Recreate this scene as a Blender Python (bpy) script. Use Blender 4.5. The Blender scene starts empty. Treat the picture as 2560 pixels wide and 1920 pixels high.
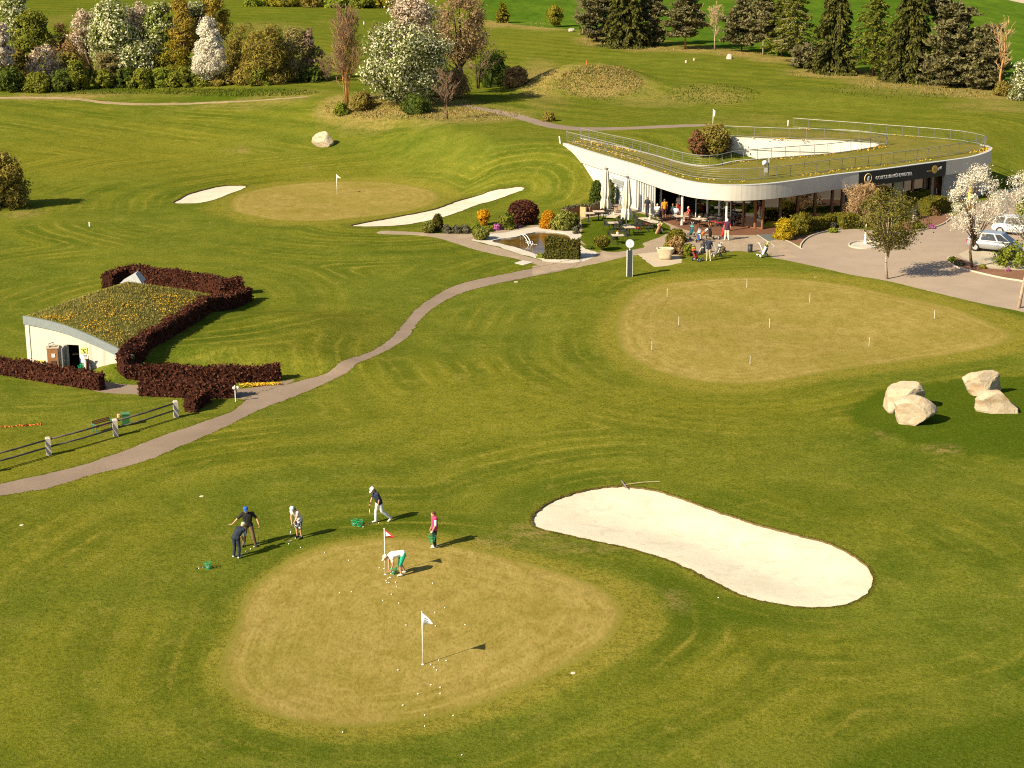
import bpy, math, random
import numpy as np
from mathutils import Vector, Matrix
from mathutils.geometry import delaunay_2d_cdt, tessellate_polygon

SC = bpy.context.scene
COL = SC.collection
R = math.radians
rng = np.random.default_rng(7)
random.seed(7)

# ------------------------------------------------------------------ camera model (photo pixels 2560 x 1920)
FPX, CX, CY, TH, CAMH = 4200.0, 1280.0, 960.0, R(15.95), 26.0
CT, ST = math.cos(TH), math.sin(TH)

def smooth(t):
    t = np.clip(t, 0.0, 1.0)
    return t * t * (3 - 2 * t)

_BX = np.array([-400, -40, -14, -2, 6, 14, 26, 40, 48, 60, 400], float)
_BY = np.array([178, 172, 162, 150, 148.5, 153, 158, 158, 159, 164, 185], float)
_BW = np.array([70, 60, 34, 16, 13, 17, 15, 16, 19, 26, 60], float)

def terrain(x, y):
    x = np.asarray(x, float); y = np.asarray(y, float)
    y0 = np.interp(x, _BX, _BY); w = np.interp(x, _BX, _BW)
    z = 3.75 * smooth((y - y0) / w)
    z = z + 0.016 * np.clip(y - 230, 0, None)
    def bump(cx, cy, rx, ry, h, p=1.0):
        d = ((x - cx) / rx) ** 2 + ((y - cy) / ry) ** 2
        return h * np.exp(-d ** p)
    z = z + bump(10.3, 211, 7.5, 6.0, 3.3, 1.15)
    z = z + bump(4.5, 208, 4.0, 4.0, 0.9)
    z = z + bump(23.5, 207, 8.0, 6.0, 1.35)
    z = z + bump(38.5, 200, 10.0, 7.0, 0.6)
    z = z + bump(-14.5, 196, 15, 9, 0.7)
    z = z + 1.2 * smooth((y - np.interp(x, [-22.0, -20.2], [90.9, 92.9])) / 1.7) * smooth((x + 25.5) / 4.0) * (1 - smooth((x + 15.0) / 9.0)) * (1 - smooth((y - 102) / 8.0))     # bank the shed is dug into
    und = 0.10 * (np.sin(0.11 * x + 0.07 * y + 1) + np.sin(0.09 * y - 0.05 * x + 0.4)) + 0.05 * np.sin(0.31 * x + 0.23 * y)
    flat = smooth((x - (-2)) / 10) * smooth((y - 112) / 8) * (1 - smooth((y - 176) / 14))
    hutm = smooth((-14 - x) / 4) * smooth((y - 84) / 4) * (1 - smooth((y - 108) / 6))
    return z + und * (1 - flat) * (1 - hutm)

def T(x, y):
    return float(terrain(x, y))

def pix_dir(px, py):
    u = (px - CX) / FPX; v = (py - CY) / FPX
    return u, CT - v * ST, -ST - v * CT

_TT = np.concatenate([np.arange(40, 330, 0.7), np.arange(330, 1500, 3.0)])
def ground(px, py):
    """point of the terrain seen at this picture point"""
    dx, dy, dz = pix_dir(px, py)
    f = CAMH + _TT * dz - terrain(_TT * dx, _TT * dy)
    k = np.argmax(f < 0) if (f < 0).any() else len(f) - 1
    a, b = _TT[max(k - 1, 0)], _TT[k]
    for _ in range(24):
        m = 0.5 * (a + b)
        if CAMH + m * dz - T(m * dx, m * dy) > 0: a = m
        else: b = m
    return Vector((b * dx, b * dy, T(b * dx, b * dy)))

def plane(px, py, z):
    dx, dy, dz = pix_dir(px, py)
    t = (z - CAMH) / dz
    return Vector((t * dx, t * dy, z))

def at_y(px, py, Y):
    """point at picture (px,py) on the upright plane y = Y"""
    dx, dy, dz = pix_dir(px, py)
    t = Y / dy
    return Vector((t * dx, Y, CAMH + t * dz))

def scale_at(p):                       # picture pixels per metre
    return FPX / (p[1] * CT + (CAMH - p[2]) * ST)

# picture regions measured at several enlargements
def vd(x, y): return (x * 1.1573, y * 1.1573)
def v5(x, y): return (1380 + x / 3.687, 280 + y / 3.687)
def v6(x, y): return (1960 + x / 3.318, 280 + y / 3.318)
def v3(x, y): return (920 + x / 3.687, 480 + y / 3.687)
def vh(x, y): return (x / 3.072, 640 + y / 3.072)
def vg(x, y): return (500 + x / 1.8433, 1300 + y / 1.8433)
def b1(x, y): return (x / 3.456, y / 3.456)
def b2(x, y): return (600 + x / 3.16, y / 3.16)
def b3(x, y): return (1200 + x / 3.16, y / 3.16)
def b4(x, y): return (1860 + x / 3.16, y / 3.16)
def t1(x, y): return (1430 + x / 8.848, 500 + y / 8.848)
def t2(x, y): return (1640 + x / 7.9, 540 + y / 7.9)
def t3(x, y): return (1480 + x / 7.373, 400 + y / 7.373)
def p8(x, y): return (540 + x / 8.508, 1260 + y / 8.508)
def p4(x, y): return (860 + x / 7.214, 1230 + y / 7.214)
def ident(x, y): return (x, y)

# ------------------------------------------------------------------ materials
def newmat(name):
    m = bpy.data.materials.new(name); m.use_nodes = True
    nt = m.node_tree
    for n in list(nt.nodes): nt.nodes.remove(n)
    return m, nt

class G:
    """small helper for writing node graphs"""
    def __init__(s, nt): s.nt = nt; s._pos = None
    def n(s, kind, **kw):
        nd = s.nt.nodes.new(kind)
        for k, v in kw.items(): setattr(nd, k, v)
        return nd
    def link(s, a, b): s.nt.links.new(a, b)
    def put(s, sock, v):
        if hasattr(v, 'node'): s.link(v, sock)
        elif isinstance(v, (tuple, list)) and len(v) == 3 and sock.type == 'RGBA': sock.default_value = (*v, 1)
        else: sock.default_value = v
    def pos(s):
        if s._pos is None: s._pos = s.n('ShaderNodeNewGeometry').outputs['Position']
        return s._pos
    def attr(s, name):
        a = s.n('ShaderNodeAttribute'); a.attribute_name = name; return a.outputs['Fac']
    def noise(s, scale, detail=3, rough=0.55, vec=None, dist=0.0):
        t = s.n('ShaderNodeTexNoise'); s.link(vec if vec is not None else s.pos(), t.inputs['Vector'])
        t.inputs['Scale'].default_value = scale; t.inputs['Detail'].default_value = detail
        t.inputs['Roughness'].default_value = rough; t.inputs['Distortion'].default_value = dist
        return t.outputs['Fac']
    def voro(s, scale, vec=None, feature='F1', out='Distance'):
        t = s.n('ShaderNodeTexVoronoi', feature=feature); s.link(vec if vec is not None else s.pos(), t.inputs['Vector'])
        t.inputs['Scale'].default_value = scale
        return t.outputs[out]
    def scalevec(s, vec, xyz):
        m = s.n('ShaderNodeVectorMath', operation='MULTIPLY'); s.link(vec, m.inputs[0]); m.inputs[1].default_value = xyz
        return m.outputs[0]
    def math(s, op, a, b=0.0, c=0.0, clamp=False):
        m = s.n('ShaderNodeMath', operation=op, use_clamp=clamp)
        s.put(m.inputs[0], a); s.put(m.inputs[1], b)
        if len(m.inputs) > 2: s.put(m.inputs[2], c)
        return m.outputs[0]
    def rng(s, v, a, b, c=0.0, d=1.0, smoothed=False):
        m = s.n('ShaderNodeMapRange', clamp=True)
        if smoothed: m.interpolation_type = 'SMOOTHSTEP'
        s.put(m.inputs[0], v); m.inputs[1].default_value = a; m.inputs[2].default_value = b
        s.put(m.inputs[3], c); s.put(m.inputs[4], d)
        return m.outputs[0]
    def mix(s, f, a, b, mode='MIX'):
        m = s.n('ShaderNodeMix', data_type='RGBA', blend_type=mode)
        s.put(m.inputs[0], f); s.put(m.inputs[6], a); s.put(m.inputs[7], b)
        return m.outputs[2]
    def bump(s, h, strength=0.3, dist=0.05):
        b = s.n('ShaderNodeBump'); s.link(h, b.inputs['Height'])
        b.inputs['Strength'].default_value = strength; b.inputs['Distance'].default_value = dist
        return b.outputs[0]
    def surf(s, color, rough=0.8, normal=None, metal=0.0, spec=0.3, **kw):
        p = s.n('ShaderNodeBsdfPrincipled')
        s.put(p.inputs['Base Color'], color); s.put(p.inputs['Roughness'], rough); s.put(p.inputs['Metallic'], metal)
        p.inputs['Specular IOR Level'].default_value = spec
        if normal is not None: s.link(normal, p.inputs['Normal'])
        o = s.n('ShaderNodeOutputMaterial'); s.link(p.outputs[0], o.inputs[0])
        return p

MATS = {}
def plain(name, col, rough=0.6, metal=0.0, var=0.12, scale=6.0, spec=0.3, bump=0.0):
    """single colour with slight wear"""
    if name in MATS: return MATS[name]
    m, nt = newmat(name); g = G(nt)
    n = g.noise(scale, 4)
    lo = tuple(c * (1 - var) for c in col); hi = tuple(min(1, c * (1 + var)) for c in col)
    c = g.mix(g.rng(n, 0.3, 0.7), lo, hi)
    g.surf(c, rough, g.bump(n, bump, 0.02) if bump else None, metal, spec)
    MATS[name] = m
    return m

# ------------------------------------------------------------------ mesh building
class MB:
    def __init__(s): s.v = []; s.f = []; s.m = []
    def add(s, vs, fs, mi=0):
        o = len(s.v); s.v += [tuple(v) for v in vs]
        s.f += [tuple(i + o for i in f) for f in fs]; s.m += [mi] * len(fs)
        return s
    def box(s, c, size, rz=0.0, mi=0, taper=1.0, tilt=None):
        hx, hy, hz = size[0] / 2, size[1] / 2, size[2] / 2
        M = Matrix.Rotation(rz, 3, 'Z')
        if tilt is not None: M = M @ tilt
        vs = []
        for z, k in ((-hz, 1), (hz, taper)):
            for x, y in ((-hx, -hy), (hx, -hy), (hx, hy), (-hx, hy)):
                vs.append(Vector(c) + M @ Vector((x * k, y * k, z)))
        return s.add(vs, [(3, 2, 1, 0), (4, 5, 6, 7), (0, 1, 5, 4), (1, 2, 6, 5), (2, 3, 7, 6), (3, 0, 4, 7)], mi)
    def prism(s, poly, z0, z1, mi=0):
        n = len(poly)
        a = [(p[0], p[1], z0 if not callable(z0) else z0(p)) for p in poly]
        b = [(p[0], p[1], z1 if not callable(z1) else z1(p)) for p in poly]
        area = sum(poly[i][0] * poly[(i + 1) % n][1] - poly[(i + 1) % n][0] * poly[i][1] for i in range(n))
        if area < 0: a.reverse(); b.reverse()
        tris = tessellate_polygon([[Vector((p[0], p[1], 0)) for p in a]])
        fs = []
        for t in tris:
            t = list(t)
            (x0, y0, _), (x1, y1, _), (x2, y2, _) = a[t[0]], a[t[1]], a[t[2]]
            if (x1 - x0) * (y2 - y0) - (x2 - x0) * (y1 - y0) < 0: t.reverse()
            fs.append(tuple(reversed(t))); fs.append(tuple(i + n for i in t))
        for i in range(n):
            j = (i + 1) % n
            fs.append((i, j, j + n, i + n))
        return s.add(a + b, fs, mi)
    def tube(s, pts, rad, n=6, mi=0, cap=True):
        pts = [Vector(p) for p in pts]
        if not hasattr(rad, '__len__'): rad = [rad] * len(pts)
        vs, fs = [], []
        ref = None
        for i, p in enumerate(pts):
            d = (pts[min(i + 1, len(pts) - 1)] - pts[max(i - 1, 0)])
            if d.length < 1e-9: d = Vector((0, 0, 1))
            d.normalize()
            if ref is None: ref = d.orthogonal().normalized()
            a = (ref - d * ref.dot(d))
            a = a.normalized() if a.length > 1e-6 else d.orthogonal().normalized()
            ref = a; b = d.cross(a)
            for k in range(n):
                t = 2 * math.pi * k / n
                vs.append(p + (a * math.cos(t) + b * math.sin(t)) * rad[i])
        for i in range(len(pts) - 1):
            for k in range(n):
                k2 = (k + 1) % n
                fs.append((i * n + k, i * n + k2, (i + 1) * n + k2, (i + 1) * n + k))
        if cap:
            fs.append(tuple(range(n - 1, -1, -1))); fs.append(tuple((len(pts) - 1) * n + k for k in range(n)))
        return s.add(vs, fs, mi)
    def lathe(s, prof, c=(0, 0, 0), n=16, mi=0, M=None, cap=True):
        vs, fs = [], []
        for r, z in prof:
            for k in range(n):
                t = 2 * math.pi * k / n
                p = Vector((r * math.cos(t), r * math.sin(t), z))
                if M is not None: p = M @ p
                vs.append(p + Vector(c))
        for i in range(len(prof) - 1):
            for k in range(n):
                k2 = (k + 1) % n
                fs.append((i * n + k, i * n + k2, (i + 1) * n + k2, (i + 1) * n + k))
        if cap:
            fs.append(tuple(range(n - 1, -1, -1))); fs.append(tuple((len(prof) - 1) * n + k for k in range(n)))
        return s.add(vs, fs, mi)
    def ball(s, c, r, n=10, m=7, mi=0, M=None):
        r = r if hasattr(r, '__len__') else (r, r, r)
        vs = [(0, 0, -1)]; fs = []
        for i in range(1, m):
            a = -math.pi / 2 + math.pi * i / m
            for k in range(n):
                t = 2 * math.pi * k / n
                vs.append((math.cos(a) * math.cos(t), math.cos(a) * math.sin(t), math.sin(a)))
        vs.append((0, 0, 1))
        for k in range(n):
            fs.append((0, 1 + (k + 1) % n, 1 + k))
            fs.append((len(vs) - 1, 1 + (m - 2) * n + k, 1 + (m - 2) * n + (k + 1) % n))
        for i in range(m - 2):
            for k in range(n):
                k2 = (k + 1) % n
                fs.append((1 + i * n + k, 1 + i * n + k2, 1 + (i + 1) * n + k2, 1 + (i + 1) * n + k))
        out = []
        for v in vs:
            p = Vector((v[0] * r[0], v[1] * r[1], v[2] * r[2]))
            if M is not None: p = M @ p
            out.append(p + Vector(c))
        return s.add(out, fs, mi)
    def quad(s, a, b, c, d, mi=0): return s.add([a, b, c, d], [(0, 1, 2, 3)], mi)
    def build(s, name, mats, parent=None, smooth_=False, world=False):
        me = bpy.data.meshes.new(name)
        vs = s.v
        if world and parent is not None:
            L = parent.location; vs = [(v[0] - L[0], v[1] - L[1], v[2] - L[2]) for v in vs]
        me.from_pydata(vs, [], s.f)
        if not isinstance(mats, (list, tuple)): mats = [mats]
        for m in mats: me.materials.append(m)
        if len(mats) > 1: me.polygons.foreach_set('material_index', s.m)
        if smooth_: me.polygons.foreach_set('use_smooth', [True] * len(me.polygons))
        o = bpy.data.objects.new(name, me); COL.objects.link(o)
        if parent is not None: o.parent = parent
        return o

def tag(o, label=None, cat=None, group=None, kind=None):
    if label: o['label'] = label
    if cat: o['category'] = cat
    if group: o['group'] = group
    if kind: o['kind'] = kind
    return o

def thing(name, label, cat, loc=(0, 0, 0), rz=0.0, group=None):
    o = bpy.data.objects.new(name, None); COL.objects.link(o)
    o.location = loc; o.rotation_euler = (0, 0, rz); o.empty_display_size = 0.2
    return tag(o, label, cat, group)

def copy_tree(o, parent=None):
    c = o.copy(); COL.objects.link(c)
    if parent is not None: c.parent = parent
    for ch in list(o.children): copy_tree(ch, c)
    return c

def catmull(pts, closed=True, sub=8):
    n = len(pts); out = []
    P = [np.array(p[:2], float) for p in pts]
    rngi = range(n) if closed else range(n - 1)
    for i in rngi:
        if closed: p0, p1, p2, p3 = P[(i - 1) % n], P[i], P[(i + 1) % n], P[(i + 2) % n]
        else: p0, p1, p2, p3 = P[max(i - 1, 0)], P[i], P[i + 1], P[min(i + 2, n - 1)]
        for k in range(sub):
            t = k / sub
            out.append(0.5 * (2 * p1 + (p2 - p0) * t + (2 * p0 - 5 * p1 + 4 * p2 - p3) * t * t + (3 * p1 - p0 - 3 * p2 + p3) * t ** 3))
    if not closed: out.append(P[-1])
    return [tuple(o) for o in out]

def resample(pts, step, closed=True):
    P = np.array(pts, float)
    if closed: P = np.vstack([P, P[:1]])
    L = np.concatenate([[0], np.cumsum(np.linalg.norm(np.diff(P, axis=0), axis=1))])
    n = max(3, int(L[-1] / step))
    s = np.linspace(0, L[-1], n + 1)
    Q = np.stack([np.interp(s, L, P[:, 0]), np.interp(s, L, P[:, 1])], 1)
    return [tuple(q) for q in (Q[:-1] if closed else Q)]

def outline(pts, view=ident, curve=True, step=None, jitter=0.0, z=None):
    """picture outline -> ground outline (x, y) in metres"""
    W = []
    for p in pts:
        q = view(*p)
        w = ground(*q) if z is None else plane(q[0], q[1], z)
        W.append((w.x, w.y))
    if curve: W = catmull(W, True, 8)
    if step is None:
        step = max(0.18, 0.0035 * np.mean([w[1] for w in W]))
    W = resample(W, step)
    if jitter:
        W = [(x + rng.normal(0, jitter), y + rng.normal(0, jitter)) for x, y in W]
    return W

def inside(poly, X, Y):
    P = np.array(poly); n = len(P)
    r = np.zeros(X.shape, bool)
    bb = (X >= P[:, 0].min()) & (X <= P[:, 0].max()) & (Y >= P[:, 1].min()) & (Y <= P[:, 1].max())
    idx = np.nonzero(bb)[0]
    if not len(idx): return r
    x, y = X[idx], Y[idx]; c = np.zeros(len(idx), bool)
    j = n - 1
    for i in range(n):
        xi, yi, xj, yj = P[i, 0], P[i, 1], P[j, 0], P[j, 1]
        if yi != yj:
            c ^= ((yi > y) != (yj > y)) & (x < (xj - xi) * (y - yi) / (yj - yi) + xi)
        j = i
    r[idx] = c
    return r

def sdf(poly, X, Y, reach=60.0):
    """signed distance (negative inside) to a closed outline"""
    P = np.array(poly); Q = np.roll(P, -1, 0)
    d = np.full(X.shape, reach)
    bb = (X >= P[:, 0].min() - reach) & (X <= P[:, 0].max() + reach) & (Y >= P[:, 1].min() - reach) & (Y <= P[:, 1].max() + reach)
    idx = np.nonzero(bb)[0]
    x, y = X[idx], Y[idx]; dd = np.full(len(idx), reach ** 2)
    for (ax, ay), (bx, by) in zip(P, Q):
        ex, ey = bx - ax, by - ay
        L = ex * ex + ey * ey + 1e-12
        t = np.clip(((x - ax) * ex + (y - ay) * ey) / L, 0, 1)
        dd = np.minimum(dd, (x - ax - t * ex) ** 2 + (y - ay - t * ey) ** 2)
    d[idx] = np.sqrt(dd)
    ins = inside(poly, X, Y)
    return np.where(ins, -d, d)
# ------------------------------------------------------------------ camera, sun, sky
cam = bpy.data.cameras.new('camera'); camo = bpy.data.objects.new('camera', cam); COL.objects.link(camo)
camo.location = (0, 0, CAMH); camo.rotation_euler = (math.pi / 2 - TH, 0, 0)
cam.sensor_fit = 'HORIZONTAL'; cam.sensor_width = 36.0; cam.lens = FPX / 2560.0 * 36.0
cam.clip_start = 1.0; cam.clip_end = 4000.0
SC.camera = camo

TO_SUN = Vector((-1.12, -0.83, 1.0)).normalized()
sun = bpy.data.lights.new('sun', 'SUN'); sun.energy = 4.6; sun.angle = R(0.5); sun.color = (1.0, 0.87, 0.62)
suno = bpy.data.objects.new('sun', sun); COL.objects.link(suno)
suno.rotation_euler = TO_SUN.to_track_quat('Z', 'Y').to_euler(); suno.location = (-60, -40, 90)
W = bpy.data.worlds.new('World'); SC.world = W; W.use_nodes = True
wn = W.node_tree; sky = wn.nodes.new('ShaderNodeTexSky'); sky.sky_type = 'NISHITA'; sky.sun_disc = False
sky.sun_elevation = math.asin(TO_SUN.z); sky.sun_rotation = math.atan2(TO_SUN.x, TO_SUN.y) % (2 * math.pi)
bg = wn.nodes['Background']; wn.links.new(sky.outputs[0], bg.inputs[0]); bg.inputs[1].default_value = 0.06
SC.view_settings.view_transform = 'Standard'; SC.view_settings.look = 'None'
SC.view_settings.exposure = 1.08
SC.cycles.use_denoising = False; SC.cycles.filter_width = 1.1; SC.cycles.max_bounces = 6; SC.cycles.transparent_max_bounces = 12; SC.view_settings.gamma = 1.0

# ------------------------------------------------------------------ outlines of everything that lies on the ground
O = {}
O['green_front'] = outline([(90,700),(105,620),(165,480),(190,380),(235,310),(350,220),(450,160),(600,110),(760,85),(900,80),(1060,90),(1300,140),(1500,190),(1700,250),(1850,310),(1930,380),(1955,440),(1930,500),(1870,570),(1780,630),(1650,700),(1500,770),(1350,835),(1150,895),(950,935),(700,955),(500,945),(330,900),(200,840),(110,770)], vg, jitter=.012)
O['apron_front'] = outline([(60,700),(80,620),(135,480),(165,370),(215,290),(340,200),(450,140),(600,90),(760,66),(920,60),(1100,66),(1320,100),(1550,150),(1800,215),(1980,280),(2090,350),(2130,430),(2110,520),(2040,590),(1900,680),(1700,780),(1500,870),(1250,950),(1000,1000),(700,1020),(480,1000),(280,940),(150,870),(75,780)], vg)
O['green_practice'] = outline([(1340,668),(1385,626),(1480,606),(1640,598),(1800,610),(1950,640),(2060,665),(2150,700),(2192,725),(2160,745),(2080,762),(1900,788),(1800,803),(1650,828),(1520,826),(1420,803),(1370,780),(1338,750),(1328,705)], vd, jitter=.015)
O['apron_practice'] = outline([(1305,670),(1360,618),(1470,592),(1640,583),(1810,594),(1970,622),(2090,650),(2190,680),(2300,725),(2200,765),(2090,782),(1910,806),(1800,822),(1650,848),(1500,846),(1390,820),(1330,790),(1290,755),(1285,705)], vd)
O['green_back'] = outline([(496,440),(520,418),(600,401),(700,393),(800,392),(880,399),(938,414),(950,430),(925,445),(860,460),(760,472),(680,478),(600,476),(540,466),(503,455)], vd, jitter=.02)
O['bunker_left'] = outline([(135,820),(200,775),(270,735),(420,690),(600,650),(760,645),(855,652),(800,690),(700,725),(560,780),(420,815),(300,825)], lambda x, y: (400 + x / 3.95, 300 + y / 3.95), jitter=.03)
O['bunker_long'] = outline([(757,487),(850,469),(940,451),(1000,430),(1060,411),(1120,403),(1134,408),(1100,421),(1040,440),(1000,455),(950,471),(880,485),(820,489)], vd, jitter=.03)
O['bunker_front'] = outline([(1150,1125),(1160,1105),(1190,1085),(1240,1065),(1300,1053),(1350,1051),(1420,1060),(1480,1080),(1550,1105),(1620,1128),(1700,1150),(1780,1170),(1840,1198),(1872,1225),(1886,1250),(1878,1275),(1850,1297),(1800,1310),(1740,1312),(1680,1305),(1610,1288),(1540,1255),(1490,1230),(1430,1205),(1350,1182),(1270,1165),(1200,1150),(1160,1140)], vd, jitter=.03)
up = [(-60,1060),(0,1045),(150,1012),(250,980),(340,945),(420,918),(490,893),(515,878),(540,858),(556,850),(640,825),(720,795),(800,760),(850,725),(875,695),(900,668),(930,645),(980,618),(1050,600),(1160,578),(1250,560)]
lo = [(1230,580),(1160,595),(1050,618),(980,640),(930,670),(900,700),(880,728),(820,765),(740,810),(640,855),(560,885),(480,925),(400,960),(300,1000),(200,1025),(100,1055),(0,1070),(-60,1084)]
O['path_main'] = outline(up + lo, vd, jitter=.035)
O['path_lane'] = outline([(235,955),(330,962),(450,968),(594,973),(690,957),(735,950),(640,1000),(594,996),(450,985),(340,986),(235,977)], jitter=.03)
O['path_pond'] = outline([(95,385),(130,358),(300,362),(500,372),(700,383),(960,383),(1110,362),(1300,338),(1590,297),(1620,318),(1300,370),(1110,395),(965,440),(1000,462),(1200,512),(1400,575),(1560,620),(1700,650),(1980,640),(1960,690),(1700,712),(1590,682),(1400,622),(1150,570),(950,520),(800,470),(620,420),(400,396)], v3, jitter=.03)
O['path_back'] = outline([(983,224),(1020,229),(1070,237),(1120,247),(1165,259),(1200,268),(1250,274),(1330,275),(1400,272),(1470,269),(1545,268),(1545,271),(1470,275),(1400,278),(1330,281),(1250,282),(1200,278),(1165,271),(1120,258),(1070,245),(1020,234)], vd, jitter=.05)
O['path_rear'] = outline([(886,229),(935,239),(935,245),(886,234)], curve=False, jitter=.05)
O['path_trail'] = outline([(-40,243),(90,242),(190,245),(260,253),(350,258),(460,257),(550,253.5),(640,250),(760,241),(762,243),(640,252.5),(550,257.5),(460,262),(350,263),(260,259),(190,250),(90,246),(-40,247)], jitter=.06)
O['terrace'] = outline([(230,975),(500,905),(545,855),(700,830),(1100,740),(1700,740),(2050,1000),(2060,1130),(2130,1170),(2212,1200),(2260,1380),(2100,1340),(1990,1310),(1900,1290),(1830,1290),(1700,1280),(1640,1288),(1560,1300),(1300,1312),(1180,1330),(1000,1310),(860,1312),(740,1322),(690,1332),(400,1400),(0,1465),(-180,1515),(-180,1420),(0,1390),(240,1310),(470,1290),(380,1255),(250,1200),(240,1060)], v5, curve=False, step=.25, jitter=.02)
O['terrace_lawn'] = outline([(290,980),(390,965),(490,945),(640,925),(740,925),(800,930),(880,950),(960,985),(1060,1035),(1095,1075),(1060,1120),(960,1165),(850,1205),(836,1220),(850,1245),(750,1270),(560,1292),(470,1280),(380,1260),(310,1222),(258,1170),(262,1130),(280,1080),(270,1010)], v5, jitter=.02)
O['pad'] = outline([(785,1308),(1000,1285),(1190,1340),(1200,1388),(1060,1418),(942,1430)], v5, curve=False, step=.3, jitter=.04)
O['deck'] = outline([(1040,1015),(990,960),(975,880),(1000,800),(1400,800),(2060,1000),(2056,1130),(1900,1132),(1500,1137),(1350,1112),(1215,1082),(1120,1045)], v5, curve=False, step=.3)
O['doormat'] = outline([(1890,1130),(2062,1125),(2112,1165),(1990,1192)], v5, curve=False, step=.4)
O['driveway'] = outline([(-110,1200),(0,1225),(300,1290),(560,1350),(850,1400),(1100,1460),(1350,1520),(1600,1580),(1990,1660),(2600,1790),(2600,600),(2100,560),(1800,690),(1550,780),(1400,880),(1300,945),(1140,985),(1000,1000),(560,968),(470,975),(300,1010),(200,1050),(140,1110),(60,1090),(-20,1100),(-110,1100)], v6, step=.35, jitter=.02)
O['parking'] = outline([(1440,1180),(1545,1135),(1640,1140),(1900,1200),(2200,1270),(2200,1330),(1900,1310),(1700,1290),(1560,1255)], v6, curve=False, step=.35)
O['bed_drive'] = outline([(1350,1225),(1365,1208),(1430,1205),(1560,1255),(1700,1297),(1900,1310),(2300,1330),(2300,1505),(1990,1412),(1800,1380),(1600,1335),(1450,1297),(1375,1262)], v6, step=.3)
O['bed_house'] = outline([(-10,1050),(60,1010),(230,960),(380,925),(600,900),(620,960),(540,966),(470,973),(300,1008),(200,1048),(150,1095),(60,1080)], v6, step=.3)
O['bed_entrance'] = outline([(1000,996),(1140,983),(1300,943),(1405,878),(1380,845),(1200,830),(1050,880),(960,940)], v6, step=.3)
O['island'] = outline([(672 + 130 * math.cos(a), 1105 + 30 * math.sin(a)) for a in np.linspace(0, 2 * math.pi, 17)[:-1]], v6, step=.3)
O['gravel'] = outline([(958,440),(1110,390),(1300,365),(1600,316),(1750,345),(1890,362),(1965,390),(1945,450),(1962,500),(2050,540),(2110,560),(1980,640),(1700,648),(1560,615),(1400,570),(1200,505),(1000,455)], v3, jitter=.05)
O['pond'] = outline([(1140,455),(1220,430),(1370,412),(1450,385),(1600,365),(1750,368),(1840,385),(1868,425),(1880,480),(1800,570),(1650,590),(1560,577),(1400,522),(1250,482)], v3, jitter=.03)
fld = [ground(*p) for p in ((1175,40),(1235,53),(1330,66),(1450,76),(1580,88),(1750,110),(1905,132),(2060,158),(2200,178),(2330,200),(2450,218),(2700,268))]
O['crop_field'] = resample([(p.x, p.y) for p in fld] + [(330, 320), (420, 700), (420, 1300), (60, 1300), (10, 640)], 3.0)
trk = [ground(*p) for p in ((2508,-3),(2530,2),(2562,9),(2640,22))]
O['track'] = resample([(p.x, p.y) for p in trk] + [(trk[3].x + 8, trk[3].y + 10), (trk[1].x + 6, trk[1].y + 12)], 2.0)

# later entries win where outlines overlap
ORDER = ['crop_field', 'track', 'green_front', 'green_practice', 'green_back', 'path_trail', 'path_rear', 'path_back', 'path_main', 'path_lane', 'path_pond', 'driveway', 'terrace', 'deck',
         'parking', 'bed_drive', 'bed_house', 'bed_entrance', 'island', 'doormat', 'pad', 'terrace_lawn', 'gravel', 'pond', 'bunker_left', 'bunker_long', 'bunker_front']
LAWN_LIKE = ('terrace_lawn',)

# one triangulation, so that every edge between lawn, sand, path and road is shared exactly
pts = []
y = 38.0
row = 0
while y < 1100:
    dxs = 0.0075 * y
    hw = 0.36 * y + 6
    n = int(2 * hw / dxs)
    xs = np.linspace(-hw, hw, n) + (dxs * 0.5 if row % 2 else 0)
    pts += [(float(a + rng.normal(0, .12 * dxs)), float(y + rng.normal(0, .1 * dxs))) for a in xs]
    y += max(dxs, 0.0105 * y if y > 120 else dxs); row += 1
y = -150.0
while y < 1500:
    st = 12 + abs(y) * .03
    for x in np.arange(-900, 901, st):
        if y < 34 or abs(x) > 0.36 * y + 6 + st * .6 or y > 1100:
            pts.append((float(x + rng.normal(0, .5)), float(y + rng.normal(0, .5))))
    y += st
edges = []
for k in O:
    if k.startswith('apron'): continue
    o = len(pts); n = len(O[k]); pts += O[k]
    edges += [(o + i, o + (i + 1) % n) for i in range(n)]
cv, ce, cf, _, _, _ = delaunay_2d_cdt([Vector(p) for p in pts], edges, [], 0, 1e-4)
V2 = np.array([(v.x, v.y) for v in cv]); FA = np.array([f for f in cf])
a_, b_, c_ = V2[FA[:, 0]], V2[FA[:, 1]], V2[FA[:, 2]]
cr = (b_[:, 0] - a_[:, 0]) * (c_[:, 1] - a_[:, 1]) - (c_[:, 0] - a_[:, 0]) * (b_[:, 1] - a_[:, 1])
FA[cr < 0] = FA[cr < 0][:, ::-1]
keep = np.abs(cr) > 1e-7
FA = FA[keep]
CEN = V2[FA].mean(1)
VZ = terrain(V2[:, 0], V2[:, 1])
REG = np.full(len(FA), -1)
for i, k in enumerate(ORDER):
    REG[inside(O[k], CEN[:, 0], CEN[:, 1])] = i
for k in LAWN_LIKE: REG[REG == ORDER.index(k)] = -1

X, Y = V2[:, 0], V2[:, 1]
D = {k: sdf(O[k], X, Y, 40.0) for k in ('green_front', 'apron_front', 'green_practice', 'apron_practice', 'green_back', 'bunker_front', 'bunker_left', 'bunker_long', 'path_main', 'terrace_lawn')}

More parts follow.
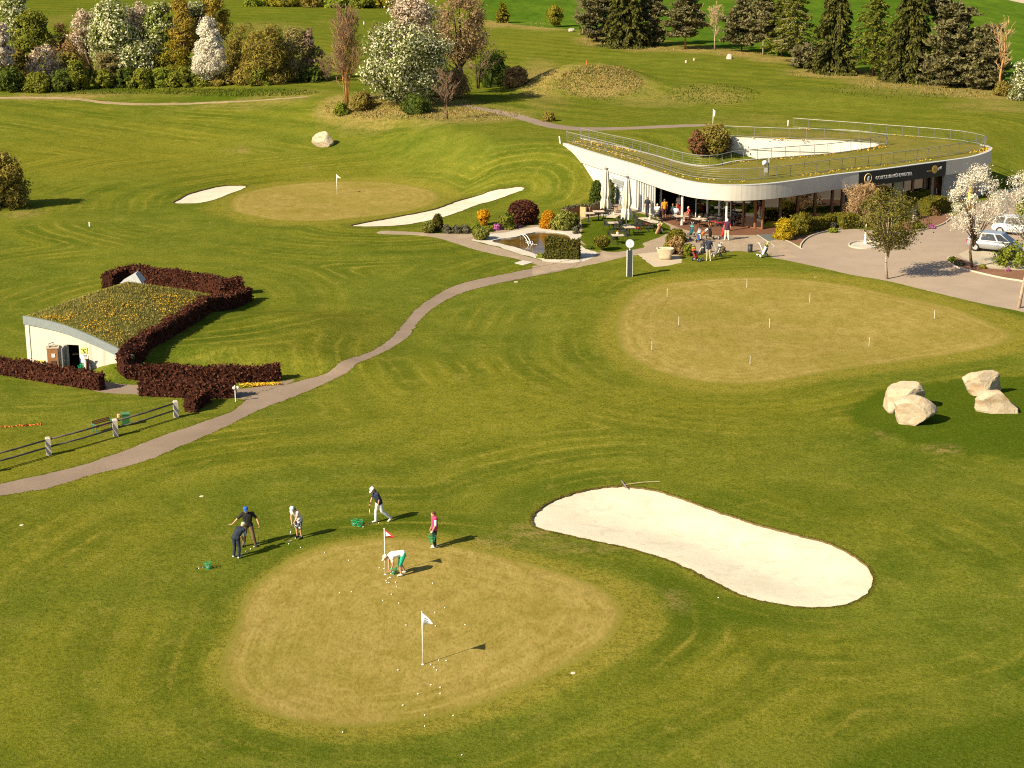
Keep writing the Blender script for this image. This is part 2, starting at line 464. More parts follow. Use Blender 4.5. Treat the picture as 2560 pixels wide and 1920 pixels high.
def blobs(lst, soft=0.6):
    """soft patches given as picture ellipses (px, py, rx, ry) -> 0..1 at the ground points"""
    m = np.zeros(len(X))
    for e in lst:
        c = ground(e[0], e[1]); r = ground(e[0], e[1] - e[3] * .5); q = ground(e[0], e[1] + e[3] * .5)
        rx = e[2] / scale_at(c); ry = max(abs(r.y - q.y), .5); k = e[4] if len(e) > 4 else 1.0
        cy = (r.y + q.y) / 2
        d = np.sqrt(((X - c.x) / rx) ** 2 + ((Y - cy) / ry) ** 2)
        m = np.maximum(m, k * (1 - smooth((d - (1 - soft)) / (2 * soft))))
    return m

dry = blobs([(1010,262,175,34),(1160,285,150,22),(900,268,90,30),(830,262,40,30),(1500,204,115,50,1.15),(1360,195,70,30,.8),(1430,222,80,20,.6),(1640,250,110,22,.55),(1770,238,110,30,.6),(1900,305,160,22,.3),
             (1500,104,60,14),(1600,118,70,12),(1740,124,90,9),(1850,134,60,10),(1960,148,80,10),(2080,184,110,13),(2230,208,110,14),(2380,226,120,15),(2480,240,90,14,.8),(2480,268,130,14,.5),(2250,228,180,14,.4),
             (1250,58,70,9),(1370,68,80,7),(160,243,160,8,.9),(600,255,180,9,.4),(300,235,260,7,.35),(700,245,130,20,.5),(90,60,60,30,.4),(640,70,120,16,.4),(830,55,60,10,.3)])
bare = blobs([(604,374,22,7,.9),(770,420,14,5,.6),(2357,1123,38,6,1.0),(2200,1086,20,5,.5),(1470,490,16,7,.6),(60,535,45,9,.7),(1230,1355,60,14,.5),(1350,1328,70,16,.7),(1450,1370,110,10,.45),(1690,1500,30,26,.5),(1300,1330,20,20,.5),(505,1075,8,3,.8),(920,1415,30,8,.4),(2495,700,10,5,.5)], .8)
deep_green = blobs([(2300,1120,200,60,.45),(1800,1540,260,90,.4),(1380,1300,70,60,.3),(640,1440,170,90,.35),(780,1330,300,60,.3),(1000,1300,240,40,.5),(1430,1240,160,70,.55),(1900,1270,300,60,.45),
             (930,215,90,16,.7),(600,235,200,14,.9),(250,228,120,9,.8),(330,860,60,50,.7),(500,800,140,60,.5),(560,480,120,40,.4),(1200,240,70,20,.6),(1550,300,200,20,.25),(700,1000,60,30,.4),(480,1120,150,40,.5),(2500,450,70,60,.3)], .5)
deep_green = np.maximum(deep_green, 0.9 * smooth((0.3 - D['terrace_lawn']) / 0.4))
yel = blobs([(160,1150,420,90,.6),(250,390,330,60,.7),(700,440,260,36,.8),(1250,1010,420,120,.7),(1750,1010,420,70,.8),(700,900,160,80,.5),(2080,1270,260,90,.4),(1900,1720,420,150,.5),(300,1700,420,200,.4),(250,1330,260,110,.5),(800,830,150,90,.4),(2250,330,260,70,.3),(1700,870,260,300,.5),(560,1120,140,60,.7)], .7)
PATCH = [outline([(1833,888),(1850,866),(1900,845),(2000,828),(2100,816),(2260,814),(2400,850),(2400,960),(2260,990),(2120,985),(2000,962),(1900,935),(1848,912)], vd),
         outline([(1790,1680),(1850,1625),(1950,1585),(2080,1555),(2230,1522),(2400,1500),(2400,1760),(1900,1780)], vd),  # near corner of the lawn, coloured a darker green with a soft edge
         outline([(1395,1400),(1432,1372),(1440,1325),(1420,1290),(1350,1235),(1260,1195),(1180,1165),(1230,1165),(1400,1215),(1480,1245),(1560,1290),(1640,1318),(1760,1330),(1700,1352),(1560,1375)], vd)]
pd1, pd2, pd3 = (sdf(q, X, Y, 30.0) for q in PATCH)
deep_green = np.maximum(deep_green, 1.0 * smooth((.12 - pd1) / .24)); deep_green = np.maximum(deep_green, .85 * smooth((.6 - pd2) / 1.2)); deep_green = np.maximum(deep_green, .8 * smooth((.5 - pd3) / 1.2))
far_green = smooth((Y - 255) / 40) * smooth((0 - X) / 30)
deep_green = np.maximum(deep_green, far_green * .45)
# mowing passes follow the edges of greens, bunkers and paths
hut_c = ground(330, 760)
mow = np.minimum.reduce([np.abs(D['apron_practice']), np.abs(D['apron_front']), np.abs(D['bunker_front']), np.abs(D['green_back']) + 2, np.sqrt((X - hut_c.x) ** 2 + (Y - hut_c.y) ** 2) * .9 + 1, np.abs(D['bunker_long']) + 1])
mow = np.where(Y > 178, (X * .35 + Y * .62 + 6 * np.sin(X * .03)), mow)
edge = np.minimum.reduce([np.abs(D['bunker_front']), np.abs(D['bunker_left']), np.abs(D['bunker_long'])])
apron = np.maximum.reduce([smooth((.12 - D['apron_front']) / .5), smooth((.15 - D['apron_practice']) / .6), smooth((2.6 - D['green_back']) / 1.2) * .8])
ATTR = dict(dry=dry, bare=bare, deep_green=deep_green, yel=yel, mow=mow, edge=edge, apron=apron)
gin = np.minimum.reduce([D['green_front'], D['green_practice'], D['green_back']])

def sub_mesh(name, faces, mat, attrs=(), zoff=None, kind='structure', sides=0.0):
    idx, inv = np.unique(faces.ravel(), return_inverse=True)
    F = inv.reshape(-1, 3)
    z = VZ[idx].copy()
    if zoff is not None: z += zoff[idx]
    verts = np.column_stack([V2[idx], z])
    me = bpy.data.meshes.new(name)
    tris = [tuple(int(i) for i in f) for f in F]
    vl = verts.tolist()
    if sides:
        cnt = {}
        for f in tris:
            for i in range(3):
                e = (f[i], f[(i + 1) % 3]); cnt[e] = 1
        extra = {}
        for (i, j) in list(cnt):
            if (j, i) not in cnt:
                for q in (i, j):
                    if q not in extra:
                        extra[q] = len(vl); vl.append([verts[q][0], verts[q][1], float(VZ[idx[q]]) + sides]); vl.append(list(verts[q]))
                tris.append((extra[i] + 1, extra[j] + 1, extra[j], extra[i]))
    me.from_pydata(vl, [], tris)
    me.materials.append(mat[0] if isinstance(mat, tuple) else mat)
    if isinstance(mat, tuple):
        me.materials.append(mat[1])
        me.polygons.foreach_set('material_index', [0 if len(p) == 3 else 1 for p in tris])
    for k in attrs:
        v = (ATTR[k] if k in ATTR else k_extra[k])[idx]
        if len(vl) > len(v): v = np.concatenate([v, np.zeros(len(vl) - len(v))])
        a = me.attributes.new(k, 'FLOAT', 'POINT'); a.data.foreach_set('value', v.astype(np.float32))
    me.polygons.foreach_set('use_smooth', [len(p) == 3 for p in tris])
    o = bpy.data.objects.new(name, me); COL.objects.link(o)
    if kind: o['kind'] = kind
    return o
k_extra = {'gin': gin}

# ---- ground materials
def mat_lawn():
    m, nt = newmat('mown_grass'); g = G(nt)
    n_big = g.noise(0.045, 3); n_mid = g.noise(0.30, 5, .65); n_s = g.noise(1.9, 5, .7); n_f = g.noise(7.5, 5, .78); n_ff = g.noise(26.0, 3, .7)
    c = g.mix(g.rng(n_mid, .34, .66), (.076, .108, .0100), (.152, .168, .0210))
    c = g.mix(g.math('MULTIPLY', g.rng(n_big, .38, .66), .5), c, (.172, .174, .0220))
    c = g.mix(g.math('MULTIPLY', g.attr('yel'), g.rng(n_s, .25, .75, .30, .9)), c, (.232, .198, .0210))
    c = g.mix(g.math('MULTIPLY', g.attr('deep_green'), g.rng(n_s, .2, .8, .7, 1.0)), c, (.048, .086, .0050))
    # mowing lines: broad alternate passes and thin straw-coloured tracks
    warp = g.math('ADD', g.attr('mow'), g.math('ADD', g.math('MULTIPLY', g.noise(.06, 2), 2.6), g.math('MULTIPLY', g.noise(.35, 3), .4)))
    wide = g.math('SINE', g.math('MULTIPLY', warp, 1.75))
    thin = g.math('SINE', g.math('ADD', g.math('MULTIPLY', warp, 5.2), g.math('MULTIPLY', g.noise(.5, 2), 1.2)))
    thin2 = g.math('SINE', g.math('MULTIPLY', warp, 9.7))
    amp = g.rng(g.noise(.05, 3), .38, .60); ampb = g.math('MULTIPLY', g.rng(g.noise(.10, 3), .46, .62), g.rng(g.noise(.7, 4, .7), .34, .54, .35, 1))
    free = g.rng(g.attr('deep_green'), .55, .9, 1, .15)
    tr = g.math('MULTIPLY', g.math('MULTIPLY', g.rng(g.math('ADD', thin, g.math('MULTIPLY', thin2, .45)), .45, 1.25), ampb), g.math('MULTIPLY', free, g.rng(n_s, .3, .6, .35, 1)))
    c = g.mix(g.math('MULTIPLY', g.rng(wide, -.2, 1, 0, .30), g.math('MULTIPLY', amp, free)), c, (.205, .186, .014))
    c = g.mix(g.math('MULTIPLY', g.rng(wide, -1, .1, .38, 0), g.math('MULTIPLY', amp, free)), c, (.048, .076, .0022))
    c = g.mix(g.math('MULTIPLY', tr, .80), c, (.270, .230, .036))
    dk = g.math('MULTIPLY', g.rng(thin, -1, -.55, .30, 0), ampb)
    c = g.mix(g.math('MULTIPLY', dk, free), c, (.050, .072, .003))
    c = g.mix(g.math('MULTIPLY', g.attr('apron'), g.rng(n_s, .2, .8, .7, .95)), c, (.250, .208, .0330))
    blot = g.noise(.85, 5, .72, dist=.5)
    c = g.mix(g.math('MULTIPLY', g.rng(blot, .54, .68, 0, .42), free), c, (.262, .222, .046))
    c = g.mix(g.rng(blot, .30, .44, .34, 0), c, (.046, .074, .005))
    # worn and dry places
    dn = g.math('MULTIPLY', g.attr('dry'), g.rng(g.math('ADD', g.math('MULTIPLY', n_mid, .5), g.math('MULTIPLY', n_s, .5)), .36, .56, .22, 1.0))
    c = g.mix(g.rng(dn, .1, .85), c, g.mix(g.rng(n_f, .35, .65), (.20, .145, .040), (.40, .29, .11)))
    bn = g.math('MULTIPLY', g.attr('bare'), g.rng(n_s, .40, .56))
    c = g.mix(bn, c, g.mix(n_f, (.22, .14, .05), (.40, .28, .12)))
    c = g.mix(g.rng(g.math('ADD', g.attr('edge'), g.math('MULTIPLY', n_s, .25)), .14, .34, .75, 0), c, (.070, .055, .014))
    # tufts: fine light and dark blades
    c = g.mix(g.rng(n_s, .34, .50, .30, 0), c, (.040, .058, .002))
    c = g.mix(g.rng(n_f, .36, .54, .62, 0), c, (.034, .048, .002))
    c = g.mix(g.rng(n_f, .56, .70, 0, .40), c, (.270, .236, .028))
    c = g.mix(g.rng(n_ff, .54, .70, 0, .40), c, (.290, .250, .040))
    h = g.math('ADD', g.math('MULTIPLY', n_f, .7), g.math('MULTIPLY', n_ff, .3))
    g.surf(c, .95, g.bump(h, .9, .10), spec=0.0)
    return m
def mat_green():
    m, nt = newmat('putting_turf'); g = G(nt)
    p2 = g.scalevec(g.pos(), (1.0, .6, 1.0))
    n_b = g.noise(.18, 4, .6); n_s = g.noise(1.3, 5, .7, vec=p2, dist=.6); n_f = g.noise(5.5, 5, .78, vec=g.scalevec(g.pos(), (1.5, .7, 1))); n_ff = g.noise(24, 3, .7)
    c = g.mix(g.rng(n_s, .32, .68), (.200, .152, .034), (.315, .240, .074))
    c = g.mix(g.math('MULTIPLY', g.rng(n_b, .42, .66), .55), c, (.178, .155, .020))
    w = g.math('ADD', g.attr('gin'), g.math('MULTIPLY', g.noise(.3, 2), .35))
    st = g.math('SINE', g.math('MULTIPLY', w, 8.5)); st2 = g.math('SINE', g.math('MULTIPLY', w, 21.0))
    nr = g.rng(g.attr('gin'), -3.6, -.2, .18, 1.0)
    br = g.rng(g.noise(.5, 3), .38, .6)
    c = g.mix(g.math('MULTIPLY', g.math('MULTIPLY', g.rng(st, .45, 1, 0, .48), nr), br), c, (.34, .27, .085))
    c = g.mix(g.math('MULTIPLY', g.math('MULTIPLY', g.rng(st, -1, -.5, .38, 0), nr), br), c, (.128, .115, .014))
    c = g.mix(g.math('MULTIPLY', g.rng(st2, .3, 1, 0, .22), br), c, (.32, .25, .075))
    c = g.mix(g.rng(n_f, .34, .52, .55, 0), c, (.105, .080, .009))
    c = g.mix(g.rng(n_f, .56, .70, 0, .40), c, (.36, .28, .085))
    c = g.mix(g.rng(n_ff, .54, .70, 0, .40), c, (.37, .29, .09))
    e = g.rng(g.math('ADD', g.attr('gin'), g.math('MULTIPLY', n_s, .3)), -.22, .06, 0, .75)
    c = g.mix(e, c, (.150, .145, .020))
    g.surf(c, .95, g.bump(n_f, .5, .05), spec=0.0)
    return m
def mat_sand():
    m, nt = newmat('bunker_sand'); g = G(nt)
    n = g.noise(.6, 4, .6); f = g.noise(7, 5, .7); r = g.noise(2.5, 3, vec=g.scalevec(g.pos(), (1, 3, 1)))
    c = g.mix(g.rng(n, .3, .7), (.52, .47, .36), (.59, .54, .425))
    c = g.mix(g.rng(f, .56, .75, 0, .30), c, (.42, .34, .24))
    c = g.mix(g.math('MULTIPLY', g.rng(g.noise(1.1, 4, .7, dist=1.2), .54, .62), .35), c, (.40, .345, .26))
    c = g.mix(g.rng(g.voro(3.2), .02, .05, .5, 0), c, (.30, .21, .12))
    g.surf(c, .9, g.bump(g.math('ADD', f, g.math('MULTIPLY', r, .8)), .35, .05), spec=.1)
    return m
def mat_speckle(name, a, b, dark, sc=5.0, rough=.85, crack=0.0, tint=None):
    m, nt = newmat(name); g = G(nt)
    n = g.noise(.5, 4, .6); f = g.noise(sc, 6, .75)
    c = g.mix(g.rng(n, .3, .7), a, b)
    c = g.mix(g.rng(f, .3, .5, .55, 0), c, dark)
    c = g.mix(g.rng(f, .58, .75, 0, .4), c, tuple(min(1, x * 1.5) for x in b))
    if tint: c = g.mix(g.rng(g.noise(.12, 3), .45, .65, 0, .6), c, tint)
    g.surf(c, rough, g.bump(f, .35, .03), spec=.2)
    return m
def mat_pavers(name, a, b, joint, sx=.22, rot=.45):
    m, nt = newmat(name); g = G(nt)
    mp = g.n('ShaderNodeMapping'); g.link(g.pos(), mp.inputs[0]); mp.inputs['Rotation'].default_value = (0, 0, rot)
    br = g.n('ShaderNodeTexBrick'); g.link(mp.outputs[0], br.inputs['Vector'])
    br.inputs['Color1'].default_value = (*a, 1); br.inputs['Color2'].default_value = (*b, 1); br.inputs['Mortar'].default_value = (*joint, 1)
    br.inputs['Scale'].default_value = 1; br.inputs['Brick Width'].default_value = sx; br.inputs['Row Height'].default_value = sx * .55; br.inputs['Mortar Size'].default_value = .012
    f = g.noise(5, 5, .7)
    c = g.mix(g.rng(f, .3, .6, .45, 0), br.outputs[0], tuple(x * .6 for x in a))
    c = g.mix(g.rng(g.noise(.5, 3), .5, .7, 0, .35), c, tuple(min(1, x * 1.25) for x in b))
    g.surf(c, .85, g.bump(f, .3, .02), spec=.2)
    return m
M_LAWN, M_GREEN, M_SAND = mat_lawn(), mat_green(), mat_sand()
M_PATH = mat_speckle('path_grit', (.215, .158, .118), (.262, .196, .146), (.12, .088, .066), 7.0, tint=(.17, .125, .092))
M_TRAIL = mat_speckle('trail_dirt', (.27, .19, .11), (.33, .24, .14), (.14, .11, .04), 2.0)
M_ROAD = mat_speckle('driveway_asphalt', (.300, .232, .172), (.350, .270, .205), (.22, .165, .12), 7.0, tint=(.26, .20, .15))
M_TERR = mat_pavers('terrace_paving', (.315, .240, .170), (.375, .290, .205), (.20, .145, .095))
M_DECK = mat_pavers('brown_brick_paving', (.155, .070, .038), (.195, .090, .050), (.08, .035, .02), .24, .2)
M_PARK = mat_pavers('parking_pavers', (.40, .345, .26), (.46, .40, .30), (.28, .23, .16), .3, .5)
M_BED = mat_speckle('bark_mulch', (.17, .085, .050), (.23, .12, .07), (.05, .025, .014), 6.0)
M_GRAV = mat_speckle('white_gravel', (.43, .39, .33), (.53, .485, .415), (.24, .20, .15), 9.0)
M_PAD = mat_speckle('sandy_paving', (.40, .325, .235), (.46, .375, .27), (.30, .23, .15), 5.0)
M_MAT = plain('grey_doormat', (.10, .115, .115), .9, var=.2)
M_EARTH = mat_speckle('turf_edge_soil', (.11, .075, .030), (.16, .11, .05), (.05, .035, .012), 6.0)
def mat_crop():
    m, nt = newmat('young_crop'); g = G(nt)
    n = g.noise(.05, 4); s = g.noise(.6, 4, .7, vec=g.scalevec(g.pos(), (1, .25, 1)))
    c = g.mix(g.rng(n, .35, .65), (.056, .108, .0080), (.092, .148, .0130))
    c = g.mix(g.rng(s, .35, .62, .5, 0), c, (.020, .055, .008))
    g.surf(c, .95, g.bump(s, .5, .3), spec=0.0)
    return m
M_CROP = mat_crop()
def mat_water():
    m, nt = newmat('pond_water'); g = G(nt)
    n = g.noise(.8, 3); c = g.mix(g.rng(n, .35, .65), (.060, .036, .008), (.13, .075, .014))
    g.surf(c, .10, g.bump(g.noise(3.0, 3), .10, .03), spec=.22)
    return m
M_WATER = mat_water()

REGMAT = dict(crop_field=('crop_field', M_CROP), track=('dirt_track', M_PAD), path_trail=('trail', M_TRAIL), path_rear=('path', M_PATH), path_back=('path', M_PATH), path_main=('path', M_PATH),
              path_lane=('path', M_PATH), path_pond=('path', M_TERR), driveway=('driveway', M_ROAD), terrace=('terrace_paving', M_TERR), deck=('brick_paving', M_DECK), parking=('parking_bay', M_PARK),
              bed_drive=('flower_bed', M_BED), bed_house=('flower_bed', M_BED), bed_entrance=('flower_bed', M_BED), island=('gravel_island', M_GRAV), doormat=('doormat_inlay', M_MAT), pad=('sandy_paving', M_PAD),
              gravel=('pond_gravel', M_GRAV), green_front=('putting_green', M_GREEN), green_practice=('putting_green', M_GREEN), green_back=('putting_green', M_GREEN))
sub_mesh('lawn', FA[REG == -1], M_LAWN, ('dry', 'bare', 'deep_green', 'yel', 'mow', 'edge', 'apron'))
for k, (nm, mt) in REGMAT.items():
    f = FA[REG == ORDER.index(k)]
    if len(f): sub_mesh(nm, f, mt, ('gin',) if k.startswith('green') else ())
f = FA[REG == ORDER.index('pond')]
sub_mesh('pond_water', f, (M_WATER, M_GRAV), zoff=np.full(len(V2), -.10), sides=.003)
for k in ('bunker_left', 'bunker_long', 'bunker_front'):
    d = D[k]
    dep = {'bunker_front': .06, 'bunker_left': .07, 'bunker_long': .07}[k]
    zo = -dep - .24 * smooth(-d / 3.0)
    sub_mesh('sand_bunker', FA[REG == ORDER.index(k)], (M_SAND, M_EARTH), zoff=zo, sides=.02)
# ------------------------------------------------------------------ people
def cone_caps(mb, a, ra, b, rb, n=10, mi=0):
    a = Vector(a); b = Vector(b)
    mb.tube([a, b], [ra, rb], n, mi); mb.ball(a, ra, n, 6, mi); mb.ball(b, rb, n, 6, mi)

def grown(mb, name, mat, parent, voxel=0.014, iters=6, extra=None, mats_extra=()):
    """fuse the tapered pieces into one continuous smooth skin"""
    me = bpy.data.meshes.new('t'); me.from_pydata([tuple(v) for v in mb.v], [], mb.f)
    t = bpy.data.objects.new('t', me); COL.objects.link(t)
    m = t.modifiers.new('r', 'REMESH'); m.mode = 'VOXEL'; m.voxel_size = voxel
    s = t.modifiers.new('s', 'SMOOTH'); s.iterations = iters; s.factor = 0.5
    bpy.context.view_layer.update()
    dg = bpy.context.evaluated_depsgraph_get()
    ev = t.evaluated_get(dg).to_mesh()
    n = len(ev.vertices); co = np.empty(n * 3, np.float32); ev.vertices.foreach_get('co', co)
    vs = [tuple(c) for c in co.reshape(-1, 3).tolist()]; fs = [tuple(p.vertices) for p in ev.polygons]
    t.evaluated_get(dg).to_mesh_clear()
    bpy.data.objects.remove(t); bpy.data.meshes.remove(me)
    out = MB(); out.add(vs, fs, 0)
    if extra: out.add(extra.v, extra.f, 0); out.m[-len(extra.f):] = extra.m
    return out.build(name, [mat, *mats_extra] if mats_extra else mat, parent, True)

SKIN = plain('skin', (.50, .27, .17), .55, var=.08)
EYE = plain('eye_dark', (.03, .02, .015), .3)
LIP = plain('lips', (.36, .13, .10), .5)
def lerp(a, b, t): return tuple(a[i] + (b[i] - a[i]) * t for i in range(3))

STAND = dict(head=(0, -.03, 1.60), neck=(0, .0, 1.46), chest=(0, 0, 1.28), waist=(0, 0, 1.08), pelvis=(0, .01, .95),
             shL=(.185, 0, 1.40), elL=(.25, .02, 1.12), wrL=(.26, -.05, .87), shR=(-.185, 0, 1.40), elR=(-.25, .02, 1.12), wrR=(-.26, -.05, .87),
             hipL=(.09, 0, .92), knL=(.10, -.03, .50), anL=(.10, .02, .08), hipR=(-.09, 0, .92), knR=(-.10, -.03, .50), anR=(-.10, .02, .08),
             face=(0, -1, 0), toeL=(.03, -1, 0), toeR=(-.03, -1, 0))

def make_person(label, loc, yaw, J=None, height=1.72, shirt=(.5, .5, .5), sleeve=.55, vest=None, legs=(.1, .1, .1), leg_len=1.0, skirt=False,
                shoes=(.6, .6, .6), hair=(.10, .06, .035), hat=None, brim=True, glove=None, fine=True, group=None, hem=None, shirt_mat=None, leg_mat=None, hair_long=0.0, female=False, skin=None):
    j = dict(STAND)
    if J: j.update(J)
    k = height / 1.72
    for a in j:
        if a[:4] not in ('face', 'toeL', 'toeR', 'hand', 'palm', 'curl'): j[a] = tuple(c * k for c in j[a])
    root = thing('person', label, 'person', loc, yaw, group)
    vx = .013 if fine else .021
    sk = skin or SKIN
    V = lambda n: Vector(j[n])
    fdir = Vector(j['face']).normalized()
    H = V('head')
    up = (H - V('neck')); up = (up - fdir * up.dot(fdir) * .6).normalized(); side = fdir.cross(up).normalized(); up = side.cross(fdir).normalized()
    HM = Matrix((side, -fdir, up)).transposed()           # local x = side, -y = forward, z = up
    body = MB()
    body.ball(H, (.075 * k, .094 * k, .115 * k), 14, 10, 0, HM)
    body.ball(H + HM @ Vector((0, -.045, -.06)) * k, .058 * k, 10, 8)                      # jaw
    cone_caps(body, V('neck') - Vector((0, 0, .03)), .056 * k, H - up * .05 * k, .05 * k)
    body.ball(H + HM @ Vector((0, -.098, -.012)) * k, (.016 * k, .024 * k, .024 * k), 8, 6, 0, HM)  # nose
    for sx in (-1, 1): body.ball(H + HM @ Vector((.078 * sx, .005, -.005)) * k, (.012 * k, .026 * k, .034 * k), 8, 6, 0, HM)
    sw = .9 if female else 1.0
    def torso(mb, inf=0.0):
        cone_caps(mb, V('shL'), .068 * k * sw + inf, V('shR'), .068 * k * sw + inf)
        cone_caps(mb, V('shL').lerp(V('chest'), .55), .105 * k + inf, V('shR').lerp(V('chest'), .55), .105 * k + inf)
        for s in 'LR':
            cone_caps(mb, V('sh' + s).lerp(V('chest'), .5), .10 * k + inf, V('waist').lerp(V('hip' + s), .45), .098 * k * sw + inf)
            cone_caps(mb, V('waist').lerp(V('hip' + s), .45), .098 * k * sw + inf, V('hip' + s), .105 * k + inf)
        cone_caps(mb, V('chest'), .12 * k * sw + inf, V('pelvis'), .125 * k + inf)
        cone_caps(mb, V('neck').lerp(V('chest'), .25), .075 * k + inf, V('chest'), .11 * k + inf)
    def arm(mb, s, inf=0.0, frac=2.0, full=True):
        sh, el, wr = V('sh' + s), V('el' + s), V('wr' + s)
        f = min(frac, 1.0); e = sh.lerp(el, f)
        cone_caps(mb, sh, .056 * k + inf, e, (.056 - .016 * f) * k + inf)
        if frac > 1:
            g_ = min(frac - 1, 1.0)
            cone_caps(mb, el, .040 * k + inf, el.lerp(wr, g_), (.040 - .014 * g_) * k + inf)
    def leg(mb, s, inf=0.0, frac=2.0):
        h, kn, an = V('hip' + s), V('kn' + s), V('an' + s)
        f = min(frac, 1.0); e = h.lerp(kn, f)
        cone_caps(mb, h, .092 * k + inf, e, (.092 - .034 * f) * k + inf)
        if frac > 1:
            g_ = min(frac - 1, 1.0); m = kn.lerp(an, .35)
            cone_caps(mb, kn, .057 * k + inf, kn.lerp(an, min(g_, .35)), .058 * k + inf)
            if g_ > .35: cone_caps(mb, m, .058 * k + inf, kn.lerp(an, g_), (.058 - .022 * g_) * k + inf * 1.2)
    torso(body)
    for s in 'LR': arm(body, s); leg(body, s)
    for s in 'LR':
        d = Vector(j['toe' + s]).normalized(); a = V('an' + s)
        cone_caps(body, a - Vector((0, 0, .035 * k)), .040 * k, a + d * .14 * k - Vector((0, 0, .045 * k)), .032 * k)
    ex = MB()
    # hands: palm grown with the arm, five fingers rooted in it
    for s in 'LR':
        el, wr = V('el' + s), V('wr' + s)
        d = (wr - el).normalized(); hd = Vector(j.get('hand' + s, tuple(d))).normalized()
        pn = Vector(j.get('palm' + s, (1 if s == 'R' else -1, 0, 0))); pn = (pn - hd * pn.dot(hd)).normalized(); ac = hd.cross(pn).normalized()
        pc = wr + hd * .055 * k
        PM = Matrix((ac, pn, hd)).transposed()
        body.ball(pc, (.040 * k, .020 * k, .058 * k), 10, 8, 0, PM)
        cur = j.get('curl' + s, .35)
        for q, (o, L) in enumerate(((-.030, .068), (-.010, .078), (.010, .074), (.029, .058))):
            p0 = wr + (hd * .085 + ac * o) * k
            a1 = cur * 1.1; p1 = p0 + (hd * math.cos(a1) + pn * math.sin(a1)) * L * .45 * k
            a2 = cur * 2.3; p2 = p1 + (hd * math.cos(a2) + pn * math.sin(a2)) * L * .33 * k
            a3 = cur * 3.2; p3 = p2 + (hd * math.cos(a3) + pn * math.sin(a3)) * L * .26 * k
            ex.tube([p0, p1, p2, p3], [.0095 * k, .009 * k, .0085 * k, .006 * k], 6, 0)
        sgn = -1 if s == 'L' else 1
        t0 = wr + (hd * .028 - ac * .034) * k
        t1_ = t0 + (hd * .55 - ac * .6 + pn * .45).normalized() * .036 * k
        t2_ = t1_ + (hd * .8 - ac * .1 + pn * (.3 + cur)).normalized() * .032 * k
        ex.tube([t0, t1_, t2_], [.0125 * k, .0105 * k, .007 * k], 6, 0)
    for sx in (-1, 1): ex.ball(H + HM @ Vector((.030 * sx, -.090, .012)) * k, (.013 * k, .007 * k, .008 * k), 8, 6, 1, HM)
    ex.ball(H + HM @ Vector((0, -.102, -.055)) * k, (.024 * k, .008 * k, .008 * k), 8, 6, 2, HM)
    grown(body, 'body', sk, root, vx, 4, ex, (EYE, LIP))
    # clothes
    sm = shirt_mat or plain('cloth_%d_%d_%d' % tuple(int(c * 200) for c in shirt), shirt, .85, var=.14, scale=14)
    sh = MB(); torso(sh, .016 * k)
    if sleeve > 0:
        for s in 'LR': arm(sh, s, .015 * k, sleeve)
    grown(sh, 'shirt', sm, root, vx * 1.05, 5)
    if vest:
        vs_ = MB(); torso(vs_, .030 * k)
        grown(vs_, 'vest', plain('vest_%d_%d_%d' % tuple(int(c * 200) for c in vest), vest, .8, var=.18, scale=16), root, vx * 1.05, 5)
    if hem:
        hb = MB(); c0 = V('pelvis')
        for s in 'LR': cone_caps(hb, c0.lerp(V('hip' + s), .8), .125 * k, c0.lerp(V('waist'), .25), .125 * k)
        grown(hb, 'shirt_hem', plain('hem_white', hem, .8), root, vx * 1.05, 4)
    lm = leg_mat or plain('trousers_%d_%d_%d' % tuple(int(c * 200) for c in legs), legs, .85, var=.16, scale=14)
    lg = MB()
    for s in 'LR':
        cone_caps(lg, V('pelvis').lerp(V('hip' + s), .4), .115 * k, V('hip' + s), .112 * k)
        leg(lg, s, .020 * k if leg_len > 1.3 else .032 * k, leg_len)
    if skirt: cone_caps(lg, V('pelvis'), .15 * k, V('knL').lerp(V('knR'), .5).lerp(V('pelvis'), .45), .16 * k)
    grown(lg, 'trousers' if leg_len > 1.3 else 'shorts', lm, root, vx * 1.05, 4)
    smat = plain('shoe_%d_%d_%d' % tuple(int(c * 200) for c in shoes), shoes, .6)
    for s in 'LR':
        so = MB(); d = Vector(j['toe' + s]).normalized(); a = V('an' + s)
        cone_caps(so, a + Vector((0, 0, -.030 * k)) - d * .03 * k, .050 * k, a + d * .15 * k - Vector((0, 0, .038 * k)), .040 * k)
        cone_caps(so, a + Vector((0, 0, .0)), .048 * k, a - Vector((0, 0, .02)), .05 * k)
        grown(so, 'shoe', smat, root, vx, 4)
    if hair:
        hb = MB(); hb.ball(H + HM @ Vector((0, .018, .022)) * k, (.086 * k, .098 * k, .108 * k), 12, 8, 0, HM)
        if hair_long: hb.ball(H + HM @ Vector((0, .055, -.06 - hair_long * .4)) * k, (.078 * k, .055 * k, (.09 + hair_long) * k), 10, 7, 0, HM)
        hb.build('hair', plain('hair_%d_%d_%d' % tuple(int(c * 200) for c in hair), hair, .7, var=.3, scale=30), root, True)
    if hat:
        hm = plain('hat_%d_%d_%d' % tuple(int(c * 200) for c in hat), hat, .75)
        hb = MB()
        prof = [(.104, .028), (.106, .06), (.100, .09), (.080, .122), (.045, .142), (.006, .148)]
        hb.lathe([(r * k, z * k) for r, z in prof], H + HM @ Vector((0, .012, 0)) * k, 16, 0, HM)
        if brim:
            vs = []
            for i in range(9):
                a = math.pi * (i / 8); x = math.cos(a) * .085; yy = -.075 - math.sin(a) * .12
                vs.append(H + HM @ Vector((x, yy, .030 - .012 * math.sin(a))) * k)
            n = len(vs); vs += [v + up * .010 * k for v in vs]
            hb.add(vs, [tuple(range(n - 1, -1, -1)), tuple(range(n, 2 * n))] + [(i, (i + 1) % n, (i + 1) % n + n, i + n) for i in range(n)])
        hb.build('cap', hm, root, True)
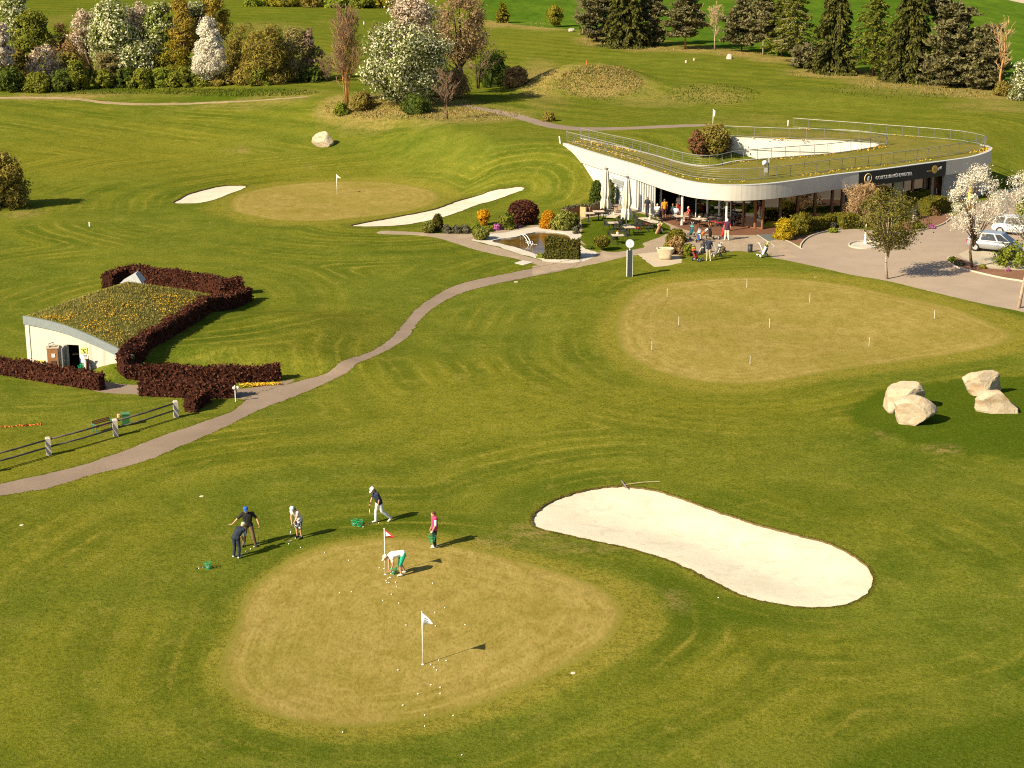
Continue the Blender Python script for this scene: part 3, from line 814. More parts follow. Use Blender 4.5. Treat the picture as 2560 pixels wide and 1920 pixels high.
    if glove:
        for s in glove:
            gb = MB(); el, wr = V('el' + s), V('wr' + s); d = (wr - el).normalized()
            gb.ball(wr + d * .055 * k, (.040 * k, .040 * k, .066 * k), 10, 8, 0, d.to_track_quat('Z', 'Y').to_matrix())
            gb.build('glove', plain('glove_white', (.75, .72, .66), .8), root, True)
    root['J'] = 0; del root['J']
    return root, j

def world_pt(loc, yaw, p):
    return Vector(loc) + Matrix.Rotation(yaw, 3, 'Z') @ Vector(p)

M_STEEL = plain('club_steel', (.55, .54, .52), .25, 1.0)
M_GRIP = plain('club_grip', (.03, .03, .03), .7)
def club(label, a, b, group=None, putter=True):
    """golf club from grip end a to head b (world)"""
    a = Vector(a); b = Vector(b)
    root = thing('golf_club', label, 'golf club', b)
    d = (a - b)
    s = MB(); s.tube([(0, 0, .015), d * .72], [.009, .010], 6); s.build('shaft', M_STEEL, root, True)
    g_ = MB(); g_.tube([d * .72, d], [.013, .016], 6); g_.build('grip', M_GRIP, root, True)
    h = MB(); side = Vector((d.x, d.y, 0)); side = (side.normalized() if side.length > .01 else Vector((1, 0, 0)))
    yaw_ = math.atan2(side.y, side.x)
    h.box((0, 0, .018), (.05, .12, .032), yaw_, 0, .85); h.build('club_head', M_STEEL, root)
    return root

M_BASKET = plain('green_basket_wire', (.02, .30, .12), .5, var=.2)
M_BALL = plain('golf_ball_white', (.80, .78, .72), .4, var=.03)
def basket(label, loc, yaw=0.0, handle_up=True, scale=1.0):
    root = thing('ball_basket', label, 'basket', loc, yaw)
    m = MB(); r0, r1, h = .095 * scale, .15 * scale, .25 * scale
    for t in (0.02, .35, .68, 1.0):
        r = r0 + (r1 - r0) * t
        pts_ = [(r * math.cos(a), r * math.sin(a), h * t) for a in np.linspace(0, 2 * math.pi, 19)]
        m.tube(pts_, .009, 4, cap=False)
    for a in np.linspace(0, 2 * math.pi, 17)[:-1]:
        m.tube([(r0 * math.cos(a), r0 * math.sin(a), 0), (r1 * math.cos(a), r1 * math.sin(a), h)], .007, 4)
    m.lathe([(r0, 0.0), (r0, .012)], n=14)
    m.build('bucket', M_BASKET, root)
    hm = MB(); ang = 1.0 if handle_up else 0.15
    hm.tube([(r1 * math.cos(a), -r1 * math.sin(a) * math.cos(ang * math.pi / 2), h + r1 * 1.15 * math.sin(a) * math.sin(ang * math.pi / 2)) for a in np.linspace(0, math.pi, 13)], .009, 5)
    hm.build('handle', M_BASKET, root)
    return root

_ball_mb = MB(); _ball_mb.ball((0, 0, .024), .025, 10, 8)
_ball_src = None
def ball(p, label, group):
    global _ball_src
    if _ball_src is None:
        o = _ball_mb.build('golf_ball', M_BALL, None, True); _ball_src = o
    else:
        o = _ball_src.copy(); COL.objects.link(o)
    o.location = p
    tag(o, label, 'golf ball', group)
    return o

# patterned cloth
def mat_pattern(name, a, b, scale=9):
    m, nt = newmat(name); g = G(nt)
    tc = g.n('ShaderNodeTexCoord').outputs['Object']
    c = g.mix(g.rng(g.noise(scale, 2, vec=tc), .47, .53), a, b); g.surf(c, .85); return m

# --- practice group on and beside the front green
gp = lambda *q: ground(*p8(*q))
lA = ground(622, 1366)
yA = R(8)
JA = dict(head=(-.05, -.10, 1.60), neck=(-.02, -.02, 1.47), shR=(-.21, -.02, 1.40), elR=(-.42, -.05, 1.20), wrR=(-.60, -.12, 1.04), handR=(-.9, -.2, -.15), palmR=(0, -.3, 1),
          shL=(.20, -.01, 1.41), elL=(.36, .02, 1.17), wrL=(.45, -.08, .93), curlL=.9, hipL=(.10, 0, .92), knL=(.19, -.05, .50), anL=(.27, .0, .08), hipR=(-.09, 0, .92), knR=(-.15, -.02, .5), anR=(-.20, .05, .08),
          toeL=(.35, -1, 0), toeR=(-.35, -1, 0), curlR=.12, face=(-.1, -1, -.12))
pa, ja = make_person('man in blue cap, black polo and brown trousers stretching one arm out', lA, yA, JA, 1.80, (.018, .016, .016), .75, legs=(.15, .095, .055), leg_len=2.0, shoes=(.03, .025, .02), hair=(.25, .2, .16), hat=(.03, .10, .40))
club('golf club held by the man in black polo', world_pt(lA, yA, tuple(c for c in (ja['wrL'][0] + .01, ja['wrL'][1] - .06, ja['wrL'][2] + .08))), ground(646, 1357) + Vector((0, 0, .01)))
lB = ground(592, 1394); yB = R(150)
JB = dict(head=(0, -.50, 1.32), neck=(0, -.36, 1.27), chest=(0, -.22, 1.16), waist=(0, -.06, 1.03), pelvis=(0, .04, .94), shL=(.17, -.32, 1.20), shR=(-.17, -.32, 1.20), elL=(.20, -.40, .95), elR=(-.20, -.40, .95),
          wrL=(.04, -.44, .76), wrR=(-.04, -.46, .73), curlL=.9, curlR=.9, palmL=(-1, 0, 0), palmR=(1, 0, 0), face=(0, -.55, -.85), knL=(.12, -.04, .5), knR=(-.12, -.04, .5), anL=(.14, .02, .08), anR=(-.14, .02, .08))
pb, jb = make_person('person in navy vest and dark jeans bending forward, back turned, grey cap', lB, yB, JB, 1.66, (.25, .38, .52), 1.0, vest=(.018, .026, .045), legs=(.022, .030, .055), leg_len=2.0, shoes=(.62, .58, .52), hair=(.45, .38, .28), hat=(.42, .38, .32), hem=(.75, .73, .70))
club('putter held by the bending person in navy vest', world_pt(lB, yB, (jb['wrL'][0] * .3, jb['wrL'][1] - .02, jb['wrL'][2] + .06)), world_pt(lB, yB, (0, -.62, 0.0)))
lC = ground(748, 1345); yC = R(-38)
JC = dict(head=(0, -.34, 1.46), neck=(0, -.24, 1.36), chest=(0, -.13, 1.22), waist=(0, -.01, 1.05), pelvis=(0, .06, .94), shL=(.16, -.20, 1.29), shR=(-.16, -.20, 1.29), elL=(.17, -.28, 1.03), elR=(-.17, -.28, 1.03),
          wrL=(.035, -.36, .80), wrR=(-.035, -.38, .76), curlL=.9, curlR=.9, palmL=(-1, 0, 0), palmR=(1, 0, 0), face=(0, -.6, -.8), knL=(.11, -.03, .5), knR=(-.11, -.03, .5), anL=(.13, .02, .08), anR=(-.13, .02, .08))
pc_, jc = make_person('woman in pale cap, pinkish top and patterned shorts putting', lC, yC, JC, 1.66, (.62, .46, .40), .5, leg_len=.95, shoes=(.03, .03, .035), hair=(.12, .07, .04), hat=(.50, .68, .74), female=True, hair_long=.03,
                       leg_mat=mat_pattern('patterned_shorts', (.65, .63, .60), (.05, .06, .11), 14))
club('putter held by the woman in patterned shorts', world_pt(lC, yC, (0, jc['wrL'][1] - .02, jc['wrL'][2] + .06)), world_pt(lC, yC, (-.02, -.60, 0.0)))
lD = ground(948, 1306); yD = R(-62)
JD = dict(head=(0, -.27, 1.53), neck=(0, -.17, 1.42), chest=(0, -.10, 1.25), waist=(0, -.02, 1.07), pelvis=(0, .03, .95), shL=(.17, -.13, 1.36), shR=(-.17, -.13, 1.36), elL=(.22, -.08, 1.10), wrL=(.16, -.10, .86), elR=(-.17, -.24, 1.10), wrR=(-.10, -.36, .90),
          curlR=.9, palmR=(1, 0, 0), face=(0, -.75, -.65), hipL=(.09, .02, .92), knL=(.10, .10, .52), anL=(.10, .50, .15), knR=(-.09, -.10, .50), anR=(-.09, -.12, .08), toeL=(.1, -.8, -.55))
pd_, jd = make_person('person in white cap, navy polo and light jeans stepping along with a putter', lD, yD, JD, 1.74, (.020, .026, .055), .75, legs=(.50, .52, .54), leg_len=2.0, shoes=(.66, .62, .56), hair=(.2, .13, .07), hat=(.80, .78, .74), hair_long=.02)
club('putter swung by the person in navy polo', world_pt(lD, yD, (jd['wrR'][0] + .01, jd['wrR'][1] - .03, jd['wrR'][2] + .07)), ground(924, 1309))
lE = ground(1087, 1368); yE = R(-72)
JE = dict(head=(0, -.05, 1.56), neck=(0, .0, 1.43), elL=(.23, -.02, 1.10), wrL=(.21, -.16, .86), curlL=1.0, palmL=(-1, 0, 0), elR=(-.22, 0, 1.1), wrR=(-.22, -.10, .86), face=(0, -1, -.18), anL=(.09, -.03, .08), anR=(-.09, .05, .08))
pe_, je = make_person('woman in pink vest over white shirt carrying a green ball basket', lE, yE, JE, 1.64, (.78, .75, .72), .9, vest=(.55, .045, .13), legs=(.022, .02, .025), leg_len=2.0, shoes=(.62, .60, .57), hair=(.10, .035, .018), glove='L', female=True)
wl = world_pt(lE, yE, (je['wrL'][0], je['wrL'][1] - .02, je['wrL'][2] - .07))
basket('green wire ball basket hanging from the hand of the woman in pink', (wl.x, wl.y, wl.z - .25 - .165), .4)
for dx_, dy_ in ((.03, .02), (-.04, .03), (.0, -.05)):
    ball((wl.x + dx_, wl.y + dy_, wl.z - .40), 'white golf ball in the basket carried by the woman in pink', 'balls in the carried basket')
lF = ground(1003, 1437); yF = R(-66)
JF = dict(head=(0, -.66, .86), neck=(0, -.52, .90), chest=(0, -.36, .95), waist=(0, -.13, 1.0), pelvis=(0, .07, .93), shL=(.17, -.44, .86), shR=(-.17, -.44, .86), elL=(.19, -.42, .58), elR=(-.18, -.46, .58), wrL=(.10, -.46, .34), wrR=(-.10, -.50, .32),
          handL=(0, -.1, -1), handR=(0, -.1, -1), palmL=(-1, 0, 0), palmR=(1, 0, 0), hipL=(.10, .06, .88), hipR=(-.10, .06, .88), knL=(.13, -.10, .49), knR=(-.13, .02, .49), anL=(.13, -.05, .08), anR=(-.13, .20, .08), face=(0, -.75, -.65), curlL=.5, curlR=.5)
pf_, jf = make_person('person in white shirt and green shorts crouching over a ball basket', lF, yF, JF, 1.70, (.80, .77, .73), .5, legs=(.02, .36, .22), leg_len=.95, shoes=(.70, .66, .58), hair=(.2, .12, .07), hat=(.62, .52, .38))
bF = ground(984, 1434); basket('green wire ball basket under the hands of the crouching person', bF, .3, False)
for dx_, dy_, dz_ in ((.03, .02, .02), (-.05, .02, .02), (.0, -.05, .02), (.02, .04, .07), (-.03, -.01, .07)):
    ball((bF.x + dx_, bF.y + dy_, bF.z + dz_), 'white golf ball inside the basket of the crouching person', 'balls in the crouching person\'s basket')
b1_ = ground(886, 1313); basket('green wire ball basket standing behind its twin near the stepping golfer', b1_, .2, False)
for dx_, dy_ in ((.03, .02), (-.04, .01), (.0, -.05)): ball((b1_.x + dx_, b1_.y + dy_, b1_.z + .03), 'white golf ball in the farther of two paired baskets', 'balls in the farther paired basket')
b2_ = ground(899, 1315); basket('green wire ball basket in front of its twin near the stepping golfer', b2_, 1.1, False)
b3_ = ground(521, 1421); basket('green wire ball basket alone on the lawn with a club beside it', b3_, .7, False)
for dx_, dy_, dz_ in ((.03, .02, .03), (-.05, .01, .03), (.0, -.05, .03), (.01, .0, .09)): ball((b3_.x + dx_, b3_.y + dy_, b3_.z + dz_), 'white golf ball in the lone basket on the lawn', 'balls in the lone basket')
club('golf club lying on the lawn beside the lone basket', ground(489, 1423) + Vector((0, 0, .02)), ground(510, 1419) + Vector((0, 0, .01)))

BALLS = [
 (p8, [(560,1070),(640,1015),(735,968),(812,920)], 'white golf ball in the row at the feet of the person in navy vest', 'balls by the navy vest golfer'),
 (p8, [(918,870)], 'yellow-lit golf ball beside the club of the man in black polo', None),
 (p8, [(1690,738),(1780,746),(1570,805),(1600,795),(1550,860)], 'white golf ball near the shoes of the woman in patterned shorts', 'balls by the putting woman'),
 (p8, [(1803,936)], 'lone white golf ball between the putting woman and the green edge', None),
 (p4, [(628,568)], 'white golf ball at the front shoe of the stepping golfer', None),
 (p4, [(346,640)], 'white golf ball in the grass below the paired baskets', None),
 (p4, [(848,1482),(820,1548),(845,1552),(797,1566),(762,1606),(775,1643),(812,1645),(933,1637)], 'white golf ball in the cluster below the red flag', 'balls clustered below the red flag'),
 (p4, [(637,1378),(722,1388)], 'white golf ball just beside the foot of the red flag', 'balls at the red flag foot'),
 (vg, [(575,152)], 'white golf ball at the upper rim of the front green', None),
 (vg, [(686,188)], 'lone white golf ball on the green toward the putting woman', None),
 (vg, [(643,338),(698,333)], 'one of two white golf balls lying close together on the green', 'pair of balls on the green'),
 (vg, [(907,309),(882,345),(843,373),(917,386)], 'white golf ball in the loose string between the two flags', 'balls between the flags'),
 (vg, [(1073,294)], 'white golf ball far across the green beneath the woman in pink', None),
 (vg, [(1128,407),(1083,428),(1085,491),(1222,485)], 'white golf ball scattered beside the white flag cloth', 'balls beside the white flag cloth'),
 (vg, [(950,487),(913,694)], 'white golf ball on the green on the hat-wearing side of the white flagstick', 'balls before the white flagstick'),
 (vg, [(1064,668),(1079,681),(1091,694),(1100,649),(1135,651)], 'white golf ball in the cluster at the foot of the white flag', 'balls at the white flag foot'),
 (vg, [(1065,762),(1107,774),(1107,802),(1005,804)], 'white golf ball in the lower group below the white flag', 'balls below the white flag'),
 (vg, [(936,856)], 'single white golf ball low on the front green', None),
 (vg, [(1036,902)], 'white golf ball just inside the lower rim of the front green', None),
 (vg, [(1167,904)], 'white golf ball on the collar at the lower rim, farther along', None),
 (vg, [(1036,953)], 'white golf ball on the collar grass below the green rim', None),
 (vg, [(658,980)], 'white golf ball off the green at its lower corner', None),
 (vg, [(1207,1085)], 'white golf ball lying farthest out on the near lawn', None),
 (lambda x, y: (1300 + x / 2.304, 1180 + y / 2.304), [(1142,727)], 'white golf ball in the rough between bunker and green', None),
 (ident, [(2036,694),(2040,693)], 'white golf ball on the collar of the far practice green', 'balls on the far practice collar'),
]
for vw, ps, lab, grp in BALLS:
    for q in ps: ball(ground(*vw(*q)), lab, grp)
# ------------------------------------------------------------------ clubhouse
ZR = 3.9
def chain_world(pxs, z, sub=6, view=ident):
    W_ = []
    for p in pxs:
        q = plane(*view(*p), z); W_.append((q.x, q.y))
    return catmull(W_, False, sub)
OUT_PX = [(1408,359),(1488,384.4),(1586,413),(1643,432),(1703,450),(1754,459.5),(1827,464),(1903,461.7),(1980,453.6),(2087,438),(2201,424.7),(2312.6,409.6),(2415,396),(2457,385.5),(2475,377.5),(2479,371),(2468,365),(2440,360),(2400,354),(2334,346),(2225,337),(2123,330),(1984,321)]
IN_PX = [(1455,345),(1521,360),(1580,372),(1646,390),(1700,405),(1745,412.5),(1790,412),(1841,402),(1960,391.5),(2080,382),(2171,369),(2190,363.5),(2186,359.5),(2150,357),(2080,352),(1960,349),(1800,342)]
outer = chain_world(OUT_PX, ZR); inner = chain_world(IN_PX, ZR)
def offset_chain(ch, d):
    P = np.array(ch); Tn = np.gradient(P, axis=0); Tn /= np.linalg.norm(Tn, axis=1)[:, None]
    return [tuple(p) for p in (P + np.stack([-Tn[:, 1], Tn[:, 0]], 1) * d)]
def px_of(x, y, z):
    depth = y * CT + (CAMH - z) * ST
    return CX + FPX * x / depth
class Facade:
    """a line parallel to the roof edge, indexed by picture column"""
    def __init__(s, off, zref=1.5, n_end=None):
        ch = offset_chain(outer, off)
        i_end = int(np.argmax([p[0] for p in ch]))
        s.ch = ch[:i_end + 1]; s.px = np.maximum.accumulate(np.array([px_of(p[0], p[1], zref) for p in s.ch]))
    def at(s, px):
        i = int(np.clip(np.searchsorted(s.px, px) - 1, 0, len(s.ch) - 2))
        t = (px - s.px[i]) / max(1e-6, s.px[i + 1] - s.px[i]); t = min(max(t, 0), 1)
        a, b = s.ch[i], s.ch[i + 1]
        return (a[0] + (b[0] - a[0]) * t, a[1] + (b[1] - a[1]) * t)
    def run(s, p0, p1):
        out = [s.at(p0)]
        out += [c for c, p in zip(s.ch, s.px) if p0 + 1 < p < p1 - 1]
        out.append(s.at(p1)); return out
def strip(mb, line, thick, z0, z1, mi=0):
    """wall of given thickness along a line (thickness to the inner side)"""
    inn = offset_chain(line, thick)
    n = len(line)
    vs = []
    for (a, b) in zip(line, inn):
        vs += [(a[0], a[1], z0), (a[0], a[1], z1), (b[0], b[1], z1), (b[0], b[1], z0)]
    fs = []
    for i in range(n - 1):
        o, q = i * 4, (i + 1) * 4
        for k in range(4):
            k2 = (k + 1) % 4
            fs.append((o + k, q + k, q + k2, o + k2))
    fs.append((0, 1, 2, 3)); e = (n - 1) * 4; fs.append((e + 3, e + 2, e + 1, e))
    mb.add(vs, fs, mi)

def mat_plaster(name, a, b, joint=3.1, stain=.25):
    m, nt = newmat(name); g = G(nt)
    n = g.noise(.7, 4, .6); f = g.noise(9, 4, .7); v = g.noise(2.2, 3, vec=g.scalevec(g.pos(), (1, 1, .12)))
    c = g.mix(g.rng(n, .3, .7), a, b)
    c = g.mix(g.rng(v, .55, .75, 0, stain), c, tuple(x * .55 for x in a))
    if joint:
        sx = g.n('ShaderNodeSeparateXYZ'); g.link(g.pos(), sx.inputs[0])
        u = g.math('ADD', g.math('MULTIPLY', sx.outputs[0], .82), g.math('MULTIPLY', sx.outputs[1], .57 if joint > 0 else -.57))
        fr = g.math('FRACT', g.math('DIVIDE', u, abs(joint)))
        c = g.mix(g.rng(fr, .0, .012, .5, 0), c, tuple(x * .4 for x in a))
    g.surf(c, .75, g.bump(f, .12, .01), spec=.25); return m
M_FASC = mat_plaster('pale_concrete', (.47, .44, .39), (.53, .50, .44))
M_WHITE = mat_plaster('white_render', (.56, .53, .47), (.62, .59, .52), 0, .12)
M_GREYW = mat_plaster('grey_panel', (.30, .30, .29), (.36, .36, .35), 0, .2)
M_SLAT = plain('grey_slats', (.24, .25, .25), .55, var=.15)
M_BROWN = plain('brown_post_wood', (.20, .085, .035), .6, var=.25, scale=3)
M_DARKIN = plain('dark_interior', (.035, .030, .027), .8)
M_CEIL = plain('soffit_grey', (.28, .26, .24), .8)
M_ALU = plain('grey_aluminium', (.50, .50, .48), .5, .1)
M_POST = plain('round_column_grey', (.55, .54, .51), .5)
M_SIGNWF = plain('white_frame', (.58, .56, .52), .5)
def mat_glass():
    m, nt = newmat('tinted_glass'); g = G(nt)
    gl = g.n('ShaderNodeBsdfGlossy'); gl.inputs['Roughness'].default_value = .02; gl.inputs['Color'].default_value = (.9, .92, .92, 1)
    tr = g.n('ShaderNodeBsdfTransparent'); tr.inputs['Color'].default_value = (.36, .39, .38, 1)
    fr = g.n('ShaderNodeFresnel'); fr.inputs['IOR'].default_value = 1.75
    mx = g.n('ShaderNodeMixShader'); g.link(g.math('ADD', fr.outputs[0], .12, clamp=True), mx.inputs[0]); g.link(tr.outputs[0], mx.inputs[1]); g.link(gl.outputs[0], mx.inputs[2])
    o = g.n('ShaderNodeOutputMaterial'); g.link(mx.outputs[0], o.inputs[0]); return m
M_GLASS = mat_glass()
def mat_roof(name, hut=False):
    m, nt = newmat(name); g = G(nt)
    n = g.noise(.35, 4, .6); s = g.noise(3, 5, .7); f = g.noise(14, 4, .7)
    c = g.mix(g.rng(n, .35, .65), (.150, .135, .016), (.225, .180, .030))
    if hut: c = g.mix(g.rng(n, .35, .65), (.140, .140, .022), (.230, .190, .045))
    c = g.mix(g.rng(s, .3, .55, .6, 0), c, (.075, .085, .012))
    c = g.mix(g.rng(f, .3, .55, .5, 0), c, (.050, .055, .012))
    c = g.mix(g.rng(f, .6, .75, 0, .5), c, (.30, .23, .07))
    g.surf(c, .9, g.bump(f, .8, .06), spec=.1); return m
M_ROOF = mat_roof('roof_turf')
M_HROOF = mat_roof('shed_roof_turf', True)
M_YEL = plain('yellow_petals', (.70, .40, .02), .7, var=.35, scale=3)

ch = thing('clubhouse', 'low curved clubhouse with green turf roof, pale concrete band and black name sign', 'clubhouse', (20, 150, 0))
def part(mb, name, mat, smooth_=False, parent=ch): return mb.build(name, mat, parent, smooth_, True)
roof_poly = list(outer) + list(reversed(inner))
mb = MB(); mb.prism(roof_poly, 2.78, 3.74); part(mb, 'roof_slab', M_WHITE)
ro = offset_chain(outer, .22); ri = offset_chain(inner, -.22)
mb = MB(); mb.prism(ro + list(reversed(ri)), 3.70, 3.86); part(mb, 'roof_turf', M_ROOF)
i_end = int(np.argmax([p[0] for p in outer])) + 6
mb = MB(); strip(mb, offset_chain(outer, -.03)[:i_end + 1], .26, 2.66, 3.90); part(mb, 'fascia', M_FASC)
mb = MB(); strip(mb, offset_chain(outer, -.05)[:i_end + 1], .34, 3.902, 3.955); part(mb, 'fascia_coping', M_ALU)
mb = MB(); strip(mb, list(inner), -.20, 3.742, 3.93); part(mb, 'courtyard_edge', M_FASC)

F0 = Facade(.10); F08 = Facade(.85, 1.2); F15 = Facade(1.7, 1.2)
mb = MB(); strip(mb, F0.run(1400, 1590), .30, -.6, 2.66); part(mb, 'side_wall', M_WHITE)
mb = MB()
for k in range(14): strip(mb, Facade(.085).run(1490, 1590), .03, .2 + k * .17, .212 + k * .17)
part(mb, 'wall_boards', M_GREYW)
# store door in the side wall
a, b = F0.at(1531), F0.at(1560)
mb = MB(); strip(mb, [(Facade(.03).at(1531)), (Facade(.03).at(1558))], .06, .0, 2.15)
for k in range(10): strip(mb, [(Facade(.0).at(1532)), (Facade(.0).at(1557))], .03, .1 + k * .2, .16 + k * .2)
dr = part(mb, 'door', M_SLAT)
mb = MB(); strip(mb, [(Facade(-.02).at(1537)), (Facade(-.02).at(1545))], .02, 1.35, 1.65); mb.build('notice', plain('notice_white', (.75, .73, .68)), dr, False); dr.children[0].location = -ch.location
# courtyard walls
jn = [i for i, p in enumerate(IN_PX) if p[0] >= 2186][0] * 6
far_in = inner[jn + 6:]
mb = MB(); strip(mb, [(p[0], p[1]) for p in offset_chain(far_in, -.10)], -.28, -.2, 2.77); part(mb, 'courtyard_wall', M_WHITE)
near_in = inner[18:jn]
mb = MB(); strip(mb, offset_chain(near_in, -.12), -.25, -.2, 2.77); part(mb, 'courtyard_wall', M_WHITE)
# courtyard window with an orange frame, seen over the near roof
q0, q1 = plane(1897, 380, 2.2), plane(1931, 381, 2.2)
fx = np.array([p[0] for p in far_in]); fy = np.array([p[1] for p in far_in]); o_ = np.argsort(fx)
def wall_y(x): return float(np.interp(x, fx[o_], fy[o_])) - .22
wx0, wx1 = (1897 - CX) / FPX * 166.5, (1928 - CX) / FPX * 166.5
mb = MB(); mb.box(((wx0 + wx1) / 2, wall_y((wx0 + wx1) / 2), 1.25), (wx1 - wx0, .10, 1.3), .28)
wf = part(mb, 'window', plain('orange_window_wood', (.42, .16, .05), .6))
mb = MB(); mb.box((0, 0, 0), ((wx1 - wx0) * .72, .14, .9), .28); w2 = mb.build('pane', plain('dark_pane', (.03, .03, .03), .1), wf); w2.location = ((wx0 + wx1) / 2 - 20, wall_y((wx0 + wx1) / 2) - 150, 1.25)
# sliding glazing on the terrace side, glass and posts round the front
def pane(line, z0, z1, frame, n_mull=0, fr=.06):
    mbf = MB()
    strip(mbf, line, .07, z0, z0 + fr); strip(mbf, line, .07, z1 - fr, z1)
    for q, nxt in ((line[0], line[1]), (line[-1], line[-2])):
        e_ = Vector((nxt[0] - q[0], nxt[1] - q[1], 0)).normalized() * (fr * .5 + .004)
        mbf.box((q[0] + e_.x, q[1] + e_.y, (z0 + z1) / 2), (fr * .98, fr * .98, z1 - z0 - .01), math.atan2(e_.y, e_.x))
    wnd = part(mbf, 'window', frame)
    g_ = MB(); strip(g_, offset_chain(line, .03), .012, z0 + fr, z1 - fr)
    p_ = g_.build('pane', M_GLASS, wnd); p_.location = -ch.location
    return wnd
xs = np.linspace(1590, 1638, 9)
for i in range(8):
    pane([Facade(.16).at(xs[i]), Facade(.16).at(xs[i + 1])], .02, 2.66, M_SIGNWF, fr=.10)
GC = ground(1887, 571.5); GL = ground(1738, 549)
corner = (GC.x, GC.y)
lead = [(GL.x, GL.y), corner]
nseg = 5
for i in range(nseg):
    A = (lead[0][0] + (lead[1][0] - lead[0][0]) * i / nseg, lead[0][1] + (lead[1][1] - lead[0][1]) * i / nseg)
    B = (lead[0][0] + (lead[1][0] - lead[0][0]) * (i + 1) / nseg, lead[0][1] + (lead[1][1] - lead[0][1]) * (i + 1) / nseg)
    pane([A, B], .02, 2.70, M_BROWN if i > 2 else M_ALU, fr=.08)
g1 = [Facade(.85, 1.0).at(p) for p in (1907, 1950, 1994, 2037, 2080, 2105)]
line = [corner] + g1
for A, B in zip(line[:-1], line[1:]):
    pane([A, B], .02, 2.70, M_BROWN, fr=.10)
for A in line:
    mb = MB(); mb.box((A[0], A[1], 1.36), (.17, .17, 2.70), .6); part(mb, 'window_post', M_BROWN)
# back wall of the open terrace room, interior walls, floor
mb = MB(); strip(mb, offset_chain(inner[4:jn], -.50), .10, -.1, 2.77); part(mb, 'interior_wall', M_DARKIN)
mb = MB(); strip(mb, [g1[-1], Facade(.85, 1.0).at(2146)], .2, 0, 2.72); part(mb, 'wall_panel', M_GREYW)
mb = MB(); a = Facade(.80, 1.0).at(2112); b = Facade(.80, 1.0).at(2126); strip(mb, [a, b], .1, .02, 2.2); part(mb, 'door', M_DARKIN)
# entrance side: glazed bays, door, grey wall panels
bays = [(2146, 2190, 'w'), (2190, 2233, 'g'), (2233, 2256, 'w'), (2256, 2281, 'g'), (2281, 2310, 'g'), (2310, 2327, 'g'), (2327, 2334, 'w'), (2334, 2357, 'd')]
for p0, p1, kd in bays:
    L = [Facade(1.15, 1.2).at(p0), Facade(1.15, 1.2).at(p1)]
    if kd == 'w':
        mb = MB(); strip(mb, L, .2, 0, 2.76); part(mb, 'wall_panel', M_GREYW)
    elif kd == 'g':
        pane(L, .02, 2.74, M_BROWN, fr=.12)
    else:
        mb = MB(); strip(mb, L, .12, .02, 2.74); d_ = part(mb, 'door', M_BROWN)
        h_ = MB(); h_.box((L[0][0] + .25 - 20, L[0][1] - .05 - 150, 1.1), (.05, .1, .5)); h_.build('handle', M_ALU, d_)
end_line = Facade(.12, 1.2)
end_run = end_line.run(2359, 2470) + [tuple(p) for p in offset_chain(outer, .12)[len(end_line.ch):len(end_line.ch) + 14]]
mb = MB(); strip(mb, end_run, .25, -.5, 2.66); part(mb, 'end_wall', M_GREYW)
mb = MB()
sl = Facade(.07, 1.2).run(2361, 2448)
for k in range(20): strip(mb, sl, .05, .10 + k * .125, .165 + k * .125)
part(mb, 'slatted_cladding', M_SLAT)
mb = MB()
for k in range(7): strip(mb, Facade(.08, 1.2).run(2455, 2466), .05, 1.25 + k * .19, 1.34 + k * .19)
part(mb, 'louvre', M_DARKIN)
# columns under the roof edge
for px, py in ((1651, 537), (1704.5, 563), (1815, 578)):
    p = ground(px, py); mb = MB(); mb.lathe([(.13, 0), (.11, .06), (.105, 2.7), (.13, 2.78)], (p.x, p.y, p.z), 14); part(mb, 'column', M_POST, True)
# black sign band with the club's name
SG0, SG1 = Facade(-.05, 3.3).at(2147), Facade(-.05, 3.3).at(2365)
sl = Facade(-.05, 3.3).run(2147, 2365)
mb = MB(); strip(mb, sl, .05, 2.62, 3.90); sg = part(mb, 'name_sign', plain('sign_black', (.018, .018, .020), .5))
ux, uy = SG1[0] - SG0[0], SG1[1] - SG0[1]; SL = math.hypot(ux, uy); sang = math.atan2(uy, ux)
def sign_obj(mb, name, mat, f, z):
    o = mb.build(name, mat, sg); i = f * (len(sl) - 1)
    # follow the sign line at fraction f
    L = np.concatenate([[0], np.cumsum([math.dist(sl[k], sl[k + 1]) for k in range(len(sl) - 1)])]); t = f * L[-1]
    x = float(np.interp(t, L, [q[0] for q in sl])); y_ = float(np.interp(t, L, [q[1] for q in sl]))
    k = int(np.clip(np.searchsorted(L, t) - 1, 0, len(sl) - 2)); a_ = math.atan2(sl[k + 1][1] - sl[k][1], sl[k + 1][0] - sl[k][0])
    o.location = (x - 20, y_ - 150, z); o.rotation_euler = (R(90), 0, a_); return o
def text_mesh(body, size, extr=.012):
    cu = bpy.data.curves.new('t', 'FONT'); cu.body = body; cu.size = size; cu.extrude = extr; cu.align_x = 'LEFT'
    t = bpy.data.objects.new('t', cu); COL.objects.link(t); bpy.context.view_layer.update()
    ev = t.evaluated_get(bpy.context.evaluated_depsgraph_get()).to_mesh()
    vs = [tuple(v.co) for v in ev.vertices]; fs = [tuple(p.vertices) for p in ev.polygons]
    t.evaluated_get(bpy.context.evaluated_depsgraph_get()).to_mesh_clear(); bpy.data.objects.remove(t)
    return vs, fs
M_SIGNW = plain('sign_white', (.75, .74, .72), .5)
M_GOLD = plain('sign_gold', (.50, .34, .08), .45)
vs, fs = text_mesh('GOLFCLUB MÜHLVIERTEL', 1.0)
w0 = max(v[0] for v in vs); xw = SL * .405
mb = MB(); mb.add([(v[0] * xw / w0, v[1] * .40, v[2] + .016) for v in vs], fs); sign_obj(mb, 'lettering', M_SIGNW, .178, 3.12)
vs, fs = text_mesh('golf', 1.0); w0 = max(v[0] for v in vs)
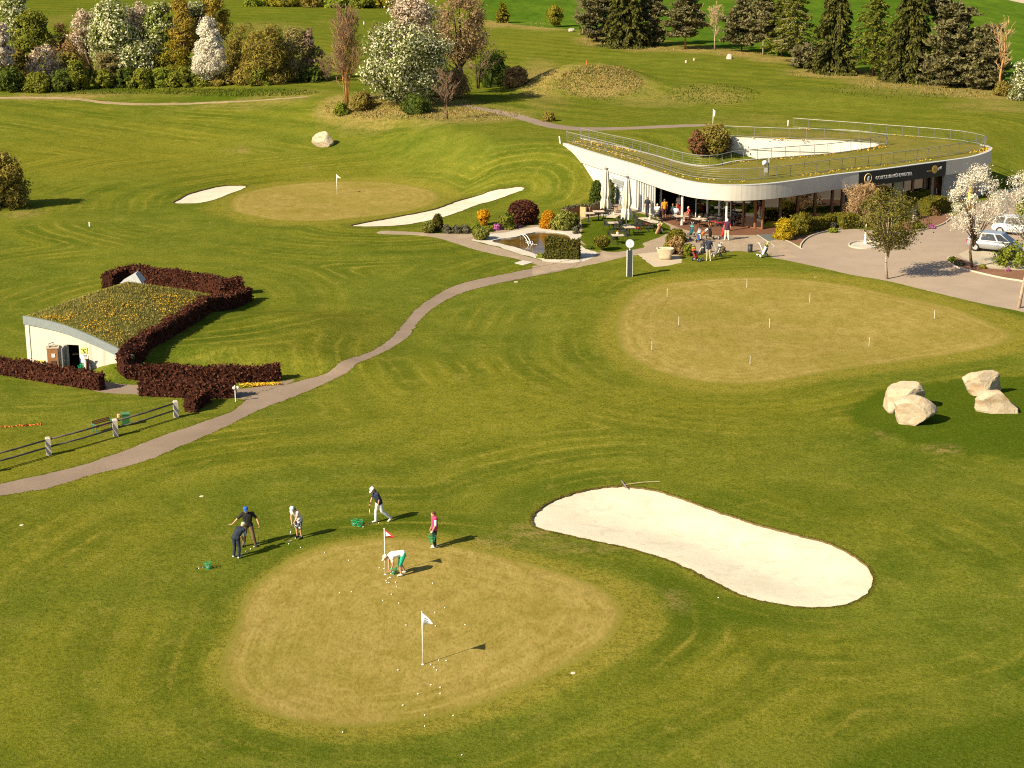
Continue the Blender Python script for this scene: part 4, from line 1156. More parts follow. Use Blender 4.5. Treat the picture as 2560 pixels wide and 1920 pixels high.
mb = MB(); mb.add([(v[0] * SL * .042 / w0, v[1] * .34, v[2] + .016) for v in vs], fs); sign_obj(mb, 'lettering', M_SIGNW, .905, 3.26)
mb = MB(); mb.lathe([(.0, .02), (.36, .02), (.36, -.01)], n=28)
for k in (-.10, 0, .10): mb.box((0, k * .8, .024), (.42 - abs(k), .025, .012), mi=1)
sign_obj(mb, 'gold_disc', [M_GOLD, plain('gold_dark', (.22, .14, .03))], .868, 3.30)
mb = MB()
for k in range(7): mb.box((.09 * k, .02 * (k % 2), .018), (.055, .06 + .03 * ((k * 5) % 3), .012))
sign_obj(mb, 'gold_script', M_GOLD, .777, 3.20)
mb = MB()
rp = [(.40 * math.cos(a), .40 * math.sin(a), .02) for a in np.linspace(0, 2 * math.pi, 29)]
mb.tube(rp, .045, 5, 0, cap=False)
mb.ball((0, -.02, .02), (.16, .20, .03), 10, 6, 1); mb.ball((.07, .12, .03), (.11, .10, .03), 8, 6, 1); mb.box((-.08, -.18, .03), (.07, .16, .02), .3, 1); mb.box((.10, -.18, .03), (.07, .16, .02), -.2, 1)
sign_obj(mb, 'emblem', [plain('emblem_ring', (.55, .42, .20), .5), M_SIGNW], .095, 3.30)

# roof railings
M_RAIL = plain('galvanised_rail', (.27, .26, .235), .55, .3)
M_RAILD = plain('rail_post_grey', (.22, .21, .20), .5, .4)
def railing(line, zb=3.86, h=1.0, gap=1.55, lean=.10, side=1, name='railing'):
    L = resample(line, .5, False)
    off = offset_chain(L, -lean * side)
    mb = MB(); top = [(p[0], p[1], zb + h) for p in off]
    mb.tube(top, .034, 5, 0); mb.tube([(p[0], p[1], zb + .10) for p in L], .026, 4, 0)
    for t in (.3, .5, .7, .86):
        mb.tube([(a[0] + (b[0] - a[0]) * t, a[1] + (b[1] - a[1]) * t, zb + h * t) for a, b in zip(L, off)], .007, 3, 1)
    PP = resample(line, gap, False)
    oo = offset_chain(PP, -lean * side)
    for i, (a, b) in enumerate(zip(PP, oo)):
        mb.tube([(a[0], a[1], zb - .05), (b[0], b[1], zb + h)], .045 if i in (0, len(PP) - 1) else .030, 4, 1)
    return part(mb, name, [M_RAIL, M_RAILD])
railing(chain_world([(1418,354.6),(1500,376),(1586,401),(1651,421),(1703,437),(1754,446.5),(1827,451),(1903,449),(1980,441),(2087,426.5),(2201,413),(2312,398),(2400,384),(2440,377),(2455,371),(2462,366)], 3.86), side=1)
railing(chain_world([(1984,319.5),(2123,330),(2225,338),(2334,346.5),(2400,353),(2440,360),(2462,366)], 3.86), side=1)
railing(chain_world([(1450,346.5),(1521,363),(1580,376),(1646,394),(1700,409),(1748,417),(1794,416),(1845,406),(1962,395.5),(2082,386),(2176,372),(2216,363)], 3.86), side=-1)
railing(chain_world([(1800,340),(1960,346.5),(2080,349.5),(2150,354),(2216,363)], 3.86), side=-1)
# yellow stonecrop along the roof edges
def flower_patch(P, size, seed=1):
    r_ = np.random.default_rng(seed); mb = MB()
    for p in P:
        s = size * r_.uniform(.6, 1.3); a = r_.uniform(0, 6.28); t = r_.uniform(-.5, .5)
        u = Vector((math.cos(a), math.sin(a), t)).normalized() * s; w = Vector((-math.sin(a), math.cos(a), r_.uniform(-.5, .5))).normalized() * s
        p = Vector(p); mb.add([p - u, p - w, p + u, p + w], [(0, 1, 2, 3)])
    return mb
P = []
r_ = np.random.default_rng(5)
def along(pxs, n, sx, z=3.92):
    ch_ = chain_world(pxs, 3.86); L = resample(ch_, .2, False)
    cl = r_.uniform(0, len(L), max(3, n // 9))
    for c_ in cl:
        for _ in range(9):
            q = L[int(np.clip(c_ + r_.normal(0, 2.5), 0, len(L) - 1))]; P.append((q[0] + r_.normal(0, sx), q[1] + r_.normal(0, sx), z + r_.uniform(0, .10)))
along([(1430,357),(1480,368),(1530,384),(1600,402)], 220, .5); along([(1460,355),(1520,368),(1560,378)], 160, .7)
along([(1600,410),(1703,443),(1827,456),(1903,453)], 60, .18); along([(2000,443),(2120,427),(2312,403),(2430,388)], 130, .18)
along([(2440,384),(2462,378),(2470,372)], 130, .35); along([(1830,408),(1960,398),(2080,388),(2170,376)], 130, .22); along([(2180,372),(2210,368)], 90, .3)
along([(1800,343),(1960,350),(2120,355)], 60, .15); along([(2230,340),(2300,346)], 40, .3); along([(1984,322),(2020,325)], 20, .2)
P = [q for q in P]
fl = flower_patch(P, .068, 3); f_ = part(fl, 'roof_flowers', M_YEL); f_['kind'] = 'stuff'

# dish and small things on the roof
p = plane(1913, 441, 3.87)
dsh = thing('satellite_dish', 'small white dish with grey box on a pole on the turf roof', 'satellite dish', p)
mb = MB(); mb.tube([(-.05, 0, 0), (-.05, 0, 1.3)], .04, 6); mb.tube([(.25, .1, 0), (.25, .1, 1.55)], .04, 6); mb.build('mast', M_RAILD, dsh)
mb = MB(); Md = Matrix.Rotation(R(75), 3, 'X') @ Matrix.Rotation(R(-15), 3, 'Y'); mb.lathe([(.02, -.11), (.13, -.09), (.22, -.03), (.235, -.02)], (-.10, -.12, 1.15), 18, 0, Md); mb.build('dish', plain('dish_white', (.78, .77, .74), .5), dsh, True)
mb = MB(); mb.box((.02, -.08, .55), (.30, .18, .38)); mb.box((.25, .05, 1.35), (.12, .1, .45)); mb.build('control_box', M_GREYW, dsh)
p = plane(1404, 358, 3.8); mp_ = thing('marker_post', 'short white post at the sharp tip of the turf roof', 'post', (p.x - .1, p.y, T(p.x - .1, p.y)))
mb = MB(); mb.tube([(0, 0, -.1), (-.12, 0, .62)], .07, 8); mb.build('post', M_SIGNW, mp_); mb = MB(); mb.ball((-.12, 0, .62), .075, 8, 6); mb.build('cap', M_SIGNW, mp_)
p = ground(1970, 315); mp2 = thing('marker_post', 'short white stake beside the rear corner of the roof railing', 'post', p)
mb = MB(); mb.tube([(0, 0, -.1), (0, 0, .55)], .06, 8); mb.build('post', M_SIGNW, mp2); mb = MB(); mb.ball((0, 0, .55), .065, 8, 6); mb.build('cap', M_SIGNW, mp2)
# low shed roof in the courtyard
p = plane(1907, 389, 1.9)
cs = thing('courtyard_shelter', 'low dark flat roofed shelter standing in the sunken courtyard', 'shelter', (p.x, p.y, T(p.x, p.y)))
zc = 1.9 - T(p.x, p.y)
mb = MB(); mb.box((0, 0, zc / 2), (2.6, 1.6, zc), .2); mb.build('walls', M_GREYW, cs)
mb = MB(); mb.box((0, 0, zc + .06), (3.1, 2.2, .12), .2); mb.build('flat_roof', plain('roof_felt', (.09, .075, .065), .9), cs)

# ------------------------------------------------------------------ shed with sloping turf roof
W0 = Vector((plane(70, 930, 0).x, plane(70, 930, 0).y, 0)); W1 = Vector((plane(330, 888, 1.38).x, plane(330, 888, 1.38).y, 0))
wd = (W1 - W0); WL = wd.length; wd.normalize(); wn_ = Vector((wd.y, -wd.x, 0))      # towards the viewer
def on_wall(px, py, off=0.0):
    """point of the front wall plane seen at this picture point: (distance along, height)"""
    d = Vector(pix_dir(px, py)); o = Vector((0, 0, CAMH)); q = W0 + wn_ * off
    t = (q - o).dot(wn_) / d.dot(wn_); p = o + d * t
    return (p - q).dot(wd), p.z
prof = [on_wall(*q) for q in ((60,790.5),(100,798),(135,806),(168,815.5),(200,828),(240,845),(285,866),(330,888))]
def top_at(s): return float(np.interp(s, [p[0] for p in prof], [p[1] for p in prof]))
hut = thing('turf_roof_shed', 'pale concrete shed under a sloping turf roof full of yellow flowers', 'shed', W0)
def hpart(mb, name, mat, smooth_=False, parent=hut):
    return mb.build(name, mat, parent, smooth_, True)
s0, s1 = prof[0][0], prof[-1][0]
BL = plane(316, 704, prof[0][1] - .1); BR = plane(556, 744, 1.02)
FL = W0 + wd * s0; FR = W0 + wd * (s1 + .05)
def roof_pt(u, v):
    s = s0 + (s1 + .05 - s0) * u
    f = W0 + wd * s; fz = top_at(min(s, s1))
    b = BL.lerp(BR, u); bz = b.z + .10 * math.sin(u * math.pi)
    x = f.x + (b.x - f.x) * v; y_ = f.y + (b.y - f.y) * v
    return Vector((x, y_, fz + (bz - fz) * v + .05 * math.sin(v * math.pi)))
mb = MB(); N = 22
vs = [roof_pt(i / N, j / N) for j in range(N + 1) for i in range(N + 1)]
nv = len(vs); vs += [v - Vector((0, 0, .35)) for v in vs]
fs = []
for j in range(N):
    for i in range(N):
        a = j * (N + 1) + i; fs.append((a, a + 1, a + N + 2, a + N + 1)); fs.append((a + nv, a + N + 1 + nv, a + N + 2 + nv, a + 1 + nv))
for k in range(N):
    a, b = k, k + 1; fs.append((b, a, a + nv, b + nv))
    a, b = N * (N + 1) + k, N * (N + 1) + k + 1; fs.append((a, b, b + nv, a + nv))
    a, b = k * (N + 1), (k + 1) * (N + 1); fs.append((a, b, b + nv, a + nv))
    a, b = k * (N + 1) + N, (k + 1) * (N + 1) + N; fs.append((b, a, a + nv, b + nv))
mb.add(vs, fs); hpart(mb, 'turf_roof', M_HROOF, True)
r2 = np.random.default_rng(11)
bands = [(.30,.10,.05,.10),(.50,.12,.07,.06),(.62,.10,.10,.08),(.72,.10,.12,.06),(.45,.32,.10,.06),(.60,.35,.12,.06),(.35,.42,.10,.06),(.62,.62,.14,.12),(.72,.72,.12,.10),(.78,.58,.10,.10),(.55,.74,.10,.10),(.65,.82,.14,.06),(.50,.52,.12,.06),(.82,.80,.08,.06),(.20,.06,.05,.03)]
P = []
for (u, v, su, sv) in bands:
    for _ in range(90):
        uu, vv = r2.normal(u, su * .7), r2.normal(v, sv * .7)
        if .02 < uu < .97 and .01 < vv < .98:
            q = roof_pt(uu, vv); P.append((q.x, q.y, q.z + r2.uniform(.02, .12)))
f_ = hpart(flower_patch(P, .042, 4), 'roof_flowers', plain('stonecrop_orange', (.56, .31, .02), .8, var=.4, scale=1.5)); f_['kind'] = 'stuff'
# tufts on the shed roof
def mat_tint(name, a, b):
    m, nt = newmat(name); g = G(nt)
    c = g.mix(g.attr('v'), a, b)
    d = g.n('ShaderNodeBsdfDiffuse'); g.put(d.inputs[0], c); t = g.n('ShaderNodeBsdfTranslucent'); g.put(t.inputs[0], c)
    mx = g.n('ShaderNodeMixShader'); mx.inputs[0].default_value = .25; g.link(d.outputs[0], mx.inputs[1]); g.link(t.outputs[0], mx.inputs[2])
    o = g.n('ShaderNodeOutputMaterial'); g.link(mx.outputs[0], o.inputs[0]); return m
M_TUFT = mat_tint('grass_tuft', (.17, .16, .026), (.40, .31, .10))
def blades(name, P, h, mat, parent, seed=2, w=.02):
    r_ = np.random.default_rng(seed); n = len(P); P = np.array(P)
    a = r_.uniform(0, 6.28, n); hh = h * r_.uniform(.5, 1.3, n); le = r_.uniform(.1, .6, n); la = r_.uniform(0, 6.28, n)
    bx, by = np.cos(a) * w, np.sin(a) * w
    v = np.zeros((n, 3, 3))
    v[:, 0] = P + np.stack([bx, by, np.zeros(n)], 1); v[:, 1] = P - np.stack([bx, by, np.zeros(n)], 1)
    v[:, 2] = P + np.stack([np.cos(la) * le * hh, np.sin(la) * le * hh, hh], 1)
    me = bpy.data.meshes.new(name)
    if parent is not None: v -= np.array(parent.location)
    me.from_pydata(v.reshape(-1, 3).tolist(), [], np.arange(3 * n).reshape(-1, 3).tolist())
    at_ = me.attributes.new('v', 'FLOAT', 'FACE'); at_.data.foreach_set('value', r_.uniform(0, 1, n).astype(np.float32))
    me.materials.append(mat); o = bpy.data.objects.new(name, me); COL.objects.link(o)
    if parent is not None: o.parent = parent
    return o
P = []
for _ in range(7000):
    q = roof_pt(r2.uniform(.02, .98), r2.uniform(.01, .99)); P.append((q.x, q.y, q.z - .02))
o = blades('roof_grass', P, .15, M_TUFT, hut, 3, .03); o['kind'] = 'stuff'
# metal fascia, front wall with the door opening, side and back
fz = lambda s: top_at(min(max(s, s0), s1))
def wall_piece(mb, sa, sb, za, zb, off=0.0, th=.25, n=6, mi=0):
    for i in range(n):
        u, v = sa + (sb - sa) * i / n, sa + (sb - sa) * (i + 1) / n
        zs = [za(u) if callable(za) else za, za(v) if callable(za) else za, zb(v) if callable(zb) else zb, zb(u) if callable(zb) else zb]
        f = [W0 + wd * u + wn_ * off, W0 + wd * v + wn_ * off]; b = [q - wn_ * th for q in f]
        vs = [(*f[0][:2], zs[0]), (*f[1][:2], zs[1]), (*f[1][:2], zs[2]), (*f[0][:2], zs[3]), (*b[0][:2], zs[0]), (*b[1][:2], zs[1]), (*b[1][:2], zs[2]), (*b[0][:2], zs[3])]
        fs = [(0, 1, 2, 3), (5, 4, 7, 6), (4, 5, 1, 0), (3, 2, 6, 7)]
        if i == 0: fs.append((4, 0, 3, 7))
        if i == n - 1: fs.append((1, 5, 6, 2))
        mb.add(vs, fs, mi)
mb = MB(); wall_piece(mb, s0 - .05, s1 + .03, lambda s: fz(s) - .46, lambda s: fz(s) + .03, .06, .10, 10); hpart(mb, 'metal_fascia', plain('zinc_fascia', (.27, .30, .31), .5, .3, .1))
def mat_stained():
    m, nt = newmat('stained_concrete'); g = G(nt)
    n = g.noise(.9, 4); v = g.noise(1.7, 4, .7, vec=g.scalevec(g.pos(), (1, 1, .10)))
    c = g.mix(g.rng(n, .3, .7), (.52, .48, .40), (.58, .54, .46))
    c = g.mix(g.rng(v, .56, .70, 0, .6), c, (.40, .26, .17))
    g.surf(c, .8, spec=.2); return m
M_STAIN = mat_stained()
dA, dB = on_wall(166, 862)[0], on_wall(197, 866)[0]; dz = on_wall(180, 862)[1]
mb = MB()
wall_piece(mb, s0, dA, -.3, lambda s: fz(s) - .46); wall_piece(mb, dA, dB, dz, lambda s: fz(s) - .46, n=2); wall_piece(mb, dB, s1, -.3, lambda s: fz(s) - .46)
hpart(mb, 'front_wall', M_STAIN)
mb = MB(); a = FL; b = BL
mb.prism([(a.x, a.y), (b.x, b.y), (b.x + .25, b.y - .1), (a.x + .25, a.y - .1)], -.3, prof[0][1] - .5); hpart(mb, 'side_wall', M_STAIN)
mb = MB(); q = W0 + wd * ((dA + dB) / 2) - wn_ * 3.2; mb.box((q.x - .6, q.y, .75), (3.6, .2, 1.5), math.atan2(wd.y, wd.x)); hpart(mb, 'back_wall', plain('shed_inside', (.05, .06, .03), .9))
q = W0 + wd * ((dA + dB) / 2) - wn_ * 1.5
mb = MB(); mb.box((q.x, q.y, .03), (3.0, 2.6, .06), math.atan2(wd.y, wd.x)); hpart(mb, 'floor_slab', plain('shed_floor', (.11, .10, .08), .9))
mb = MB(); q = W0 + wd * (dA + .02) + wn_ * .45; mb.box((q.x, q.y, dz / 2), (.07, .85, dz - .05), math.atan2(wd.y, wd.x) + .25)
dd = hpart(mb, 'door', plain('grey_door', (.20, .20, .20), .5)); mb = MB(); mb.box((q.x - W0.x + .06, q.y - W0.y - .3, 1.05), (.08, .05, .14)); mb.build('handle', M_ALU, dd)
mb = MB(); q = W0 + wd * ((dA + dB) / 2) - wn_ * .9; mb.box((q.x, q.y, 1.05), (.95, .28, .06), math.atan2(wd.y, wd.x) + .55); hpart(mb, 'wooden_rail', plain('pine_plank', (.45, .28, .11), .7))
a, az = on_wall(201, 869, .02); b, bz = on_wall(219, 884, .02)
def poster(sa, sb, za, zb, mats, name, lab=None):
    mb = MB(); wall_piece(mb, sa, sb, za, zb, .03, .025, 1, 0); return hpart(mb, name, mats)
ps = poster(a, b, bz, az, plain('poster_yellow', (.68, .55, .12), .6), 'poster')
mb = MB(); w_ = b - a; h_ = az - bz
for (cx_, cz_, rx_, rz_) in ((.45,.55,.10,.32),(.62,.28,.14,.16),(.22,.72,.12,.10),(.70,.78,.16,.10),(.52,.20,.1,.12)):
    c0 = W0 + wd * (a + w_ * cx_) + wn_ * .036
    mb.box((c0.x, c0.y, bz + h_ * cz_), (rx_ * w_ * 1.4, .012, rz_ * h_ * 1.4), math.atan2(wd.y, wd.x), tilt=Matrix.Rotation(.5, 3, 'Y'))
o = hpart(mb, 'poster_print', plain('poster_ink', (.05, .06, .08), .6), parent=hut)
o.parent = ps; o.location = hut.location * 0
a2, az2 = on_wall(200, 887, .02); b2_, bz2 = on_wall(221, 908, .02)
poster(a2, b2_, bz2, az2, plain('white_board', (.80, .79, .76), .5), 'notice_board')
# little roof vent
p = plane(323, 703, 3.1); p = p + Vector((0, .9, 0))
vt = thing('roof_vent', 'small pale metal vent gable behind the flowering shed roof', 'roof vent', (p.x, p.y, T(p.x, p.y)))
zv = 3.12 - T(p.x, p.y)
mb = MB(); mb.prism([(-.65, -.2), (.55, -.2), (.55, .9), (-.65, .9)], 0, zv - .3); mb.build('shaft', M_GREYW, vt)
mb = MB(); mb.add([(-.75, -.3, zv - .3), (.65, -.3, zv - .3), (.25, -.1, zv + .30), (.65, 1, zv - .3), (-.75, 1, zv - .3), (.25, .8, zv + .30)], [(0, 1, 2), (1, 3, 5, 2), (3, 4, 5), (4, 0, 2, 5), (0, 4, 3, 1)]); mb.build('hood', plain('vent_metal', (.36, .36, .36), .6, .2), vt)
# ------------------------------------------------------------------ vegetation
def mat_leaf(name, cols, pos=None, vary=.22, trans=.34, sc=.45):
    m, nt = newmat(name); g = G(nt)
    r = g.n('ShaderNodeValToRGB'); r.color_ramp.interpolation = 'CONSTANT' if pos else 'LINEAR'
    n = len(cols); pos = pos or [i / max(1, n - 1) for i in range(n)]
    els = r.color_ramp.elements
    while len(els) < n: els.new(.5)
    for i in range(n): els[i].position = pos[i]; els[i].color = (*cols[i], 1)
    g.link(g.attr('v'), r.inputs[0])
    c = g.mix(g.rng(g.noise(sc, 3), .3, .7, vary, 0), r.outputs[0], tuple(x * .45 for x in cols[0]), 'MIX')
    d = g.n('ShaderNodeBsdfDiffuse'); g.put(d.inputs[0], c); t = g.n('ShaderNodeBsdfTranslucent'); g.put(t.inputs[0], c)
    mx = g.n('ShaderNodeMixShader'); mx.inputs[0].default_value = trans; g.link(d.outputs[0], mx.inputs[1]); g.link(t.outputs[0], mx.inputs[2])
    o = g.n('ShaderNodeOutputMaterial'); g.link(mx.outputs[0], o.inputs[0]); return m

L_CHERRY = mat_leaf('cherry_blossom', [(.28,.18,.11),(.76,.67,.54),(.84,.76,.65)], [0, .20, .55], trans=.35)
L_CREAM = mat_leaf('cream_blossom_green', [(.12,.15,.028),(.21,.24,.045),(.72,.69,.42),(.80,.77,.54)], [0, .26, .52, .80], trans=.35)
L_CHERRYW = mat_leaf('bright_cherry_blossom', [(.36,.29,.18),(.80,.74,.60),(.86,.81,.69)], [0, .16, .55], vary=.12, trans=.35)
L_CREAMY = mat_leaf('green_cream_leaf', [(.13,.17,.030),(.21,.24,.040),(.66,.64,.40)], [0, .35, .72])
L_WHITEG = mat_leaf('white_blossom_green', [(.10,.125,.025),(.19,.21,.045),(.70,.67,.42),(.81,.78,.58)], [0, .30, .56, .82], trans=.35)
L_PINKW = mat_leaf('pinkish_blossom', [(.26,.18,.10),(.60,.46,.33),(.78,.67,.53)], [0, .30, .62], trans=.35)
L_BROWN = mat_leaf('brown_twigs', [(0.189,0.115,0.050),(0.377,0.222,0.098),(0.442,0.317,0.116)])
L_OLIVE = mat_leaf('olive_twigs', [(0.161,0.120,0.031),(0.276,0.208,0.047),(0.321,0.286,0.052)])
L_TWIG = mat_leaf('grey_green_twigs', [(0.180,0.152,0.054),(0.333,0.265,0.107),(0.374,0.317,0.124)])
L_PINKTW = mat_leaf('pinkish_twigs', [(0.160,0.100,0.070),(0.300,0.190,0.140),(0.360,0.250,0.190)])
L_GOLD = mat_leaf('golden_olive_birch', [(0.247,0.172,0.027),(0.398,0.271,0.045),(0.340,0.288,0.043)])
L_GREEN = mat_leaf('fresh_green', [(0.122,0.158,0.022),(0.216,0.256,0.030),(0.296,0.314,0.039)])
L_DGREEN = mat_leaf('dark_green', [(0.050,0.073,0.016),(0.102,0.134,0.024),(0.147,0.174,0.030)])
L_MGREEN = mat_leaf('mid_green', [(0.101,0.123,0.021),(0.192,0.207,0.027),(0.281,0.269,0.039)])
L_YGREEN = mat_leaf('yellow_green', [(0.160,0.150,0.018),(0.270,0.240,0.025),(0.360,0.300,0.035)])
L_ORANGE = mat_leaf('orange_brown_leaf', [(.20,.125,.060),(.34,.225,.110),(.42,.31,.16)])
L_SPRUCE = mat_leaf('spruce_needles', [(0.039,0.045,0.013),(0.083,0.086,0.022),(0.146,0.133,0.028)], trans=.12)
L_PINE = mat_leaf('pine_needles', [(0.091,0.086,0.034),(0.167,0.149,0.067),(0.246,0.213,0.095)], trans=.12)
L_LARCH = mat_leaf('larch_needles', [(0.112,0.128,0.021),(0.188,0.203,0.033),(0.255,0.247,0.043)])
L_PURPLE = mat_leaf('purple_beech', [(0.048,0.019,0.013),(0.098,0.034,0.024),(0.155,0.070,0.037)], sc=1.2, trans=.15)
L_HEDGEG = mat_leaf('thuja_hedge', [(0.075,0.075,0.012),(0.143,0.128,0.018),(0.225,0.180,0.027)], sc=1.5, trans=.15)
L_BRONZE = mat_leaf('bronze_hedge', [(0.049,0.052,0.013),(0.098,0.088,0.018),(0.156,0.130,0.026)], sc=1.5, trans=.15)
L_FORS = mat_leaf('orange_yellow_bloom', [(0.400,0.170,0.012),(0.620,0.300,0.015),(.700,0.400,0.020)])
L_GOLDB = mat_leaf('golden_conifer_leaf', [(.24,.17,.012),(.46,.33,.018),(.58,.44,.03)])
L_VARI = mat_leaf('variegated_leaf', [(0.130,0.140,0.030),(0.260,0.260,0.050),(0.400,0.380,0.100)])
L_PINKF = mat_leaf('pink_bloom', [(0.300,0.070,0.220),(0.500,0.160,0.380),(0.600,0.300,0.500)])
L_LAV = mat_leaf('grey_lavender', [(0.085,0.080,0.050),(0.150,0.140,0.085),(0.190,0.170,0.110)])
BARK = plain('bark_brown', (.13, .085, .055), .9, var=.4, scale=4)
BARKD = plain('bark_dark', (.055, .038, .026), .9, var=.4, scale=4)
BARKP = plain('bark_pale', (.36, .27, .20), .9, var=.35, scale=4)
BARKO = plain('bark_orange', (.40, .20, .06), .9, var=.35, scale=2)
TWIGB = plain('twig_brown', (.20, .125, .075), .9, var=.3, scale=3)
TWIGT = plain('twig_tan', (.42, .28, .15), .9, var=.3, scale=3)

def leaves(name, P, size, mat, parent, asp=1.7, dirs=None, seed=0, extra=None, nrm=None, loose=.75):
    r_ = np.random.default_rng(seed + 17); P = np.asarray(P, float); n = len(P)
    t = r_.normal(size=(n, 3)) if dirs is None else np.asarray(dirs) + r_.normal(size=(n, 3)) * .35
    t /= np.linalg.norm(t, axis=1)[:, None]
    q = r_.normal(size=(n, 3)); b = np.cross(t, q); b /= (np.linalg.norm(b, axis=1)[:, None] + 1e-9)
    if nrm is not None:
        N_ = nrm + r_.normal(size=(n, 3)) * loose * .6; N_ /= np.linalg.norm(N_, axis=1)[:, None]
        t = np.cross(N_, r_.normal(size=(n, 3))); t /= np.linalg.norm(t, axis=1)[:, None] + 1e-9; b = np.cross(N_, t)
    s = size * r_.uniform(.6, 1.35, n)[:, None]
    A = t * s * asp * .5; B = b * s * .5
    v = np.stack([P - A, P - B * .9 + A * .1, P + A, P + B * .9 + A * .1], 1).reshape(-1, 3)
    f = np.arange(4 * n).reshape(-1, 4)
    vl = v.tolist(); fl_ = f.tolist(); val = r_.uniform(0, 1, n)
    if extra is not None:
        o = len(vl); vl += [tuple(x) for x in extra.v]; fl_ += [tuple(i + o for i in q_) for q_ in extra.f]
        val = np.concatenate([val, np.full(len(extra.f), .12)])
    me = bpy.data.meshes.new(name); me.from_pydata(vl, [], fl_)
    at_ = me.attributes.new('v', 'FLOAT', 'FACE'); at_.data.foreach_set('value', val.astype(np.float32))
    me.materials.append(mat); o = bpy.data.objects.new(name, me); COL.objects.link(o)
    if parent is not None: o.parent = parent
    return o

PROF = dict(
    round=lambda t: np.sqrt(np.clip(1 - (2 * t - 1) ** 2, 0, 1)),
    dome=lambda t: np.sqrt(np.clip(1 - (t * .98) ** 2, 0, 1)),
    egg=lambda t: np.clip(1.9 * np.power(t + 1e-6, .5) * np.power(1 - t + 1e-6, .72), 0, 1),
    drop=lambda t: np.clip(np.minimum(1, t * 5 + .25) * np.power(1 - t + 1e-6, .62) * 1.12, 0, 1),
    cone=lambda t: np.clip((1 - t) ** .9 * np.minimum(1, t * 7 + .35), 0, 1),
    column=lambda t: np.clip(np.minimum(1, 5 * t + .5) * np.minimum(1, (1 - t) * 4 + .15), 0, 1),
    fan=lambda t: np.clip((.25 + .85 * t) * np.sqrt(np.clip(1 - t ** 5, 0, 1)), 0, 1))

def cloud(r_, w, h, n, prof='round', ncl=26, cl=.24, shell=.35, depth=None):
    """leaf positions gathered in uneven clumps inside a crown; z from 0 to h"""
    f = PROF[prof]; tt = r_.uniform(0, 1, ncl * 6); rr = f(tt)
    k = r_.uniform(0, 1, len(tt)) < rr + .05
    tt = tt[k][:ncl]; rr = rr[k][:ncl]; m = len(tt)
    a = r_.uniform(0, 2 * math.pi, m); q = np.sqrt(r_.uniform(shell, 1, m)) * .86
    C = np.stack([np.cos(a) * rr * q * w / 2, np.sin(a) * rr * q * (depth or w) / 2, tt * h * .92 + .04 * h], 1)
    rad = cl * w * r_.uniform(.55, 1.15, m)
    wt = rad ** 2; idx = r_.choice(m, n, p=wt / wt.sum())
    d = r_.normal(size=(n, 3)); d /= np.linalg.norm(d, axis=1)[:, None]
    P = C[idx] + d * (rad[idx] * np.power(r_.uniform(.25, 1, n), .5))[:, None] * np.array([1, 1, .8])
    st_ = r_.uniform(0, 1, n) < .07; P[st_] += d[st_] * (rad[idx][st_] * r_.uniform(.25, .65, st_.sum()))[:, None]
    P[:, 2] = np.clip(P[:, 2], .02 * h, h * 1.05)
    cen = P - np.array([0, 0, h * .42]); cen /= np.linalg.norm(cen * np.array([1 / w, 1 / w, 1 / h]), axis=1)[:, None] + 1e-6
    N_ = d * .65 + cen / np.linalg.norm(cen, axis=1)[:, None] * .75
    return P, C, N_ / np.linalg.norm(N_, axis=1)[:, None]

def limbs(mb, r_, C, h0, rad, n=8, base=(0, 0, 0)):
    idx = r_.choice(len(C), min(n, len(C)), replace=False)
    for i in idx:
        c = Vector(C[i]); s = Vector((base[0], base[1], h0 * r_.uniform(.7, 1.1)))
        m = s.lerp(c, .5) + Vector((r_.normal(0, .2), r_.normal(0, .2), .08 * c.z))
        mb.tube([s, m, c], [rad * .45, rad * .28, rad * .08], 5)

NTREE = [0]
def tree(name, label, cat, px, pyb, pyt, wpx, leaf, prof='round', bottom=.18, n=4200, size=.34, asp=1.6, bark=BARK, trunk=.035, ncl=26, cl=.24, group=None, shell=.35, lean=0.0, nl=8, depth=None, z_extra=0.0, multi=1, wob=1.0):
    NTREE[0] += 1; sd = NTREE[0]; r_ = np.random.default_rng(100 + sd)
    p = ground(px, pyb); sc = scale_at(p)
    h = at_y(px, pyt, p.y).z - p.z; w = wpx / sc
    root = thing(name, label, cat, p, 0, group)
    if size > .18: n = int(n * 2.3); size = size * .68; ncl = int(ncl * 1.5); cl = cl * .98
    P, C, NN = cloud(r_, w, h * (1 - bottom), n, prof, ncl, cl, shell, depth)
    P[:, 2] += h * bottom; C[:, 2] += h * bottom
    P[:, 0] += lean * P[:, 2]; C[:, 0] += lean * C[:, 2]
    leaves('crown', P, size, leaf, root, asp, None, sd, None, NN)
    mb = MB(); rad = trunk * h * .5
    for k in range(multi):
        ox = 0 if multi == 1 else r_.normal(0, rad * 2)
        zz = [0, .15, .35, .6, .85]; pts_ = [(ox + lean * h * q + (r_.normal(0, .02 * h) * wob if i else 0) + ox * 3 * q, (r_.normal(0, .015 * h) * wob if i else 0), h * q - (.15 if i == 0 else 0)) for i, q in enumerate(zz)]
        mb.tube(pts_, [rad * 1.25 / multi ** .5, rad / multi ** .5, rad * .8 / multi ** .5, rad * .5 / multi ** .5, rad * .15], 7)
    limbs(mb, r_, C, h * max(bottom, .22), rad, nl)
    mb.build('trunk', bark, root, True)
    return root

